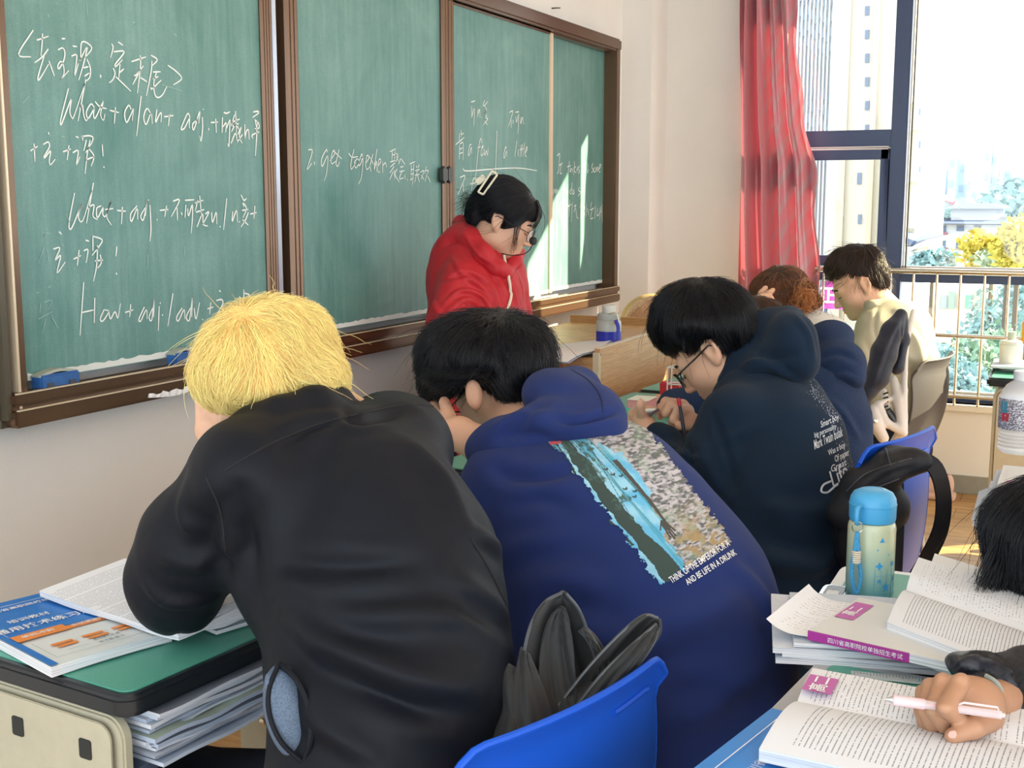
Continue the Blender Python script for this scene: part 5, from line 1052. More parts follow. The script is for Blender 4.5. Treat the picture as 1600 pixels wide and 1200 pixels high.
    strands('hair_strands', hh, V, Q, mh, L(0, 0.07, 0.13), n=6000, seg=7, length=0.09, rad=0.0005, lift=0.004, grav=0.25, noise=0.12, clump=0.25, gdir=tuple(-A[:, 1]*0.7-A[:, 2]*0.7), seed=56, wild=0.01)
    # fringe, side locks and the tied tail
    rng = np.random.default_rng(8); paths = []
    for i in range(260):
        x = -0.055+0.115*rng.random(); z0 = 0.082+0.01*rng.random(); a = [L(x*0.6, 0.075, z0+0.014), L(x*0.9, 0.098, z0-0.010), L(x, 0.106, z0-0.036+0.004*rng.normal()), L(x*1.02+0.002*rng.normal(), 0.104, 0.026+0.008*rng.normal())]
        paths.append(crom(a, 2))
    for q in (-1, 1):
        for i in range(34):
            dx = rng.random(); a = [L(q*(0.055+0.02*dx), 0.075-0.03*dx, 0.075), L(q*0.078, 0.072-0.03*dx, 0.02), L(q*0.076, 0.078-0.02*dx, -0.03), L(q*(0.062+0.008*rng.normal()), 0.090-0.02*dx, -0.075+0.012*rng.normal())]
            paths.append(crom(a, 2))
    hair_curves('fringe', hh, np.array(paths), mh, 0.0005)
    tail = []; base = P(752, 318, 3.86)
    for i in range(420):
        tgt = (P(748+rng.normal()*6, 352+rng.normal()*8, 3.84) if rng.random() < 0.62 else P(712+rng.random()*26, 300+rng.random()*50, 3.88+rng.normal()*0.03)); b0 = base+rng.normal(size=3)*0.012; mid = (b0+tgt)/2+np.array([0, 0.012, 0.012])+rng.normal(size=3)*0.012
        tail.append(crom([b0, mid, tgt], 3))
    hair_curves('ponytail', hh, np.array(tail), mh, 0.0005)
    # claw clip
    mc = mat('clip_cream', (0.80, 0.76, 0.60), rough=0.35); cl = empty('claw_clip', P(760, 288, 3.74), parent=o)
    b = MB(); a_, b_, c_, d_ = P(747, 300, 3.73), P(755, 304, 3.73), P(777, 273, 3.73), P(769, 267, 3.73)
    n_ = -cF*0.008
    for p, q in ((a_, d_), (b_, c_)): b.tube([p, q], 0.0032, 8)
    b.tube([a_, b_], 0.0032, 8); b.tube([c_, d_], 0.0032, 8); b.build('clip_frame', mc, cl, smooth=True)
    MB().obox((P(751, 281, 3.76)), (cR*0.8+cU*0.6, -cR*0.6+cU*0.8, cF), (0.016, 0.010, 0.003)).build('clip_grip', mc, cl, bevel=0.002)
    # headset microphone
    mk_ = mat('mic_black', (0.01, 0.01, 0.01), rough=0.6); hs = empty('headset_microphone', P(833, 378, 3.72), parent=o)
    b = MB(); b.tube(crom([P(783, 396, 3.76), P(800, 399, 3.73), P(818, 397, 3.71), P(828, 390, 3.70), P(832, 382, 3.70)], 4), 0.0016, 6); b.build('boom', mk_, hs, smooth=True)
    b = MB(); b.lathe(P(833, 377, 3.70), [(0.0, -0.012), (0.009, -0.009), (0.0125, 0), (0.011, 0.008), (0.006, 0.013), (0, 0.014)], 14, ax=[cR, cF, cU]); b.build('foam_tip', mk_, hs, smooth=True)
teacher()

# ---------------------------------------------------------------- H: dark-haired student leaning in from the second row
def student_second_row():
    S = SDF(); A = basis(math.radians(0), math.radians(30), math.radians(0)); c = P(1680, 886, 1.68); L = head(S, c, A, 1.0)
    body_core(S, [(1680, 895, 1.69, 40), (1730, 970, 1.74, 55), (1810, 1110, 1.80, 70)])
    o = person('person', S, m_skin, 'student with shaggy black hair bending over the open book in the second row')
    face_bits(L, A, 1.0, o)
    J = SDF(); J.pch([(1720, 960, 1.72, 70), (1800, 1080, 1.78, 110), (1830, 1240, 1.82, 115)], 0.05); to_mesh_obj(J, 'jacket', MATS['jacket_black'], o, 0.01, 1, None, 0.004); legs(o, P(1830, 1310, 1.84), 0.9)
    H = SDF(); hair_cap(H, L, A, 1.0); H.pell(1662, 868, 1.68, 92, 90, 0.10, 0.03); H.pell(1596, 880, 1.70, 28, 52, 0.06, 0.03)
    hh, V, Q = to_mesh_obj(H, 'hair', MATS['hair_black_base'], o, 0.006, 1, None, 0.004, (20, 20, 20), 69, True)
    strands('hair_strands', hh, V, Q, hair_mat('hair_black', 0), P(1670, 775, 1.68), n=9000, seg=8, length=0.11, rad=0.00045, lift=0.012, grav=0.5, noise=0.3, clump=0.7, seed=66, wild=0.015)
    rng = np.random.default_rng(12); paths = []
    for i in range(620):                                # long fringe hanging free
        a = rng.random(); u0 = 1562+a*44; v0 = 812+rng.random()*75; d0 = 1.66+rng.random()*0.06; tip = (1522+a*95+rng.normal()*9, 905+rng.random()*58+25*a, d0+0.01)
        mid = (1530+a*62+rng.normal()*4, (v0+tip[1])/2+12, d0-0.005); paths.append(crom([P(u0+14, v0-25, d0), P(*mid), P(*tip)], 4))
    hair_curves('fringe', hh, np.array(paths), hair_mat('hair_black', 0), 0.00045, 0.25)
student_second_row()

# ---------------------------------------------------------------- I: student whose writing hand rests on the book
def student_hand():
    S = SDF()
    S.pch([(1640, 1080, 1.42, 28), (1560, 1096, 1.37, 27), (1536, 1096, 1.345, 29)], 0.02)
    S.pell(1510, 1092, 1.335, 42, 34, 0.026, 0.02, rot=-0.25); S.pell(1478, 1086, 1.335, 34, 24, 0.022, 0.02); S.pell(1535, 1112, 1.33, 26, 26, 0.022, 0.02)
    F = [[(1502, 1066, 1.315, 15), (1478, 1106, 1.272, 14.5), (1502, 1129, 1.295, 12)],
         [(1474, 1065, 1.325, 14), (1458, 1106, 1.290, 13.5), (1474, 1134, 1.300, 12.5)],
         [(1454, 1072, 1.335, 12.5), (1446, 1108, 1.305, 12.5), (1456, 1136, 1.312, 11.5)],
         [(1441, 1080, 1.345, 11), (1439, 1110, 1.320, 10.5), (1444, 1134, 1.322, 10)],
         [(1548, 1124, 1.325, 20), (1520, 1138, 1.285, 17), (1488, 1150, 1.278, 12.5)]]
    fingers(S, F, 0.0035)
    for u, v, d, r in ((1500, 1062, 1.305, 12), (1472, 1061, 1.318, 11), (1452, 1068, 1.33, 9), (1476, 1106, 1.262, 12)): S.pell(u, v, d, r, r*0.8, 0.007, 0.006)
    HV, HQ = S.mesh(0.0024); HV = relax(HV, HQ, 1); S = SDF()
    S.pch([(1620, 1080, 1.41, 24), (1760, 1055, 1.44, 32), (1850, 1000, 1.45, 40)], 0.02)
    S.pch([(1850, 1000, 1.45, 50), (1980, 1150, 1.30, 80), (2000, 1400, 1.2, 90)], 0.04); c = P(1960, 850, 1.3); A = basis(0, math.radians(25), 0); L = head(S, c, A, 1.0); S.cap(L(0, -0.04, -0.12), P(1950, 1080, 1.33), 0.05, None, 0.03)
    BV, BQ = S.mesh(0.008); BV = relax(BV, BQ, 1)
    o = mk('person', np.vstack([HV, BV]), np.vstack([HQ, BQ+len(HV)]), m_skin2, None, True, label='student in a puffy dark jacket whose fist holds a pink pen over the book', cat='person')
    face_bits(L, A, 1.0, o); H = SDF(); hair_cap(H, L, A, 1.0); hair_cut(H, L, A, 1.0); hh, V, Q = to_mesh_obj(H, 'hair', MATS['hair_black_base'], o, 0.006, 1, None, 0.004, (20, 20, 20), 91, True)
    strands('hair_strands', hh, V, Q, hair_mat('hair_black', 0), L(0, -0.03, 0.15), n=3000, seg=6, length=0.07, rad=0.0006, lift=0.010, grav=0.35, noise=0.3, seed=92, wild=0.01)
    b = MB(); q = [P(1480+x, 1147+y, 1.264) for x, y in ((3, -5), (12, -6), (15, 0), (12, 6), (3, 6), (0, 1))]; b.prism(q, -cF*0.0014); b.build('thumbnail', mat('nail', (0.62, 0.36, 0.30), rough=0.25), o, bevel=0.0005)
    J = SDF(); k = 0.02; mj = mat('puffer_navy', (0.006, 0.009, 0.018), rough=0.42, spec=0.5, bump=0.15, bscale=90)
    J.pell(1562, 1062, 1.42, 66, 36, 0.052, k, rot=0.25); J.pell(1610, 1066, 1.44, 52, 56, 0.06, k); J.pell(1668, 1060, 1.46, 60, 72, 0.07, k); J.pell(1740, 1050, 1.46, 70, 76, 0.07, k); J.pell(1830, 1030, 1.42, 80, 90, 0.08, k); J.pell(1960, 1150, 1.33, 130, 170, 0.12, k); J.pell(1990, 1380, 1.25, 150, 170, 0.13, k)
    J.pell(1512, 1046, 1.40, 34, 20, 0.04, k, rot=0.45); J.pell(1585, 1100, 1.40, 36, 34, 0.05, k)
    lines = [([(1490, 1050), (1520, 1035), (1560, 1042), (1590, 1080)], 0.006, 0.005), ([(1500, 1058), (1530, 1046), (1560, 1058)], 0.005, -0.005), ([(1560, 1022), (1585, 1040), (1600, 1075)], 0.006, -0.006), ([(1520, 1030), (1540, 1022), (1555, 1035)], 0.005, -0.004)]
    to_mesh_obj(J, 'jacket', mj, o, 0.005, 1, lines, 0.005, (18, 18, 18), 75)
    cf = MB(); cf.tube(crom([P(1540, 1056, 1.355), P(1556, 1066, 1.345), P(1566, 1084, 1.345), P(1568, 1102, 1.35)], 4), 0.003, 8); cf.build('cuff_lining', mat('lining_grey', (0.3, 0.33, 0.30), rough=0.8), o, smooth=True)
    legs(o, P(1990, 1480, 1.27), 0.9)
    # pink gel pen gripped in the fist
    e = empty('pen', P(1470, 1104, 1.27), 'pink and clear click pen held in the fist over the open book', 'pen')
    a, z = P(1382, 1092, 1.285), P(1570, 1118, 1.270); ax = z-a; Ln = np.linalg.norm(ax); ax /= Ln; q = lambda f: a+ax*Ln*f
    MB().tube([q(0), q(0.03), q(0.065)], [0.0006, 0.0018, 0.0040], 12).build('tip', mat('pen_chrome', (0.7, 0.7, 0.72), rough=0.2, metal=1), e, smooth=True)
    MB().tube([q(0.065), q(0.075), q(0.33), q(0.34)], [0.0042, 0.0056, 0.0056, 0.0048], 14).build('grip', mat('pen_grip', (0.78, 0.55, 0.58), rough=0.45), e, smooth=True)
    MB().tube([q(0.34), q(0.97)], 0.0046, 14).build('barrel', mat('pen_clear', (0.88, 0.80, 0.82), rough=0.08, alpha=0.55, spec=0.8), e, smooth=True)
    MB().tube([q(0.36), q(0.95)], 0.0024, 10).build('refill', mat('pen_refill', (0.75, 0.10, 0.13), rough=0.4), e, smooth=True)
    MB().tube([q(0.97), q(1.0)], 0.0026, 10).build('button', MATS['pen_clear'], e, smooth=True)
    cu = cU*0.0075; MB().tube([q(0.62)+cu*0.6, q(0.66)+cu, q(0.94)+cu, q(0.95)+cu*0.5], 0.0013, 8).build('clip', MATS['pen_clear'], e, smooth=True)
student_hand()
# ================================================================ FURNITURE AND THINGS
def arr(*a): return np.array(a, float)
m_green = mat('desk_laminate_green', (0.10, 0.40, 0.30), rough=0.42, spec=0.5, mottle=0.22, mscale=420)
m_rub = mat('desk_rubber_edge', (0.012, 0.016, 0.020), rough=0.32, spec=0.5)
m_beige = mat('desk_metal_beige', (0.47, 0.44, 0.33), rough=0.42, spec=0.45, mottle=0.10, mscale=30)
m_paper = mat('paper', (0.80, 0.81, 0.83), rough=0.8, spec=0.2)
m_pedge = mat('page_edges', (0.66, 0.68, 0.72), rough=0.9, spec=0.1)
def edge_nodes(m):
    t = NT(m); tc = t.n('ShaderNodeTexCoord'); mp = t.n('ShaderNodeMapping'); mp.inputs['Scale'].default_value = (4, 4, 1500); t.l(tc.outputs['Object'], mp.inputs[0])
    n = t.n('ShaderNodeTexNoise', i_Scale=1.0, i_Detail=2.0); t.l(mp.outputs[0], n.inputs['Vector']); t.l(t.ramp(n.outputs['Fac'], [(0.35, (0.42, 0.45, 0.52)), (0.6, (0.80, 0.81, 0.82))]), t.b.inputs['Base Color'])
edge_nodes(m_pedge)
def text_page(name, line=0.0062, margin=0.018, W=0.20, H=0.28, axis=0, dens=0.40, tint=(0.80, 0.82, 0.86), seed=0.0, ink=(0.10, 0.11, 0.13)):
    # printed lines; UV in metres. axis 0: lines run along u and stack along v
    m = mat(name, tint, rough=0.8, spec=0.2); t = NT(m); uv = t.n('ShaderNodeUVMap'); uv.uv_map = 'UVMap'; s = t.n('ShaderNodeSeparateXYZ'); t.l(uv.outputs[0], s.inputs[0])
    a, b = (s.outputs[0], s.outputs[1]) if axis == 0 else (s.outputs[1], s.outputs[0])
    la, lb = (W, H) if axis == 0 else (H, W)
    ln = t.math('DIVIDE', b, line); row = t.math('FLOOR', ln); fr = t.math('FRACT', ln)
    band = t.math('MULTIPLY', t.math('GREATER_THAN', fr, 0.36), t.math('LESS_THAN', fr, 0.60))
    cx = t.n('ShaderNodeCombineXYZ'); t.l(t.math('MULTIPLY', a, 430.0), cx.inputs[0]); t.l(t.math('MULTIPLY', row, 7.3), cx.inputs[1]); cx.inputs[2].default_value = seed
    n = t.n('ShaderNodeTexNoise', i_Scale=1.0, i_Detail=1.5); t.l(cx.outputs[0], n.inputs['Vector'])
    words = t.math('GREATER_THAN', n.outputs['Fac'], dens)
    c2 = t.n('ShaderNodeCombineXYZ'); t.l(t.math('MULTIPLY', row, 3.7), c2.inputs[0]); c2.inputs[1].default_value = seed+4.0
    n2_ = t.n('ShaderNodeTexNoise', i_Scale=1.0, i_Detail=0.0); t.l(c2.outputs[0], n2_.inputs['Vector'])
    end = t.math('LESS_THAN', a, t.math('SUBTRACT', la-margin, t.math('MULTIPLY', t.math('MAXIMUM', t.math('SUBTRACT', n2_.outputs['Fac'], 0.48), 0.0), la*2.2)))
    st = t.math('GREATER_THAN', a, margin); tb = t.math('MULTIPLY', t.math('GREATER_THAN', b, margin*1.3), t.math('LESS_THAN', b, lb-margin))
    gap = t.math('GREATER_THAN', n2_.outputs['Fac'], 0.33)
    f = t.math('MULTIPLY', t.math('MULTIPLY', t.math('MULTIPLY', band, words), t.math('MULTIPLY', end, st)), t.math('MULTIPLY', tb, gap))
    t.l(t.mix(t.math('MULTIPLY', f, 0.66), tuple(tint)+(1,), tuple(ink)+(1,)), t.b.inputs['Base Color']); return m
def slab(name, O, U, W, th, m_top, m_side, parent=None, nu=14, nv=10, warp=None, **t):
    # a book or sheet: O origin corner (top face), U and W edge vectors, th thickness downwards, warp(s,t)->lift
    O, U, W = arr(*O), arr(*U), arr(*W); n = np.cross(U, W); n /= np.linalg.norm(n); n = n if n[2] > 0 else -n
    lu, lw = np.linalg.norm(U), np.linalg.norm(W); f = warp or (lambda s, q: 0.0); V = []; 
    for j in range(nv+1):
        for i in range(nu+1): s, q = i/nu, j/nv; V.append(O+U*s+W*q+n*f(s, q))
    k = len(V)
    g = t.pop('bot', None)
    for j in range(nv+1):
        for i in range(nu+1): s, q = i/nu, j/nv; V.append(O+U*s+W*q+n*((f(s, q)-th) if g is None else g(s, q)))
    ix = lambda i, j: j*(nu+1)+i
    top = [(ix(i, j), ix(i+1, j), ix(i+1, j+1), ix(i, j+1)) for j in range(nv) for i in range(nu)]
    bot = [tuple(k+a for a in q[::-1]) for q in top]
    rim = [ix(i, 0) for i in range(nu)]+[ix(nu, j) for j in range(nv)]+[ix(i, nv) for i in range(nu, 0, -1)]+[ix(0, j) for j in range(nv, 0, -1)]
    side = [(rim[a], rim[a]+k, rim[(a+1) % len(rim)]+k, rim[(a+1) % len(rim)]) for a in range(len(rim))]
    F = top+bot+side
    if np.cross(U, W)[2] < 0: F = [q[::-1] for q in F]
    me = bpy.data.meshes.new(name); me.from_pydata([tuple(v) for v in V], [], F); me.update()
    uvl = me.uv_layers.new(name='UVMap'); li = np.zeros(len(me.loops), np.int32); me.loops.foreach_get('vertex_index', li)
    uvv = np.array([((a % (nu+1))/nu*lu, (a//(nu+1))/nv*lw) for a in range(k)]*2); uvl.data.foreach_set('uv', uvv[li].ravel())
    o = link_mesh(name, me, [m_top, m_side], parent, False, **t)
    mi = np.zeros(len(F), np.int32); mi[len(top):] = 1; me.polygons.foreach_set('material_index', mi)
    return o
def rrect(cx, cy, w, d, r, n=6):
    out = []
    for (sx, sy, a0) in ((1, 1, 0), (-1, 1, 90), (-1, -1, 180), (1, -1, 270)):
        for i in range(n+1): a = math.radians(a0+90*i/n); out.append((cx+sx*(w/2-r)+r*math.cos(a), cy+sy*(d/2-r)+r*math.sin(a)))
    return out
def desk(O, ang, label, w=0.60, d=0.40, z=0.757, rim=None, edge=None, group=None):
    ex, ey = arr(math.cos(ang), math.sin(ang), 0), arr(-math.sin(ang), math.cos(ang), 0); O = arr(O[0], O[1], 0); W = lambda x, y, zz: O+ex*x+ey*y+arr(0, 0, zz)
    e = empty('school_desk', W(w/2, d/2, 0), label, 'desk', group)
    MB().prism([W(x, y, z-0.030) for x, y in rrect(w/2, d/2, w, d, 0.028)], (0, 0, 0.029)).build('edge_band', edge or m_rub, e, bevel=0.007, bseg=3)
    if rim: MB().prism([W(x, y, z-0.006) for x, y in rrect(w/2, d/2, w-0.006, d-0.006, 0.026)], (0, 0, 0.0055)).build('rim', rim, e, bevel=0.002)
    MB().prism([W(x, y, z-0.005) for x, y in rrect(w/2, d/2, w-(0.045 if rim else 0.028), d-(0.045 if rim else 0.028), 0.018)], (0, 0, 0.0055)).build('desk_top', m_green, e, bevel=0.0008)
    for x in (0.022, w-0.022):
        b = MB(); b.prism([W(x-0.008, y, zz) for y, zz in rrect(d/2, 0.40, d-0.05, 0.64, 0.03)], ex*0.016).build('side_panel', m_beige, e, bevel=0.003)
        sgn = -1 if x < w/2 else 1
        b = MB(); b.prism([W(x-0.008+sgn*0.0085, y, zz) for y, zz in rrect(d/2, 0.425, d-0.075, 0.575, 0.022)], ex*0.003); b.build('pressed_panel', m_beige, e, bevel=0.0015)
        for yy, zz in ((0.085, 0.672), (0.215, 0.672), (0.10, 0.30)):
            MB().prism([W(x-0.008+sgn*0.010, y, z2) for y, z2 in rrect(yy, zz, 0.022, 0.026, 0.003, 2)], ex*0.004).build('slot', mat('slot_dark', (0.02, 0.022, 0.02), rough=0.8), e)
        MB().box((0, 0, 0), (0.001, 0.001, 0.001)) if False else None
        MB().obox(W(x, d/2, 0.03), (ex, ey, arr(0, 0, 1)), (0.02, d/2-0.01, 0.015)).build('foot', m_beige, e, bevel=0.004)
    MB().obox(W(w/2, d/2, 0.640), (ex, ey, arr(0, 0, 1)), (w/2-0.022, d/2-0.03, 0.006)).build('shelf', mat('shelf_steel', (0.10, 0.13, 0.20), rough=0.4, metal=0.4), e)
    MB().obox(W(w/2, d-0.035, 0.685), (ex, ey, arr(0, 0, 1)), (w/2-0.022, 0.004, 0.045)).build('back_panel', m_beige, e)
    for y in (0.06, d-0.10):                            # bolted brackets on the inner side of the right panel
        MB().obox(W(w-0.040, y, 0.52), (ex, ey, arr(0, 0, 1)), (0.006, 0.014, 0.10)).build('bracket', m_beige, e, bevel=0.003)
        for zz in (0.45, 0.58): MB().lathe(W(w-0.048, y, zz), [(0.006, 0), (0.006, 0.004), (0, 0.005)], 10, ax=[ey, arr(0, 0, 1), -ex]).build('bolt', MATS['stainless_steel'], e)
    return e, W
a1 = math.radians(-6); ZT = 0.758
d1, W1 = desk((1.062, 1.010), a1, 'green topped school desk with black rubber edge under the blond student elbow')
for k, (x, y, lb) in enumerate(((1.70, 0.965, 'green school desk in front of the student with the forest print hoodie'), (2.34, 0.93, 'green school desk in front of the student writing with the red pen'), (2.98, 0.90, 'green school desk in front of the blue fleece coat'), (3.62, 0.87, 'green school desk in front of the student with the bun'), (4.26, 0.84, 'green school desk nearest the window in the front row'))):
    desk((x, y), math.radians(-3), lb)
# ---- worn papers stuffed into the first desk
rng = np.random.default_rng(21); zz = 0.6465
mp = [mat('worn_paper_%s' % n, c, rough=0.85, mottle=0.12, mscale=30) for n, c in (('blue', (0.42, 0.50, 0.64)), ('white', (0.66, 0.70, 0.78)), ('green', (0.42, 0.50, 0.42)), ('grey', (0.30, 0.34, 0.42)), ('pale', (0.55, 0.62, 0.72)))]
for i in range(15):
    th = 0.0035+0.004*rng.random(); x0 = 0.045+0.02*rng.random(); wd = 0.30+0.20*rng.random(); y0 = 0.002+0.02*rng.random(); s1, s2, s3 = rng.random(3)*6
    O = W1(x0, y0, zz+th); U = W1(x0+wd, y0+0.006*rng.normal(), zz+th)-O; Wv = W1(x0, y0+0.27, zz+th)-O
    f = (lambda s1, s2: lambda s, q: 0.0022*math.sin(s*7+s1)*(1-q)*0.9+0.0016*math.sin(s*17+s2)*(1-q))(s1, s2)
    slab('booklet', O, U, Wv, th*0.8, mp[(0, 4, 1, 0, 3, 4, 0, 2, 4, 1)[i % 10]], mp[(4, 0, 3, 1, 0, 4, 1, 0)[i % 8]], None, 22, 3, f, label='%s booklet from the bottom of the wavy paper heap inside the first desk' % ('lowest second third fourth fifth sixth seventh eighth ninth tenth eleventh twelfth thirteenth fourteenth topmost'.split()[i]), cat='booklet', group='booklets stuffed in the first desk')
    zz += th*0.86
# ---- blue and white workbook on the first desk
m_cblue = mat('cover_blue', (0.012, 0.17, 0.56), rough=0.4); m_corg = mat('cover_orange', (0.78, 0.25, 0.04), rough=0.45); m_white = mat('ink_white', (0.85, 0.87, 0.88), rough=0.5); m_cpale = mat('cover_pale', (0.70, 0.74, 0.74), rough=0.4); m_ink = mat('ink_grey', (0.10, 0.12, 0.14), rough=0.6)
BL = hit(80, 1043, 2, 0.772); BR = hit(268, 988, 2, 0.772); exb = (BR-BL)/np.linalg.norm(BR-BL); eyb = arr(-exb[1], exb[0], 0); wb = float(np.linalg.norm(BR-BL)); print('WB', wb); BR = BL+exb*wb; hb_ = 0.285
e = empty('workbook', BL+exb*wb/2+eyb*hb_/2-arr(0, 0, 0.014), 'blue and white workbook with orange banners at the left end of the first desk', 'book')
slab('pages', BL, exb*wb, eyb*hb_, 0.0135, m_cpale, m_pedge, e, 10, 8, lambda s, q: 0.002*math.sin(s*3)*(1-q))
bq = lambda x, y, l=0.0030: BL+exb*x*(wb/0.205)+eyb*y+arr(0, 0, l)
def patch(x0, y0, x1, y1, m, par, fn=bq, l=0.0030, name='cover_print', skew=0.0): 
    b = MB(); b._fin([fn(x0, y0, l), fn(x1, y0, l), fn(x1+skew, y1, l), fn(x0+skew, y1, l)], [(0, 1, 2, 3)]); return b.build(name, m, par)
patch(0.0, 0.125, 0.205, hb_, m_cblue, e, l=0.0022); patch(-0.0005, 0, 0.012, hb_, m_cblue, e, l=0.0024, name='spine')
patch(0.012, 0.108, 0.205, 0.122, m_corg, e, l=0.0028); patch(0.010, 0.106, 0.098, 0.132, m_corg, e, l=0.0034)
for x in (0.040, 0.092, 0.144):
    patch(x, 0.062, x+0.036, 0.070, m_corg, e); patch(x+0.004, 0.051, x+0.038, 0.059, m_corg, e); patch(x+0.036, 0.064, x+0.044, 0.0645, m_ink, e)
for x0, y0, x1, y1 in ((0.022, 0.020, 0.200, 0.0206), (0.022, 0.020, 0.0226, 0.09), (0.05, 0.036, 0.085, 0.0366), (0.155, 0.046, 0.19, 0.0466)): patch(x0, y0, x1, y1, m_ink, e)
patch(0.016, 0.262, 0.2, 0.2632, m_white, e); patch(0.010, 0.135, 0.0108, 0.262, m_white, e)
for tx, x, y, sz, mm, l in (('培训教材', 0.076, 0.190, 0.015, m_white, 0.0034), ('通用技术练习册', 0.086, 0.158, 0.0205, m_white, 0.0034), ('单招冲刺', 0.050, 0.119, 0.0115, m_white, 0.0040), ('全优课堂知识大全', 0.152, 0.115, 0.010, m_white, 0.0036), ('四川省高职院校单独招生', 0.11, 0.246, 0.012, m_white, 0.0034), ('电子版 练习', 0.12, 0.030, 0.007, m_ink, 0.0034), ('教材编写组 编', 0.12, 0.044, 0.006, m_ink, 0.0034)):
    put_text(tx, bq(x, y, 0), exb, eyb, sz, mm, e, name='cover_lettering', lift=l, bold=0.01)
# ---- open book under the blond student's elbow
pg = text_page('page_text_a', 0.0048, 0.014, 0.21, 0.29, 0, 0.40, seed=1.0)
q0, q1, q3 = hit(62, 927, 2, 0.785), hit(300, 1000, 2, 0.785), hit(196, 876, 2, 0.80)
e = empty('open_book', (q0+q1)/2, 'open textbook with dense text lying under the blond student elbow', 'book')
slab('left_page', q3, q0-q3, (q1-q0)*0.92, 0.009, pg, m_pedge, e, 16, 18, lambda s, q: 0.004+0.010*math.exp(-((q-0.9)/0.25)**2)*0-0.004*math.sin(q*3.1)+0.003*math.sin(q*9+s*3)*q)
q4, q5, q6 = q1+(q1-q0)*-0.08, hit(392, 955, 2, 0.778), hit(372, 925, 2, 0.785)
slab('right_page', q4+arr(0, 0, 0.001), q5-q4, (q3-q0)*0.85, 0.008, pg, m_pedge, e, 12, 14, lambda s, q: 0.012*math.exp(-(s/0.2)**2)+0.003*math.sin(s*8))
m_teal = mat('cover_teal', (0.08, 0.30, 0.42), rough=0.4)
for k, (u, v, mm, lb) in enumerate(((338, 986, mp[4], 'small pale booklet beside the first desk edge'), (346, 972, m_teal, 'small teal booklet on the pale booklet'))):
    O = hit(u, v, 2, 0.766+0.006*k); e = slab('booklet', O, exb*0.11, eyb*0.13, 0.0055, mm, m_pedge, None, 4, 4, None, label=lb+' at the blond student', cat='booklet')
# ================================================================ second row desks
m_grim = mat('desk_rim_grey', (0.42, 0.42, 0.43), rough=0.4, spec=0.5); m_wrim = mat('desk_rim_white', (0.72, 0.74, 0.76), rough=0.35)
C1 = hit(1282, 1022, 2, 0.762); L1 = hit(1160, 1145, 2, 0.762); dv = (C1-L1)/np.linalg.norm(C1-L1); angR = math.atan2(dv[1], dv[0])
exr, eyr = arr(math.cos(angR), math.sin(angR), 0), arr(-math.sin(angR), math.cos(angR), 0)
O1 = C1-exr*0.62-eyr*0.42
dR1, WR1 = desk(O1, angR, 'nearest right desk with green top and grey rim under the open book', 0.62, 0.42, 0.762, rim=m_grim, edge=m_grim)
C2 = hit(1216, 1040, 2, 0.745); C2b = hit(1314, 880, 2, 0.757); d2v = (C2b-C2)/np.linalg.norm(C2b-C2); ang2 = math.atan2(d2v[1], d2v[0])
C2 = C2+arr(0.045, 0.0, 0); ex2, ey2 = arr(math.cos(ang2), math.sin(ang2), 0), arr(-math.sin(ang2), math.cos(ang2), 0)
lenR2 = float((C2b-C2) @ ex2); O2 = C2-ey2*0.42
dR2, WR2 = desk(O2, ang2, 'right desk with pale worn top and white rim under the blue bottle', lenR2, 0.42, 0.757, rim=m_wrim, edge=m_rub)
e = empty('desk_catch', hit(1303, 935, 2, 0.76), parent=dR2)
c = hit(1303, 932, 2, 0.759); MB().prism([c+ex2*x+ey2*y for x, y in rrect(0, 0, 0.075, 0.042, 0.012)], (0, 0, 0.007)).build('catch_frame', MATS['pen_chrome'], e, bevel=0.002)
MB().prism([c+arr(0, 0, 0.0072)+ex2*x+ey2*y for x, y in rrect(0, 0, 0.060, 0.028, 0.009)], (0, 0, 0.0012)).build('catch_recess', mat('recess_dark', (0.03, 0.035, 0.04), rough=0.2), e)
MB().prism([c+arr(0, 0, 0.0086)+ex2*x+ey2*y for x, y in rrect(-0.012, 0, 0.024, 0.018, 0.004)], (0, 0, 0.001)).build('catch_label', m_white, e)
# ---- stack on the second desk: booklets, curled sheet, magenta book, open book
zs = 0.759; stk = []
B0 = hit(1212, 1030, 2, 0.765); exs = (hit(1380, 1042, 2, 0.765)-B0); exs /= np.linalg.norm(exs); eys = np.cross(arr(0, 0, 1), exs); 
if (eys @ ex2) < 0: eys = -eys
for k, (du, dw, w_, h_, th, mm, lb) in enumerate(((0.0, 0.0, 0.30, 0.23, 0.007, mp[4], 'lowest pale blue booklet of the pile on the right desk'), (0.008, 0.003, 0.30, 0.22, 0.006, m_paper, 'white booklet second from the bottom of the pile on the right desk'), (-0.004, 0.004, 0.29, 0.22, 0.009, mp[1], 'thick grey-white booklet in the middle of the pile on the right desk'), (0.022, 0.006, 0.29, 0.21, 0.006, mp[4], 'blue-grey booklet just below the curled sheet on the right desk'))):
    zs += th; O = B0+exs*du+eys*dw; O[2] = zs
    slab('booklet', O, exs*w_, eys*h_, th*0.92, mm, m_pedge, None, 10, 6, (lambda k: lambda s, q: 0.0012*math.sin(s*6+k*2))(k), label=lb, cat='booklet')
zs += 0.002
pgs = text_page('page_sheet', 0.010, 0.012, 0.2, 0.2, 0, 0.5, seed=5.0, ink=(0.35, 0.38, 0.45))
O = hit(1196, 985, 2, zs+0.004); slab('paper_sheet', O, hit(1262, 1002, 2, zs)-O+exs*0.05, hit(1262, 934, 2, zs)-O, 0.0006, pgs, m_paper, None, 14, 12, lambda s, q: 0.0015+0.030*max(0, 0.35-s)**2*(1+q*0.3)*4, label='curled loose worksheet sticking out of the pile on the right desk', cat='paper')
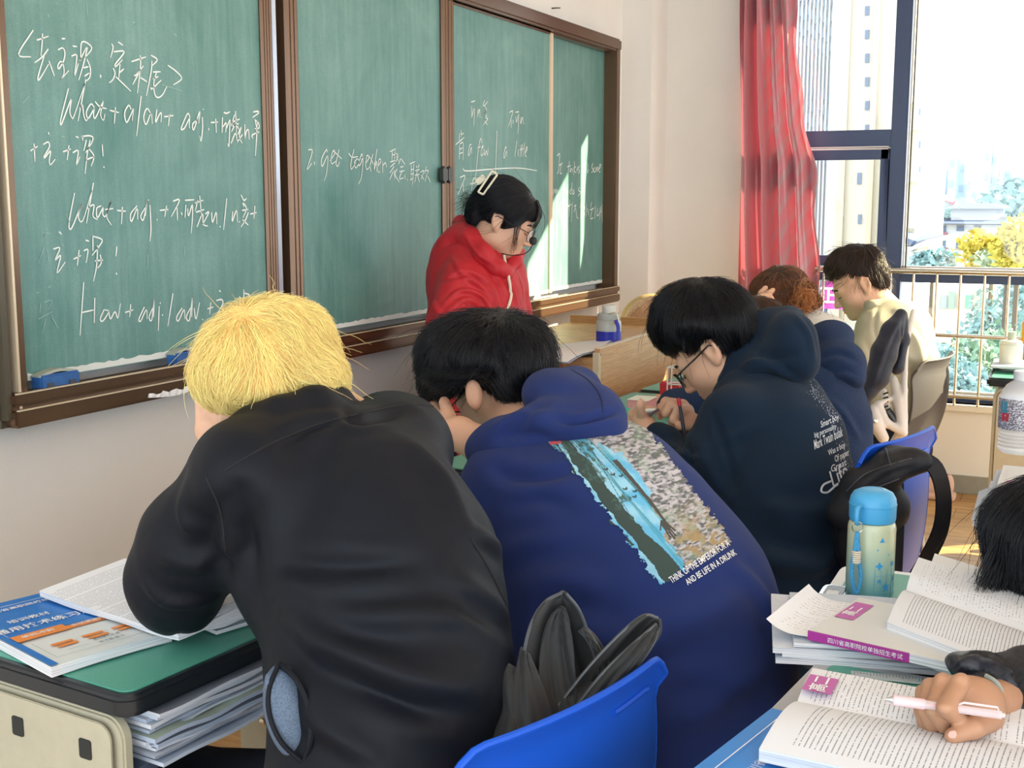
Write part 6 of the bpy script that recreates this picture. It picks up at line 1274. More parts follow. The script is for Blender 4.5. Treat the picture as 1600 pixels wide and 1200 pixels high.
m_mag = mat('cover_magenta', (0.36, 0.03, 0.27), rough=0.4); m_mag2 = mat('label_magenta', (0.50, 0.12, 0.40), rough=0.45); m_cover = mat('cover_offwhite', (0.66, 0.67, 0.66), rough=0.4, mottle=0.05)
G0 = hit(1264, 986, 2, zs+0.013); G1 = hit(1388, 1014, 2, zs+0.013); G3 = hit(1322, 929, 2, zs+0.013); gx = G1-G0; gx /= np.linalg.norm(gx); gy = G3-G0; gy -= gx*(gy@gx); gl = np.linalg.norm(gy); gy /= gl
e = empty('textbook', G0-arr(0, 0, 0.012), 'off-white textbook with a magenta spine on top of the pile beside the blue bottle', 'book')
slab('pages', G0, gx*0.26, gy*gl, 0.011, m_cover, m_pedge, e, 6, 6)
b = MB(); b.obox(G0+gx*0.065-arr(0, 0, 0.0055), (gx, gy, arr(0, 0, 1)), (0.066, 0.0012, 0.0062)); b.build('spine', m_mag, e)
gq = lambda x, y, l=0.0008: G0+gx*x+gy*y+arr(0, 0, l)
patch(0.004, gl*0.42, 0.030, gl*0.86, m_mag2, e, fn=gq, l=0.0008)
put_text('高二', gq(0.017, gl*0.62, 0), gy, -gx, 0.020, m_white, e, 'cover_lettering', lift=0.0014, bold=0.015)
put_text('英语', gq(0.107, gl*0.62, 0), gy, -gx, 0.040, mat('ink_magenta', (0.30, 0.05, 0.22), rough=0.5), e, 'cover_lettering', lift=0.0012, bold=0.01)
put_text('四川省高职院校单独招生考试', G0+gx*0.075-gy*0.0022-arr(0, 0, 0.0058), gx, arr(0, 0, 1), 0.0075, m_white, e, 'spine_lettering', lift=0.0003)
# ---- open book leaned over by the dark-haired student
pb = text_page('page_text_b', 0.0052, 0.016, 0.30, 0.21, 1, 0.38, seed=9.0, tint=(0.74, 0.77, 0.82))
K0 = hit(1386, 972, 2, 0.812); K1 = hit(1535, 1030, 2, 0.812); K3 = hit(1416, 912, 2, 0.818); kx = (K1-K0)/np.linalg.norm(K1-K0)*0.30; ky = K3-K0
e = empty('open_book', K0-arr(0, 0, 0.03), 'thick open textbook below the shaggy black hair on the right desk', 'book')
slab('near_page', K0, kx, ky, 0.016, pb, m_pedge, e, 20, 12, lambda s, q: 0.004*math.sin(q*math.pi)-0.010*q**6)
slab('under_pages', K0-arr(0, 0, 0.0165)-ky*0.10, kx, ky*0.9, 0.014, m_paper, m_pedge, e, 10, 4)
K4 = K0+ky*1.01+arr(0, 0, -0.010); slab('far_page', K4, kx, ky*0.75, 0.016, text_page('page_text_c', 0.0052, 0.012, 0.30, 0.16, 1, 0.55, seed=12.0), m_pedge, e, 20, 12, lambda s, q: 0.012*math.sin(min(q*2.2, 1)*math.pi*0.5))
K5 = K4+ky*0.77+kx*0.06-arr(0, 0, 0.006); slab('loose_page', K5, kx*0.8, ky*0.45, 0.001, m_paper, m_paper, e, 8, 6, lambda s, q: 0.006*q)
# ---- nearest open book with magenta tab, blue book below
pd = text_page('page_text_d', 0.0056, 0.020, 0.36, 0.21, 1, 0.42, seed=14.0, tint=(0.74, 0.77, 0.82))
N0 = hit(1186, 1170, 2, 0.785); N1 = hit(1600, 1262, 2, 0.785); N3 = hit(1244, 1088, 2, 0.790); nx = (N1-N0)/np.linalg.norm(N1-N0)*0.36; ny = N3-N0
e = empty('open_book', N0-arr(0, 0, 0.02), 'open textbook with a magenta tab under the writing fist', 'book')
slab('near_page', N0, nx, ny, 0.014, pd, m_pedge, e, 22, 14, lambda s, q: 0.006*math.sin(q*math.pi)*(0.6+0.4*math.cos(s*4))-0.006*q**5)
N4 = N0+ny*1.005-arr(0, 0, 0.008); ny2 = hit(1270, 1052, 2, 0.785)-N4
fo = slab('far_page', N4, nx, ny2, 0.010, text_page('page_text_e', 0.0054, 0.010, 0.36, 0.16, 1, 0.46, seed=17.0, tint=(0.76, 0.78, 0.82)), m_pedge, e, 22, 14, lambda s, q: 0.010*math.sin(min(q*1.6, 1)*math.pi*0.5)-0.003)
nl = np.linalg.norm(ny2); nu_ = nx/np.linalg.norm(nx); nv_ = ny2/nl; nq = lambda x, y, l=0.009: N4+nu_*x+nv_*y+arr(0, 0, l)
patch(0.002, nl*0.20, 0.036, nl*0.72, m_mag2, e, fn=nq, l=0.0095, skew=0.0); put_text('高二', nq(0.020, nl*0.46, 0), nv_, -nu_, 0.022, m_white, e, 'page_lettering', lift=0.0102, bold=0.015)
Z0 = hit(1088, 1197, 2, 0.7665); Z1 = hit(1206, 1106, 2, 0.7665); zx = Z1-Z0; zx *= 0.255/np.linalg.norm(zx); zy = np.cross(zx, arr(0, 0, 1)); zy /= np.linalg.norm(zy)
Zo = Z1-zx
e = empty('workbook', Zo, 'bright blue workbook lying under the nearest open book', 'book')
slab('cover', Zo, zx, zy*0.18, 0.0045, mat('cover_skyblue', (0.035, 0.24, 0.66), rough=0.4), m_pedge, e, 4, 4)
zu = zx/np.linalg.norm(zx); zq = lambda x, y, l=0.0006: Zo+zu*x+zy*y+arr(0, 0, l)
patch(0.03, 0.020, 0.235, 0.0212, m_white, e, fn=zq); patch(0.03, 0.020, 0.0312, 0.17, m_white, e, fn=zq); patch(0.234, 0.020, 0.2352, 0.17, m_white, e, fn=zq)
put_text('四川省高职院校', zq(0.13, 0.052, 0), zu, -zy, 0.014, m_white, e, 'cover_lettering', lift=0.0009)
# ruler like strip on the green top
R0 = hit(1330, 1053, 2, 0.7655); R1_ = hit(1462, 1066, 2, 0.7655); e = MB(); rx = (R1_-R0)/np.linalg.norm(R1_-R0); ry = np.cross(arr(0, 0, 1), rx)
e.obox((R0+R1_)/2, (rx, ry, arr(0, 0, 1)), (np.linalg.norm(R1_-R0)/2, 0.009, 0.0009)); ro = e.build('ruler', mat('clear_plastic', (0.80, 0.84, 0.86), rough=0.08, alpha=0.65, spec=0.8), None, label='clear plastic ruler with black marks on the nearest right desk top', cat='ruler')
for k in range(24):
    c = R0+(R1_-R0)*((k+1)/26); MB().obox(c+ry*(0.004 if k % 5 else 0.002)+arr(0, 0, 0.0012), (rx, ry, arr(0, 0, 1)), (0.0004, 0.003 if k % 5 else 0.005, 0.0002)).build('mark', m_ink, ro)

# ---------------- blue topped vacuum bottle
def blue_bottle():
    c = hit(1360, 931, 2, 0.7585); c = c+arr(0.012, 0.004, 0); c[2] = 0.7585; r = 0.0355
    e = empty('vacuum_bottle', c, 'cream vacuum bottle with sky blue lid, rope loop and star prints', 'bottle'); rt = cR; fw = -arr(cF[0], cF[1], 0)/np.hypot(cF[0], cF[1])
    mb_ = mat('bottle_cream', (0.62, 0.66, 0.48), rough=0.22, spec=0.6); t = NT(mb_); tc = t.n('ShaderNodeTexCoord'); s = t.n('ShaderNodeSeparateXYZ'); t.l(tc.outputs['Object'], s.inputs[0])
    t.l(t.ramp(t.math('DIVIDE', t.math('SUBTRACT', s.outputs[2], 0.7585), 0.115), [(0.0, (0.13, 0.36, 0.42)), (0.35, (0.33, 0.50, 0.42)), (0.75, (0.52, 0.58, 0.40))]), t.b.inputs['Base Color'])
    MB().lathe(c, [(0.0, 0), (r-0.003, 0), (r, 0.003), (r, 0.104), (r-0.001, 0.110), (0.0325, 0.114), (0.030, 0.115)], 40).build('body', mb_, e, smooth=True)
    ml = mat('lid_blue', (0.06, 0.36, 0.66), rough=0.4, spec=0.5)
    MB().lathe(c, [(0.030, 0.114), (0.0335, 0.116), (0.0345, 0.120), (0.0345, 0.1395), (0.0352, 0.1402), (0.0352, 0.1415), (0.0345, 0.142), (0.0335, 0.150), (0.029, 0.158), (0.020, 0.1625), (0.0145, 0.1632), (0.0142, 0.1625), (0.0120, 0.1625), (0.0, 0.1640)], 40).build('lid', ml, e, smooth=True)
    hx = c-rt*0.026+fw*0.026
    MB().tube(crom([hx+arr(0, 0, 0.143), hx+fw*0.012-rt*0.008+arr(0, 0, 0.142), hx+fw*0.015-rt*0.010+arr(0, 0, 0.130), hx+fw*0.012-rt*0.008+arr(0, 0, 0.120), hx+arr(0, 0, 0.118)], 5), 0.0035, 8).build('lid_loop', ml, e, smooth=True)
    rc = hx+fw*0.016-rt*0.008+arr(0, 0, 0.115); MB().tube([rc+(rt*math.cos(a)+arr(0, 0, 1)*math.sin(a))*0.008 for a in np.linspace(0, 2*math.pi, 21)], 0.0008, 6).build('ring', MATS['stainless_steel'], e, smooth=True)
    mr = mat('rope_blue', (0.07, 0.36, 0.68), rough=0.8, bump=0.5, bscale=500); p = rc+arr(0, 0, -0.007)
    L = crom([p, p-rt*0.003-arr(0, 0, 0.03), p-rt*0.006-arr(0, 0, 0.06), p-arr(0, 0, 0.095)+rt*0.001, p+rt*0.008-arr(0, 0, 0.075), p+rt*0.005-arr(0, 0, 0.045), p+rt*0.002-arr(0, 0, 0.02), p], 5)
    MB().tube(L, 0.0032, 8).build('rope', mr, e, smooth=True)
    b = MB()
    for k in range(6): zz = p[2]-0.030-k*0.0032; b.tube([arr(p[0], p[1], zz)+(rt*math.cos(a)+fw*math.sin(a))*0.0055 for a in np.linspace(0, 2*math.pi, 13)], 0.0017, 6)
    b.build('rope_binding', mat('binding_beige', (0.66, 0.60, 0.48), rough=0.8), e, smooth=True)
    mst = mat('star_blue', (0.05, 0.33, 0.68), rough=0.35)
    cyl = lambda a, z, l=0.0006: c+(rt*math.sin(a)+fw*math.cos(a))*(r+l)+arr(0, 0, z)
    for a0, z0, R_, n in ((0.42, 0.020, 0.0075, 5), (0.10, 0.030, 0.004, 5), (0.08, 0.053, 0.007, 4), (0.75, 0.055, 0.006, 5), (0.16, 0.092, 0.005, 3), (-0.02, 0.078, 0.002, 4), (0.95, 0.030, 0.006, 5), (0.50, 0.070, 0.002, 4)):
        b = MB(); pts = [cyl(a0+R_*(1 if k % 2 == 0 else 0.48)*math.sin(math.pi*k/n)/r, z0+R_*(1 if k % 2 == 0 else 0.48)*math.cos(math.pi*k/n)) for k in range(2*n)]
        b._fin([cyl(a0, z0)]+pts, [(0, k+1, (k+1) % (2*n)+1) for k in range(2*n)]); b.build('star', mst, e)
    b = MB()
    for a in np.arange(-0.1, 1.3, 0.28): b.tube([cyl(a, z, 0.0001) for z in (0.004, 0.048)], 0.00035, 4)
    for z in (0.012, 0.025, 0.038): b.tube([cyl(a, z, 0.0001) for a in np.linspace(-0.1, 1.3, 12)], 0.00035, 4)
    b.build('grid_print', mat('grid_teal', (0.12, 0.40, 0.55), rough=0.4), e)
blue_bottle()
# ---------------- desk, book pile and water bottle further back on the right
C3 = hit(1526, 835, 2, 0.757); a3 = math.radians(-2); O3 = C3+arr(0.02, -0.40, 0)
dR3, WR3 = desk(O3, a3, 'desk behind the second row book pile, mostly hidden by shaggy black hair', 0.6, 0.40, 0.757)
zs = 0.7575; Xs = C3+arr(0.03, 0.0, 0)
for k, (dx, dy, w_, h_, th, mm, lb) in enumerate(((0.03, 0.012, 0.24, 0.30, 0.010, m_rub, 'black-edged folder at the bottom of the back pile'), (0.02, 0.006, 0.24, 0.28, 0.012, m_paper, 'thick white booklet low in the back pile'), (0.03, -0.002, 0.24, 0.28, 0.012, mp[1], 'grey-white booklet in the middle of the back pile'), (0.02, -0.014, 0.24, 0.28, 0.014, m_paper, 'white textbook near the top of the back pile'), (0.035, -0.012, 0.23, 0.28, 0.012, mp[4], 'bluish booklet under the magenta labelled book of the back pile'))):
    zs += th; O = Xs+arr(dx, dy-h_, 0); O[2] = zs; slab('booklet', O, (w_, 0, 0), (0, h_, 0), th*0.93, mm, m_pedge, None, 8, 6, (lambda k: lambda s, q: 0.002*math.sin(q*5+k))(k), label=lb, cat='booklet')
zs += 0.016; O = Xs+arr(0.01, -0.30, 0); O[2] = zs; e = empty('textbook', O, 'magenta labelled textbook on top of the back pile under the water bottle', 'book')
slab('pages', O, (0.23, 0, 0), (0, 0.275, 0), 0.0155, m_cover, m_pedge, e, 4, 4); b = MB(); b.obox(O+arr(-0.0006, 0.13, -0.008), np.eye(3), (0.001, 0.13, 0.007)); b.build('spine', m_mag, e)
oq = lambda x, y, l=0.0008: O+arr(x, y, l); patch(0.03, 0.22, 0.075, 0.26, m_mag2, e, fn=oq)
for lf in (0, 1): pass
sh = hit(1520, 800, 2, 0.80); slab('paper_sheet', sh+arr(0.05, -0.12, 0.02), (0.16, 0, 0.02), (0, 0.13, -0.03), 0.0006, mp[4], m_paper, None, 8, 8, lambda s, q: -0.02*q*q, label='bluish loose sheet drooping from the left side of the back pile', cat='paper')
def water_bottle():
    c = hit(1592, 706, 2, zs+0.001); c[2] = zs+0.001; e = empty('water_bottle', c, 'clear plastic drink bottle with a printed label standing on the back pile', 'bottle')
    k = depth(c)/FPX; r = 33*k
    mpl = bpy.data.materials.new('clear_pet'); mpl.use_nodes = True; t = mpl.node_tree; b_ = t.nodes['Principled BSDF']; b_.inputs['Base Color'].default_value = (0.9, 0.93, 0.97, 1); b_.inputs['Roughness'].default_value = 0.08; b_.inputs['Alpha'].default_value = 0.42; b_.inputs['Specular IOR Level'].default_value = 0.9
    H_ = 128*k
    prof = [(0, 0), (r*0.85, 0), (r, 0.05*H_)]+[(r*(0.96+0.04*math.cos(i*2.2)), (0.06+0.016*i)*H_) for i in range(14)]+[(r, 0.30*H_), (r, 0.66*H_), (r*0.92, 0.74*H_), (r*0.72, 0.82*H_), (r*0.42, 0.88*H_), (r*0.40, 0.90*H_)]
    MB().lathe(c, prof, 36).build('body', mpl, e, smooth=True)
    MB().lathe(c, [(r*0.42, 0.885*H_), (r*0.44, 0.90*H_), (r*0.44, 0.99*H_), (r*0.40, 1.0*H_), (0, 1.0*H_)], 28).build('cap', mat('cap_white', (0.75, 0.77, 0.80), rough=0.35), e, smooth=True)
    ml = mat('bottle_label', (0.60, 0.60, 0.66), rough=0.35); t = NT(ml); tc = t.n('ShaderNodeTexCoord'); mp_ = t.n('ShaderNodeMapping'); mp_.inputs['Scale'].default_value = (260, 260, 420); t.l(tc.outputs['Object'], mp_.inputs[0]); n = t.n('ShaderNodeTexNoise', i_Scale=1.0, i_Detail=1.0); t.l(mp_.outputs[0], n.inputs['Vector'])
    t.l(t.ramp(n.outputs['Fac'], [(0.47, (0.62, 0.62, 0.68)), (0.50, (0.16, 0.15, 0.19))]), t.b.inputs['Base Color'])
    MB().lathe(c, [(r*1.006, 0.30*H_), (r*1.012, 0.31*H_), (r*1.012, 0.665*H_), (r*1.004, 0.67*H_)], 36).build('label', ml, e, smooth=True)
    fw = -arr(cF[0], cF[1], 0); fw /= np.linalg.norm(fw); P_ = lambda a, z: c+(cR*math.sin(a)+fw*math.cos(a))*r*1.03+arr(0, 0, z)
    bw = MB(); bw._fin([P_(a, z) for a, z in ((-0.1, 0.33*H_), (0.75, 0.33*H_), (0.75, 0.43*H_), (-0.1, 0.43*H_))], [(0, 1, 2, 3)]); bw.build('barcode_ground', m_white, e)
    bc = MB()
    for i in range(16): a = -0.05+i*0.048; wd = 0.008+0.012*((i*7) % 3)/2; bc._fin([P_(a_, z)+fw*0.0006 for a_, z in ((a, 0.335*H_), (a+wd, 0.335*H_), (a+wd, 0.42*H_), (a, 0.42*H_))], [(0, 1, 2, 3)])
    bc.build('barcode', m_ink, e)
    for a0, mm in ((-1.15, m_teal), (-1.05, mat('label_red', (0.55, 0.04, 0.06), rough=0.4))):
        s = MB(); z0, z1 = (0.50, 0.64) if mm is m_teal else (0.40, 0.50); s._fin([P_(a_, z*H_) for a_, z in ((a0-0.3, z0), (a0+0.1, z0), (a0+0.1, z1), (a0-0.3, z1))], [(0, 1, 2, 3)]); s.build('label_patch', mm, e)
water_bottle()
# ---------------- far desk by the window with the white bottle
C4 = hit(1541, 590, 2, 0.757); dR4, WR4 = desk((C4[0], C4[1]-0.42, 0), math.radians(0), 'far right desk by the window holding a white pump bottle', 0.60, 0.42, 0.757)
c = hit(1578, 578, 2, 0.757); kk = depth(c)/FPX; e = empty('lotion_bottle', c, 'white squat bottle with a small cap on the far right desk', 'bottle'); r = 17*kk; Hh = 48*kk
MB().lathe(c, [(0, 0), (r*0.9, 0), (r, r*0.15), (r, Hh*0.82), (r*0.88, Hh*0.95), (r*0.5, Hh), (0, Hh)], 28).build('body', mat('bottle_white', (0.66, 0.66, 0.60), rough=0.4), e, smooth=True)
MB().lathe(c, [(r*0.36, Hh), (r*0.36, Hh+r*0.35), (r*0.36, Hh+r*0.7), (0, Hh+r*0.72)], 20).build('cap', mat('bottle_cap_green', (0.45, 0.52, 0.45), rough=0.5), e, smooth=True)
MB().tube([c+(cR*math.cos(a)-arr(cF[0], cF[1], 0)*math.sin(a))*r*1.0+arr(0, 0, Hh*0.84) for a in np.linspace(0, 2*math.pi, 25)], 0.0012, 5).build('seam_ring', MATS['bottle_cap_green'], e)
c = hit(1606, 568, 2, 0.757)+arr(0.12, 0.0, 0); e = MB().lathe(c, [(0, 0), (0.032, 0), (0.034, 0.01), (0.034, 0.14), (0.02, 0.16), (0.014, 0.18), (0, 0.18)], 24).build('drink_bottle', mat('bottle_yellow', (0.85, 0.42, 0.02), rough=0.35), None, smooth=True, label='yellow drink bottle at the right edge beside the white squat bottle', cat='bottle')
for k in range(3):
    O = hit(1548, 572, 2, 0.765+0.008*k); O[2] = 0.766+0.008*k; slab('booklet', O-arr(0, 0.20, 0), (0.22, 0, 0), (0, 0.20, 0), 0.0075, (m_rub, m_paper, mp[4])[k], m_pedge if k else m_rub, None, 3, 3, None, label=('black folder lying at the bottom behind the white squat bottle', 'white booklet between folder and blue booklet behind the white squat bottle', 'pale blue booklet on top behind the white squat bottle')[k], cat='booklet')

# ================================================================ chairs
m_cb = mat('chair_plastic_blue', (0.006, 0.085, 0.56), rough=0.45, spec=0.28); m_leg = mat('chair_leg_steel', (0.35, 0.35, 0.37), rough=0.35, metal=0.9)
def plastic_chair(A_, B_, ztop, label, m=m_cb, hgt=0.36, bulge=0.055, seat=0.43, sdir=None, slots=True, name='school_chair'):
    A_, B_ = arr(*A_), arr(*B_); ex = B_-A_; ex[2] = 0; w = np.linalg.norm(ex); ex /= w; fd = np.cross(arr(0, 0, 1), ex); mid = (A_+B_)/2
    e = empty(name, (mid[0]+fd[0]*0.2, mid[1]+fd[1]*0.2, 0), label, 'chair'); rows = []; nz, nx_ = 18, 26
    for j in range(nz+1):
        q = j/nz; row = []
        for i in range(nx_+1):
            s = i/nx_; sh = 1-0.10*q; cx = (s-0.5)*w*sh; cor = 0.030*(max(0, abs(s-0.5)*2-0.78)/0.22)**2
            z = ztop-cor-q*hgt+cor*q; back = -bulge*(1-(2*s-1)**2)-0.02*math.sin(q*3)+0.05*q*q
            flange = -0.022*math.exp(-(q/0.05)**2)
            row.append(arr(mid[0], mid[1], 0)+ex*cx+fd*(back+flange)+arr(0, 0, z))
        rows.append(row)
    MB().sheet(rows, 0.007).build('backrest', m, e, smooth=True)
    b = MB(); b.tube([r for r in rows[0]], 0.0045, 8); b.tube([r[0] for r in rows], 0.0045, 8); b.tube([r[-1] for r in rows], 0.0045, 8); b.build('backrest_lip', m, e, smooth=True)
    b = MB(); p = [rows[2][i]+fd*-0.004 for i in range(int(nx_*0.72), nx_-1)]
    b.tube(p, 0.004, 6); b.build('moulded_rib', m, e, smooth=True)
    sr = []
    for j in range(13):
        q = j/12; sr.append([arr(mid[0], mid[1], 0)+ex*((i/12-0.5)*w*0.98)+fd*(0.02+q*0.40)+arr(0, 0, seat+0.02*(2*(i/12)-1)**2-0.015*math.sin(q*2.6)-0.03*max(0, q-0.85)*5*0.3) for i in range(13)])
    MB().sheet(sr, 0.008).build('seat', m, e, smooth=True)
    o = arr(mid[0], mid[1], 0)
    MB().tube([o+fd*0.02+arr(0, 0, seat), o-fd*0.02+arr(0, 0, ztop-hgt+0.05)], 0.02, 8, flat=(ex, 0.4)).build('back_support', m_leg, e, smooth=True)
    for s in (-1, 1):
        for f0, f1 in ((0.08, 0.02), (0.34, 0.42)): MB().tube([o+ex*s*w*0.40+fd*f0+arr(0, 0, seat-0.01), o+ex*s*w*0.46+fd*f1+arr(0, 0, 0.0)], 0.011, 10).build('leg', m_leg, e, smooth=True)
    return e, rows
plastic_chair(P(676, 1225, 1.23), P(1016, 1040, 1.52), 0.803, 'bright blue plastic chair behind the blond student with a black coat over its back', bulge=0.025)
plastic_chair(P(1325, 760, 2.44), P(1446, 690, 2.70), 0.864, 'bright blue plastic chair under the black backpack behind the dark hoodie', bulge=0.02, hgt=0.46)
plastic_chair(P(1040, 990, 1.83), P(1200, 930, 2.13), 0.64, 'blue plastic chair hidden beneath the student with the forest print', hgt=0.2)
plastic_chair(P(1248, 640, 3.12), P(1335, 620, 3.40), 0.70, 'blue plastic chair beneath the student in the blue fleece', hgt=0.25)
plastic_chair(P(1422, 580, 4.12), P(1472, 562, 4.45), 0.815, 'grey plastic chair behind the student in the cream sweater', mat('chair_grey', (0.07, 0.068, 0.075), rough=0.5, spec=0.25), hgt=0.34, name='school_chair')
# black coat over the first chair
mco = mat('coat_black', (0.008, 0.009, 0.010), rough=0.6, spec=0.35, sheen=0.15, bump=0.1, bscale=900)
S = SDF(); k = 0.02
S.pell(850, 1105, 1.47, 62, 44, 0.03, k); S.pell(915, 1100, 1.47, 52, 34, 0.03, k, rot=0.5); S.pell(800, 1100, 1.43, 30, 66, 0.03, k, rot=-0.15); S.pell(800, 1170, 1.41, 50, 60, 0.035, k)
co, V, Q = to_mesh_obj(S, 'coat', mco, None, 0.0045, 1, [([(790, 1060), (800, 1110), (795, 1170)], 0.008, 0.004), ([(900, 1100), (930, 1080), (960, 1060)], 0.006, 0.004)], 0.004, (20, 20, 20), 81, True, label='black coat bunched over the back of the blue chair, hood opening upwards', cat='coat')
mpi = mat('coat_piping', (0.06, 0.065, 0.07), rough=0.4)
def petal(A_, B_, bul, name='coat_flap', n=12, rim=True):
    a = crom([P(*q) for q in A_], 5); b = crom([P(*q) for q in B_], 5); rows = []
    for i in range(len(a)):
        t_ = i/(len(a)-1); rows.append([a[i]+(b[i]-a[i])*s_/n+cF*bul*math.sin(math.pi*s_/n)*math.sin(math.pi*min(1, 0.15+0.85*t_) if t_ < 0.9 else math.pi*0.9)+cF*0.003*math.sin(s_*1.3+i*0.35) for s_ in range(n+1)])
    MB().sheet(rows, 0.003).build(name, mco, co, smooth=True, ang=80)
    if rim: MB().tube(a, 0.0022, 6).build('piping', mpi, co, smooth=True); MB().tube(b, 0.0022, 6).build('piping', mpi, co, smooth=True)
petal([(812, 1115, 1.42), (816, 1040, 1.43), (828, 980, 1.44), (850, 942, 1.45), (878, 926, 1.46)], [(934, 1110, 1.47), (930, 1052, 1.48), (922, 1002, 1.48), (906, 955, 1.47), (884, 927, 1.462)], 0.045)
petal([(845, 1125, 1.42), (842, 1060, 1.435), (846, 1005, 1.45), (860, 965, 1.46), (878, 948, 1.465)], [(905, 1125, 1.43), (900, 1070, 1.45), (896, 1020, 1.46), (890, 975, 1.465), (882, 950, 1.466)], 0.012, rim=False)
petal([(772, 1200, 1.38), (788, 1125, 1.395), (800, 1070, 1.41), (815, 1010, 1.43)], [(875, 1200, 1.40), (866, 1140, 1.415), (850, 1080, 1.425), (826, 1022, 1.43)], -0.02, rim=False)
petal([(868, 1108, 1.44), (922, 1040, 1.45), (972, 988, 1.46), (1006, 962, 1.465), (1028, 966, 1.47)], [(940, 1112, 1.47), (988, 1048, 1.48), (1016, 1012, 1.48), (1031, 988, 1.475), (1031, 968, 1.47)], 0.025)
petal([(888, 1120, 1.425), (938, 1056, 1.435), (980, 1015, 1.445), (1008, 990, 1.455), (1026, 975, 1.46)], [(935, 1120, 1.44), (975, 1068, 1.45), (1003, 1032, 1.458), (1022, 1003, 1.463), (1029, 980, 1.465)], -0.012)
petal([(905, 985, 1.475), (918, 1000, 1.475), (932, 1030, 1.475), (938, 1075, 1.47)], [(912, 978, 1.48), (934, 1000, 1.485), (950, 1035, 1.485), (955, 1080, 1.48)], -0.008)
# backpack on the second blue chair
S = SDF(); k = 0.015
S.pch([(1315, 800, 2.44, 22), (1345, 758, 2.43, 25), (1385, 735, 2.42, 26), (1425, 722, 2.42, 18), (1440, 722, 2.42, 14)], 0.02); S.pell(1398, 718, 2.46, 34, 22, 0.05, k); S.pell(1370, 790, 2.46, 50, 46, 0.06, 0.02); S.pell(1350, 840, 2.46, 44, 70, 0.07, 0.02)
bo, V, Q = to_mesh_obj(S, 'backpack', mat('backpack_black', (0.008, 0.009, 0.013), rough=0.6, spec=0.35, bump=0.15, bscale=700), None, 0.006, 1, [([(1330, 770), (1380, 735), (1430, 718)], 0.006, 0.005), ([(1380, 705), (1384, 730)], 0.004, -0.004)], 0.004, (16, 16, 16), 83, True, label='black backpack hung on the blue chair behind the dark hoodie', cat='backpack')
seam(V, Q, [(1322, 768), (1350, 742), (1385, 728), (1425, 716)], mat('bag_seam', (0.05, 0.05, 0.06), rough=0.5), bo, 0.0014)
seam(V, Q, [(1384, 700), (1388, 714), (1392, 728)], MATS['bag_seam'], bo, 0.0014)
seam(V, Q, [(1330, 790), (1365, 765), (1405, 748)], MATS['bag_seam'], bo, 0.0014)
def strap(pts, w, parent, name='strap', m=MATS['backpack_black']):
    c = crom([P(*p) for p in pts], 5); rows = [[], []]
    for i, p in enumerate(c):
        tg = c[min(i+1, len(c)-1)]-c[max(i-1, 0)]; n = np.cross(tg, cF); n /= np.linalg.norm(n); n = n*0.9+cF*0.25
        rows[0].append(p-n*w/2); rows[1].append(p+n*w/2)
    MB().sheet(rows, 0.005).build(name, m, parent, smooth=True)
strap([(1436, 716, 2.42), (1462, 732, 2.41), (1474, 775, 2.40), (1470, 825, 2.40), (1450, 870, 2.41), (1432, 900, 2.42)], 0.036, bo)
strap([(1404, 735, 2.44), (1406, 800, 2.43), (1404, 860, 2.43), (1402, 900, 2.43)], 0.020, bo)
# ---- white office chair carrying a dark jacket
e = empty('office_chair', (P(1385, 640, 3.95)[0], P(1385, 640, 3.95)[1], 0), 'white framed office chair with a dark jacket over its back beside the cream sweater', 'chair'); mw = mat('chair_white', (0.66, 0.64, 0.62), rough=0.4)
S = SDF(); k = 0.006
S.pch([(1427, 486, 3.92, 4), (1420, 515, 3.90, 5), (1414, 552, 3.88, 5), (1413, 610, 3.86, 5), (1414, 668, 3.86, 5)], k); S.pch([(1396, 592, 3.88, 6), (1404, 625, 3.87, 10), (1408, 665, 3.86, 8)], k)
S.pch([(1372, 632, 3.86, 7), (1384, 660, 3.86, 7), (1412, 676, 3.86, 7)], k); S.pch([(1364, 640, 3.86, 8), (1366, 660, 3.85, 11), (1380, 684, 3.86, 9)], k); S.pell(1368, 658, 3.84, 10, 10, 0.012, 0.004); S.pch([(1380, 612, 3.88, 6), (1386, 635, 3.88, 6)], k); S.pch([(1378, 628, 3.86, 4), (1394, 622, 3.87, 4)], k)
to_mesh_obj(S, 'back_frame', mw, e, 0.005, 1)
MB().lathe(P(1368, 658, 3.818), [(0.007, -0.002), (0.007, 0.003), (0.004, 0.004), (0, 0.004)], 16, ax=[cR, cU, -cF]).build('tilt_knob', MATS['stainless_steel'], e, smooth=True)
MB().tube([P(1384, 642, 3.87), P(1394, 655, 3.87), P(1401, 670, 3.87)], 0.017, 12).build('lumbar_bar', mat('bar_black', (0.015, 0.015, 0.018), rough=0.3), e, smooth=True)
b = MB()
for i in range(4): b.tube([P(1380, 616+i*7, 3.865), P(1388, 613+i*7, 3.86)], 0.003, 6)
b.build('vent_slats', MATS['bar_black'], e)
so = arr(P(1385, 640, 4.0)[0], P(1385, 640, 4.0)[1], 0)+arr(0, 0.2, 0)
MB().lathe(so+arr(0, 0, 0.44), [(0, 0), (0.22, 0), (0.24, 0.03), (0.22, 0.07), (0, 0.08)], 28).build('seat', MATS['bar_black'], e, smooth=True)
MB().tube([so+arr(0, 0, 0.08), so+arr(0, 0, 0.44)], 0.025, 12).build('gas_column', MATS['bar_black'], e, smooth=True)
MB().tube([so+arr(0, -0.02, 0.43), so+arr(0, -0.2, 0.5), P(1410, 672, 3.87)], 0.018, 8).build('back_bracket', mw, e, smooth=True)
cz = hit(1429, 824, 2, 0.03)
ang0 = math.atan2(cz[1]-so[1], cz[0]-so[0])
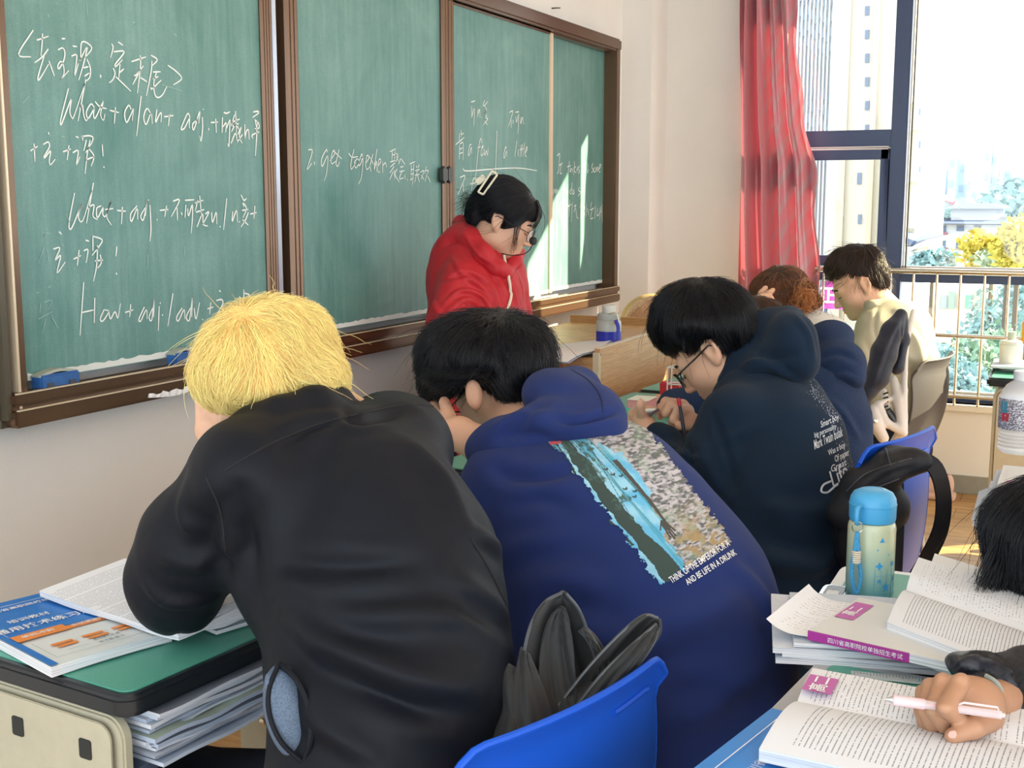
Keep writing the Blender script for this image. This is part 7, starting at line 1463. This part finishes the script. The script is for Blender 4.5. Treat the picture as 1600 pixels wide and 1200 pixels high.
for kq in range(5):
    a = ang0+kq*2*math.pi/5; rr_ = np.hypot(cz[1]-so[1], cz[0]-so[0]) if kq == 0 else 0.29; tip = so+arr(math.cos(a)*rr_, math.sin(a)*rr_, 0)
    MB().tube([so+arr(0, 0, 0.10), tip+arr(0, 0, 0.075)], [0.024, 0.014], 8).build('base_arm', MATS['bar_black'], e, smooth=True)
    for s in (-1, 1): MB().lathe(tip+arr(-math.sin(a)*0.014*s, math.cos(a)*0.014*s, 0.027), [(0, -0.009), (0.02, -0.009), (0.026, -0.006), (0.026, 0.006), (0.02, 0.009), (0, 0.009)], 18, ax=[arr(math.cos(a), math.sin(a), 0), arr(0, 0, 1), arr(-math.sin(a), math.cos(a), 0)]).build('caster', mat('caster_grey', (0.10, 0.10, 0.11), rough=0.35), e, smooth=True)
S = SDF(); S.pch([(1408, 490, 3.84, 8), (1394, 518, 3.82, 16), (1381, 552, 3.80, 19), (1370, 590, 3.79, 17), (1358, 612, 3.79, 11), (1350, 624, 3.79, 9)], 0.015); S.pch([(1412, 492, 3.86, 6), (1412, 530, 3.85, 8), (1402, 575, 3.83, 10)], 0.015); S.pch([(1352, 625, 3.80, 9), (1352, 670, 3.8, 8), (1356, 700, 3.8, 8)], 0.01)
to_mesh_obj(S, 'draped_jacket', mat('jacket_midnight', (0.008, 0.013, 0.030), rough=0.6, sheen=0.1, spec=0.4, bump=0.1, bscale=700), None, 0.006, 1, [([(1405, 500), (1385, 540), (1365, 600)], 0.006, 0.005), ([(1410, 500), (1404, 550), (1390, 590)], 0.005, -0.004)], 0.004, (18, 18, 18), 85, label='midnight blue jacket hanging over the white office chair', cat='jacket')
# ================================================================ lectern
m_oak = mat('lectern_wood', (0.55, 0.34, 0.18), rough=0.38, spec=0.5); wood_nodes(m_oak, '#a0764a', '#c19465', '#d6b083', (2.5, 2.5, 60), 'Z')
m_oak2 = mat('lectern_red_wood', (0.42, 0.17, 0.08), rough=0.35); wood_nodes(m_oak2, '#7c3f22', '#97522f', '#ad6a44', (3, 3, 18), 'Z')
m_oake = mat('lectern_edge', (0.62, 0.52, 0.36), rough=0.5)
Lc = P(935, 546, 3.78); LX, LY, LZ = Lc; Lw, Ld = 1.05, 0.52
e = empty('lectern', (LX+Lw/2, LY+Ld/2, 0), 'light oak lectern desk in front of the blackboard right end', 'lectern')
MB().box((LX+0.012, LY, 0.02), (LX+Lw, LY+0.018, LZ)).build('front_panel', m_oak, e, bevel=0.001); MB().box((LX, LY-0.001, 0.02), (LX+0.022, LY+0.019, LZ-0.012)).build('corner_strip', m_oake, e, bevel=0.001)
MB().box((LX+0.012, LY, LZ), (LX+Lw, LY+0.018, LZ+0.003)).build('edge_trim', mat('trim_pale', (0.70, 0.62, 0.50), rough=0.5), e)
MB().box((LX+0.001, LY+0.019, 0.02), (LX+0.018, LY+Ld, LZ-0.045)).build('side_panel', m_oak, e, bevel=0.001); MB().box((LX+Lw-0.018, LY+0.019, 0.02), (LX+Lw, LY+Ld, LZ)).build('side_panel', m_oak, e, bevel=0.001)
MB().box((LX+0.0, LY+0.019, LZ-0.045), (LX+Lw-0.018, LY+Ld, LZ-0.028)).build('top_board', m_oak, e, bevel=0.001)
bz_ = hit(940, 519, 1, LY+Ld)[2]; MB().box((hit(900, 520, 1, LY+Ld)[0], LY+Ld, LZ-0.06), (LX+Lw, LY+Ld+0.02, bz_)).build('back_rail', m_oak2, e, bevel=0.001)
MB().lathe(hit(938, 554, 1, LY), [(0.004, 0), (0.004, 0.001), (0, 0.002)], 10, ax=[arr(1, 0, 0), arr(0, 0, 1), arr(0, -1, 0)]).build('screw', m_ink, e)
ZL = LZ-0.028
c = P(951, 528, 4.02); c[2] = ZL; e = empty('thermos', c, 'grey thermos with blue base and carrying ring standing on the lectern', 'bottle'); k = 4.0/FPX; zt = P(951, 476, 4.02)[2]-ZL; r = 19.5*k
mg = mat('thermos_grey', (0.42, 0.47, 0.45), rough=0.35); MB().lathe(c, [(0, 0), (r, 0), (r*1.02, 0.004), (r*1.02, zt*0.42)], 28).build('base', mat('thermos_blue', (0.015, 0.03, 0.40), rough=0.35), e, smooth=True)
MB().lathe(c, [(r*1.02, zt*0.42), (r*1.0, zt*0.62), (r*0.90, zt*0.66), (r*0.94, zt*0.68), (r*0.94, zt*0.80), (r*0.88, zt*0.815), (r*0.5, zt*0.82)], 28).build('body', mg, e, smooth=True)
MB().lathe(c, [(r*0.52, zt*0.82), (r*0.54, zt*0.84), (r*0.56, zt*0.97), (r*0.50, zt), (0, zt)], 24).build('lid', mat('thermos_lid', (0.62, 0.66, 0.62), rough=0.35), e, smooth=True)
MB().tube(crom([P(951, 490, 3.97), P(962, 489, 3.965), P(966, 500, 3.965), P(962, 506, 3.96), P(955, 503, 3.96)], 4), 0.0022, 6).build('ring', MATS['stainless_steel'], e, smooth=True)
MB().tube(crom([P(962, 500, 3.96), P(966, 512, 3.955), P(965, 524, 3.955)], 4), 0.006, 8, flat=(cF, 0.4)).build('strap', MATS['thermos_blue'], e, smooth=True)
s0 = P(866, 546, 3.74); s0[2] = LZ-0.022; rows = []
for j in range(5):
    q = j/4; rows.append([arr(s0[0]-0.07+0.40*i/14, LY+0.03+0.20*q, ZL+0.003+0.020*math.sin(math.pi*min(1, i/9))*0.6+(0.055*max(0, i/14-0.45)**1.2*(1-q))*1.2) for i in range(15)])
MB().sheet(rows, 0.002).build('papers', mat('papers_blue', (0.30, 0.36, 0.50), rough=0.6), None, label='curling sheaf of white and blue papers lying across the lectern corner', cat='paper')
rows2 = [[p+arr(0, 0.006, 0.003) for p in r] for r in rows]; MB().sheet(rows2, 0.001).build('paper_sheet', m_paper, None, label='top white printed sheet on the lectern paper sheaf', cat='paper')
# tan padded chairs behind the lectern
mt = mat('tan_leather', (0.50, 0.33, 0.16), rough=0.55, mottle=0.1, mscale=20); mf = mat('tan_plush', (0.55, 0.30, 0.15), rough=0.95, sheen=0.6, bump=0.9, bscale=140)
def tub_chair(u, v, d, r, label, plush=True):
    cc = P(u, v, d); e = empty('armchair', (cc[0], cc[1], 0), label, 'chair'); k = d/FPX; S = SDF(); fh = arr(cF[0], cF[1], 0); fh /= np.linalg.norm(fh); A = np.stack([cR, arr(0, 0, 1), fh], 1)
    S.ell(cc+fh*0.05, (r*1.18*k, r*1.18*k, 0.10), A, 0.03); S.rbox(cc+fh*-0.05-arr(0, 0, 0.20), (r*1.1*k, 0.08, 0.22), 0.05, A, 0.04); S.cap(cc-arr(0, 0, 0.10), cc-arr(0, 0, 0.34), 0.11, 0.16, 0.05)
    to_mesh_obj(S, 'shell', mt, e, 0.009, 1)
    if plush:
        T = SDF(); T.chain([(cc-fh*0.075+(cR*math.cos(q)+arr(0, 0, 1)*math.sin(q))*r*0.82*k, r*0.30*k) for q in np.linspace(-0.5, math.pi+0.5, 12)], 0.01)
        T.ell(cc-fh*0.045, (r*0.7*k, r*0.7*k, 0.03), A, 0.01)
        for q in (0.5, 1.1, 1.7, 2.3): T.cap(cc-fh*0.07, cc-fh*0.08+(cR*math.cos(q)+arr(0, 0, 1)*math.sin(q))*r*0.6*k, 0.012, 0.02, 0.01)
        to_mesh_obj(T, 'cushion', mf, e, 0.006, 1, None, 0.012, (22, 22, 22), 87)
    for x in (-0.12, 0.12):
        for y in (-0.1, 0.12): MB().tube([cc+cR*x+fh*y-arr(0, 0, 0.40), arr((cc+cR*x+fh*y)[0], (cc+cR*x+fh*y)[1], 0)], 0.016, 8).build('leg', m_leg, e, smooth=True)
tub_chair(1020, 512, 5.10, 44, 'tan padded tub chair with fluffy cushion just behind the lectern'); tub_chair(1064, 488, 5.30, 40, 'second tan padded tub chair nearer the corner pillar', False)
# small things on the front row desks
def at_desk(u, v, z=ZT): return hit(u, v, 2, z)
c = at_desk(1003, 648, 0.765); e = empty('tissue_box', c, 'pink and mint pastel box on the desk beside the writing hands', 'box'); k = 0.028
MB().box(c+arr(-0.04, -0.03, 0), c+arr(0.04, 0.03, 0.045)).build('body', mat('box_pink', (0.78, 0.34, 0.34), rough=0.6), e, bevel=0.003); MB().box(c+arr(-0.041, -0.031, 0.002), c+arr(0.0, 0.031, 0.024)).build('print', mat('box_mint', (0.12, 0.62, 0.45), rough=0.6), e); MB().box(c+arr(-0.04, -0.03, 0.0455), c+arr(0.04, 0.03, 0.0475)).build('lid', mat('box_white', (0.80, 0.82, 0.75), rough=0.6), e)
O = at_desk(1030, 712, 0.764); slab('notebook', O, arr(0.24, -0.02, 0), arr(0.02, 0.20, 0), 0.006, m_paper, m_pedge, None, 6, 6, None, label='white notebook with blue bands under the writing hands', cat='book')
for i in range(3): slab('blue_band', O+arr(0.03+0.035*i, 0.03, 0.0008), arr(0.014, 0, 0), arr(0.015, 0.15, 0), 0.0006, mat('band_blue', (0.05, 0.16, 0.42), rough=0.5), m_paper, bpy.data.objects['notebook'], 1, 1)
b = MB(); b.tube([P(1008, 642, 2.885), P(1024, 641, 2.885)], 0.007, 10, flat=(cU, 0.8)); ct = b.build('correction_tape', mat('tape_white', (0.72, 0.74, 0.70), rough=0.3), None, smooth=True, label='small white correction tape held in the left hand', cat='stationery')
MB().tube([P(1014, 650, 2.88), P(1022, 643, 2.88), P(1030, 640, 2.88)], 0.0035, 8).build('cap', mat('cap_dark', (0.05, 0.04, 0.06), rough=0.3), ct, smooth=True)
c = P(1048, 604, 3.75); e = MB(); e.box(c+arr(-0.02, -0.03, -0.10), c+arr(0.02, 0.03, 0.015)); e.build('red_box', mat('box_red', (0.65, 0.01, 0.02), rough=0.45), None, bevel=0.004, label='small bright red box against the lectern front', cat='box')
e = empty('wire_rack', P(1066, 600, 3.62), 'white wire rack beside the red box at the lectern', 'rack'); c = P(1066, 600, 3.62)
for x in (-0.02, 0.02):
    for y in (-0.04, 0.04): MB().tube([c+arr(x, y, -0.14), c+arr(x, y, 0.05)], 0.0022, 6).build('wire', mat('wire_white', (0.8, 0.8, 0.78), rough=0.4), e)
for z in (-0.06, 0.0, 0.05):
    MB().tube([c+arr(x, y, z) for x, y in ((-0.02, -0.04), (0.02, -0.04), (0.02, 0.04), (-0.02, 0.04), (-0.02, -0.04))], 0.0022, 6).build('wire', MATS['wire_white'], e)
# shoe by the far wall
c = hit(1436, 776, 2, 0.0); S = SDF(); S.ell(c+arr(0, -0.02, 0.05), (0.045, 0.12, 0.045), None, 0.02); S.ell(c+arr(0, -0.10, 0.07), (0.042, 0.05, 0.065), None, 0.02); S.rbox(c+arr(0, -0.02, 0.015), (0.052, 0.14, 0.015), 0.012, None, 0.005); S.ell(c+arr(0, -0.10, 0.14), (0.025, 0.03, 0.05), None, 0.01, sub=True)
to_mesh_obj(S, 'shoe', mat('shoe_beige', (0.62, 0.42, 0.34), rough=0.7), None, 0.005, 1, label='beige and grey shoe on the floor by the far wall', cat='shoe')
# ================================================================ OUTSIDE THE WINDOW
GZ = -14.0                                              # street level below this upper-floor classroom
m_gnd = mat('outside_ground', (0.32, 0.34, 0.34), rough=0.9, mottle=0.3, mscale=0.15)
MB().box((8, -160, GZ-0.5), (460, 260, GZ)).build('ground_outside', m_gnd, kind='structure')
def bm_(n, c): return mat(n, tuple(x*0.70 for x in c), rough=0.8, spec=0.2)
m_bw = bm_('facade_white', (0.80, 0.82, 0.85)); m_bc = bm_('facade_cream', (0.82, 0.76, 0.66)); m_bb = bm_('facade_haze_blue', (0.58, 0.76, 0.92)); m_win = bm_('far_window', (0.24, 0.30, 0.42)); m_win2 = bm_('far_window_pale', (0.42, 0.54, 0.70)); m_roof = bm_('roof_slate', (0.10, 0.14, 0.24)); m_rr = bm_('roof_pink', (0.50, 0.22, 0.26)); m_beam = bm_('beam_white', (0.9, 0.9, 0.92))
def yz(u, v, X): q = hit(u, v, 0, X); return q[1], q[2]
def tower(name, label, X, u0, u1, vtop, depth_, m, wins=None, vbot=None, group=None, cat='building'):
    y1, zt = yz(u0, vtop, X); y0, _ = yz(u1, vtop, X); zb = GZ if vbot is None else yz(u0, vbot, X)[1]
    e = empty(name, (X, (y0+y1)/2, GZ), label, cat, group); MB().box((X, y0, GZ), (X+depth_, y1, zt)).build('wall', m, e)
    if wins: 
        for (a, b_, c, d_) in wins:
            ya, za = yz(a, b_, X); yb, zb2 = yz(c, d_, X); MB().box((X-0.06, yb, zb2), (X+0.02, ya, za)).build('window', m_win, e)
    return e, y0, y1, zt
# near tower with vertical fins (upper left pane)
e, y0, y1, zt = tower('apartment_tower', 'tall pale tower with narrow vertical window strips seen above the curtain', 62, 1190, 1312, -260, 14, m_bw)
b = MB(); rng = np.random.default_rng(31)
for u in range(1240, 1312, 6):
    ya, _ = yz(u, 100, 62); MB().box((61.80, ya-0.04, GZ), (62.0, ya+0.04, zt)).build('fin', m_beam, e)
for iu, u in enumerate(range(1243, 1312, 6)):
    for v in range(-20, 230, 24):
        v2 = v+(u-1240)*0.25+(iu % 3)*5; ya, za = yz(u, v2, 62); yb, zb = yz(u+3.4, v2+15, 62); MB().box((61.93, yb, zb), (62.02, ya, za)).build('window', bm_('pane_pale', (0.72, 0.82, 0.95)) if (iu+v) % 3 else m_bb, e)
e, y0, y1, zt = tower('apartment_tower', 'cream apartment tower with one column of small dark windows', 55, 1313, 1420, -260, 16, m_bc, [(1352, 10+i*37, 1358, 24+i*37) for i in range(-1, 6)]+[(1340, 270, 1346, 288), (1341, 335, 1346, 350)])
for u in (1324, 1369): ya, _ = yz(u, 100, 55); MB().box((54.7, ya-0.12, GZ), (55, ya+0.12, zt)).build('pilaster', bm_('facade_tan', (0.80, 0.68, 0.55)), e)
e, y0, y1, zt = tower('apartment_block', 'yellowish block edge just right of the window mullion', 48, 1400, 1439, 160, 10, bm_('facade_yellow', (0.86, 0.78, 0.52)), [(1436, 170, 1439, 180), (1436, 220, 1439, 232), (1436, 260, 1439, 270)])
for (u, v) in ((1410, 200), (1410, 280), (1410, 352)):
    ya, za = yz(u, v, 48); yb, _ = yz(1438, v, 48); MB().box((47.6, yb, za-0.1), (48, ya, za+0.1)).build('ledge', m_bc, e)
# hazy skyline
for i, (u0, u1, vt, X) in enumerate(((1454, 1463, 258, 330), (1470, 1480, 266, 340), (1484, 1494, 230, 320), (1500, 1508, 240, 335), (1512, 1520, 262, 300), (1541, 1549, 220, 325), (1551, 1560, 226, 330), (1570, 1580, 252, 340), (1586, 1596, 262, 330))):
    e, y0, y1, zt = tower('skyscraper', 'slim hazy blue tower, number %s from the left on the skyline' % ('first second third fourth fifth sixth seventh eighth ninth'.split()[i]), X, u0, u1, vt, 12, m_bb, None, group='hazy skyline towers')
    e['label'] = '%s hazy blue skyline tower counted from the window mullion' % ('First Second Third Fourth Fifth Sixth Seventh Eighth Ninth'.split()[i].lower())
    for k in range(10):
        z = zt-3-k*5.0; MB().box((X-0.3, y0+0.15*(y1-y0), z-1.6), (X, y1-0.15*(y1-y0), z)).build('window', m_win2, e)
# pavilion roofs
def hip_roof(X, u0, u1, v_eave, v_top, m, dep, par, over=0.6):
    y1, ze = yz(u0, v_eave, X); y0, _ = yz(u1, v_eave, X); _, zt = yz(u0, v_top, X); ym = (y0+y1)/2; k = (y1-y0)*0.22
    b = MB(); b._fin([(X-over, y0-over, ze), (X-over, y1+over, ze), (X+dep, y1+over, ze), (X+dep, y0-over, ze), (X+dep/2, y0+k, zt), (X+dep/2, y1-k, zt)], [(0, 1, 5, 4), (1, 2, 5), (2, 3, 4, 5), (3, 0, 4), (0, 3, 2, 1)]); b.build('roof', m, par)
e, y0, y1, zt = tower('pavilion', 'hazy pavilion with upswept pink roof beyond the white buildings', 150, 1448, 1486, 318, 12, m_bw)
b = MB(); Y = lambda u, v: yz(u, v, 150)
prof = [(1441, 312), (1449, 315), (1462, 312), (1468, 304), (1474, 312), (1490, 316), (1496, 311)]
b.prism([(149, Y(u, v)[0], Y(u, v)[1]) for u, v in prof]+[(149, Y(u, 320)[0], Y(u, 320)[1]) for u in (1492, 1446)], (14, 0, 0)); b.build('roof', m_rr, e)
e, y0, y1, zt = tower('pavilion', 'second pink roofed pavilion at the right behind the white building', 160, 1530, 1578, 318, 12, m_bw)
b = MB(); Y = lambda u, v: yz(u, v, 160); prof = [(1524, 312), (1536, 312), (1545, 306), (1558, 312), (1584, 316), (1590, 310)]
b.prism([(159, Y(u, v)[0], Y(u, v)[1]) for u, v in prof]+[(159, Y(u, 320)[0], Y(u, 320)[1]) for u in (1586, 1528)], (14, 0, 0)); b.build('roof', m_rr, e)
e, y0, y1, zt = tower('white_building', 'white building with grey roof and raised roof lantern in the middle distance', 100, 1438, 1640, 350, 18, m_bw, [(1439, 352, 1450, 364), (1467, 352, 1478, 364), (1495, 352, 1506, 361), (1522, 352, 1533, 361), (1466, 376, 1477, 387), (1494, 378, 1505, 388), (1466, 400, 1477, 412)])
hip_roof(100, 1437, 1640, 349, 340, m_roof, 18, e); y1b, zb1 = yz(1486, 338, 104); y0b, _ = yz(1556, 338, 104); _, zt2 = yz(1500, 326, 104)
MB().box((104, y0b, zb1-2), (114, y1b, zt2)).build('lantern', m_bw, e); hip_roof(104, 1481, 1560, 326, 317, m_roof, 10, e)
for v in (366, 390): ya, za = yz(1464, v, 99.8); yb, _ = yz(1480, v, 99.8); MB().box((99.6, yb, za-0.15), (100, ya, za+0.15)).build('balcony', m_rr, e)
e, y0, y1, zt = tower('low_house', 'low white house with tilted dark eaves at the foot of the mullion', 46, 1408, 1446, 392, 1.8, m_bw, [(1421, 404, 1428, 412), (1434, 400, 1439, 412)])
b = MB(); Y = lambda u, v: yz(u, v, 45); b.prism([(44, *Y(u, v)) for u, v in ((1404, 365), (1415, 368), (1438, 376), (1434, 382), (1404, 376))], (9, 0, 0)); b.build('eaves', m_roof, e); b = MB(); b.prism([(44, *Y(u, v)) for u, v in ((1404, 385), (1430, 384), (1452, 374), (1452, 377), (1430, 390), (1404, 393))], (9, 0, 0)); b.build('eaves', m_beam, e)
e, y0, y1, zt = tower('white_building', 'pale grey building rising behind the yellow tree', 88, 1552, 1660, 360, 14, bm_('facade_grey', (0.62, 0.64, 0.70)), [(1556+i*8, 366, 1560+i*8, 392) for i in range(6)])
# trees and shrubs: crowns of leaf cards, trunks
def tree(u, v, X, rw, rh, colr, n, label, leaf, name='tree', seed=0, group=None):
    rng = np.random.default_rng(seed); y, z = yz(u, v, X); k = X/math.cos(YAW)/FPX; e = empty(name, (X, y, GZ), label, 'tree', group); MB().tube([(X, y, GZ), (X, y, z)], [0.16, 0.06], 8).build('trunk', bm_('bark', (0.22, 0.17, 0.13)), e)
    c = arr(X, y, z); V = []; F = []
    for i in range(n):
        d = rng.normal(size=3); d /= np.linalg.norm(d); r = rng.random()**0.4; lump = 0.8+0.35*vnoise(d*2.1+seed, seed)
        p = c+d*arr(rw, rw, rh)*r*lump; a = rng.normal(size=3); a /= np.linalg.norm(a); b_ = np.cross(a, rng.normal(size=3)); b_ /= np.linalg.norm(b_)+1e-9; s = leaf*(0.6+0.8*rng.random()); q = len(V)
        V += [p-a*s, p-b_*s*0.6, p+a*s, p+b_*s*0.6]; F.append((q, q+1, q+2, q+3))
    me = bpy.data.meshes.new('foliage'); me.from_pydata([tuple(v_) for v_ in V], [], F); link_mesh('foliage', me, colr, e, kind='stuff')
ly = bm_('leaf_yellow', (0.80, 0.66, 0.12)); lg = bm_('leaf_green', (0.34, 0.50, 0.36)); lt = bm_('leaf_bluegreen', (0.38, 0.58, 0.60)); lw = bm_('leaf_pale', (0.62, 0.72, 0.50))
tree(1552, 392, 40, 1.2, 0.75, ly, 1500, 'yellow leaved tree in front of the white building', 0.11, seed=1); tree(1592, 385, 38, 0.9, 0.9, ly, 1100, 'yellow leaved tree at the right edge of the window', 0.11, seed=2)
tree(1575, 408, 39, 1.4, 0.5, lw, 900, 'pale green tree crown below the yellow leaves', 0.10, seed=3); tree(1458, 408, 44, 1.0, 0.5, lt, 900, 'blue-green bush by the low white house', 0.12, seed=4)
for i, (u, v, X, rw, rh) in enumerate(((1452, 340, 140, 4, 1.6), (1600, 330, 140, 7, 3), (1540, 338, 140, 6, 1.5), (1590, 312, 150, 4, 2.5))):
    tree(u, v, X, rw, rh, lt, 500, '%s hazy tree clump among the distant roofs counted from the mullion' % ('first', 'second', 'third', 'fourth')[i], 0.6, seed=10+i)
for i, (u, v, X, rw, rh, mm) in enumerate(((1478, 585, 30, 0.9, 0.8, lt), (1520, 580, 32, 1.2, 1.0, lg), (1550, 520, 40, 1.3, 1.6, lt), (1575, 560, 34, 1.1, 1.0, lg), (1500, 610, 28, 0.9, 0.5, lt), (1590, 480, 46, 1.2, 2.0, lt), (1448, 600, 30, 0.6, 0.6, lg))):
    tree(u, v, X, rw, rh, mm, 900, '%s roadside tree below the window counted from the nearest bar' % ('first', 'second', 'third', 'fourth', 'fifth', 'sixth', 'seventh')[i], 0.12, seed=20+i)
# shops across the street and the magenta hoarding
e, y0, y1, zt = tower('shop_row', 'row of pale street shops with teal shutters below the window', 62, 1442, 1660, 445, 6, m_bw); ms_ = bm_('shutter_teal', (0.20, 0.52, 0.52)); mb2 = bm_('shop_dark', (0.42, 0.46, 0.55))
for i, u in enumerate(range(1444, 1620, 13)):
    ya, za = yz(u, 455+(i % 3)*3, 62); yb, zb = yz(u+(8, 5, 9)[i % 3], 482, 62); MB().box((61.9, yb, zb), (62.02, ya, za)).build('shop_front', (ms_, mb2, m_win2, lt, mb2)[i % 5], e)
rp = MB(); ya, za = yz(1400, 505, 52); yb, zb = yz(1660, 505, 52); rp.box((46, yb, GZ), (58, ya, GZ+0.15)).build('kerb_strip', bm_('pavement', (0.72, 0.72, 0.74)), kind='structure')
e = empty('billboard', (24, yz(1320, 480, 24)[0], GZ), 'magenta hoarding with white characters behind the cream sweater student', 'billboard'); ya, za = yz(1284, 440, 24); yb, zb = yz(1362, 485, 24)
MB().box((24, yb, zb), (24.2, ya, za)).build('board', bm_('hoarding_magenta', (0.75, 0.10, 0.45)), e); MB().box((24, yb, GZ), (24.2, yb+0.1, zb)).build('post', m_roof, e); MB().box((24, ya-0.1, GZ), (24.2, ya, zb)).build('post', m_roof, e)
put_text('正 品', arr(23.97, (ya+yb)/2+0.12, (za+zb)/2-0.02), (0, -1, 0), (0, 0, 1), 0.36, m_white, e, 'board_lettering', lift=0.0, bold=0.02)
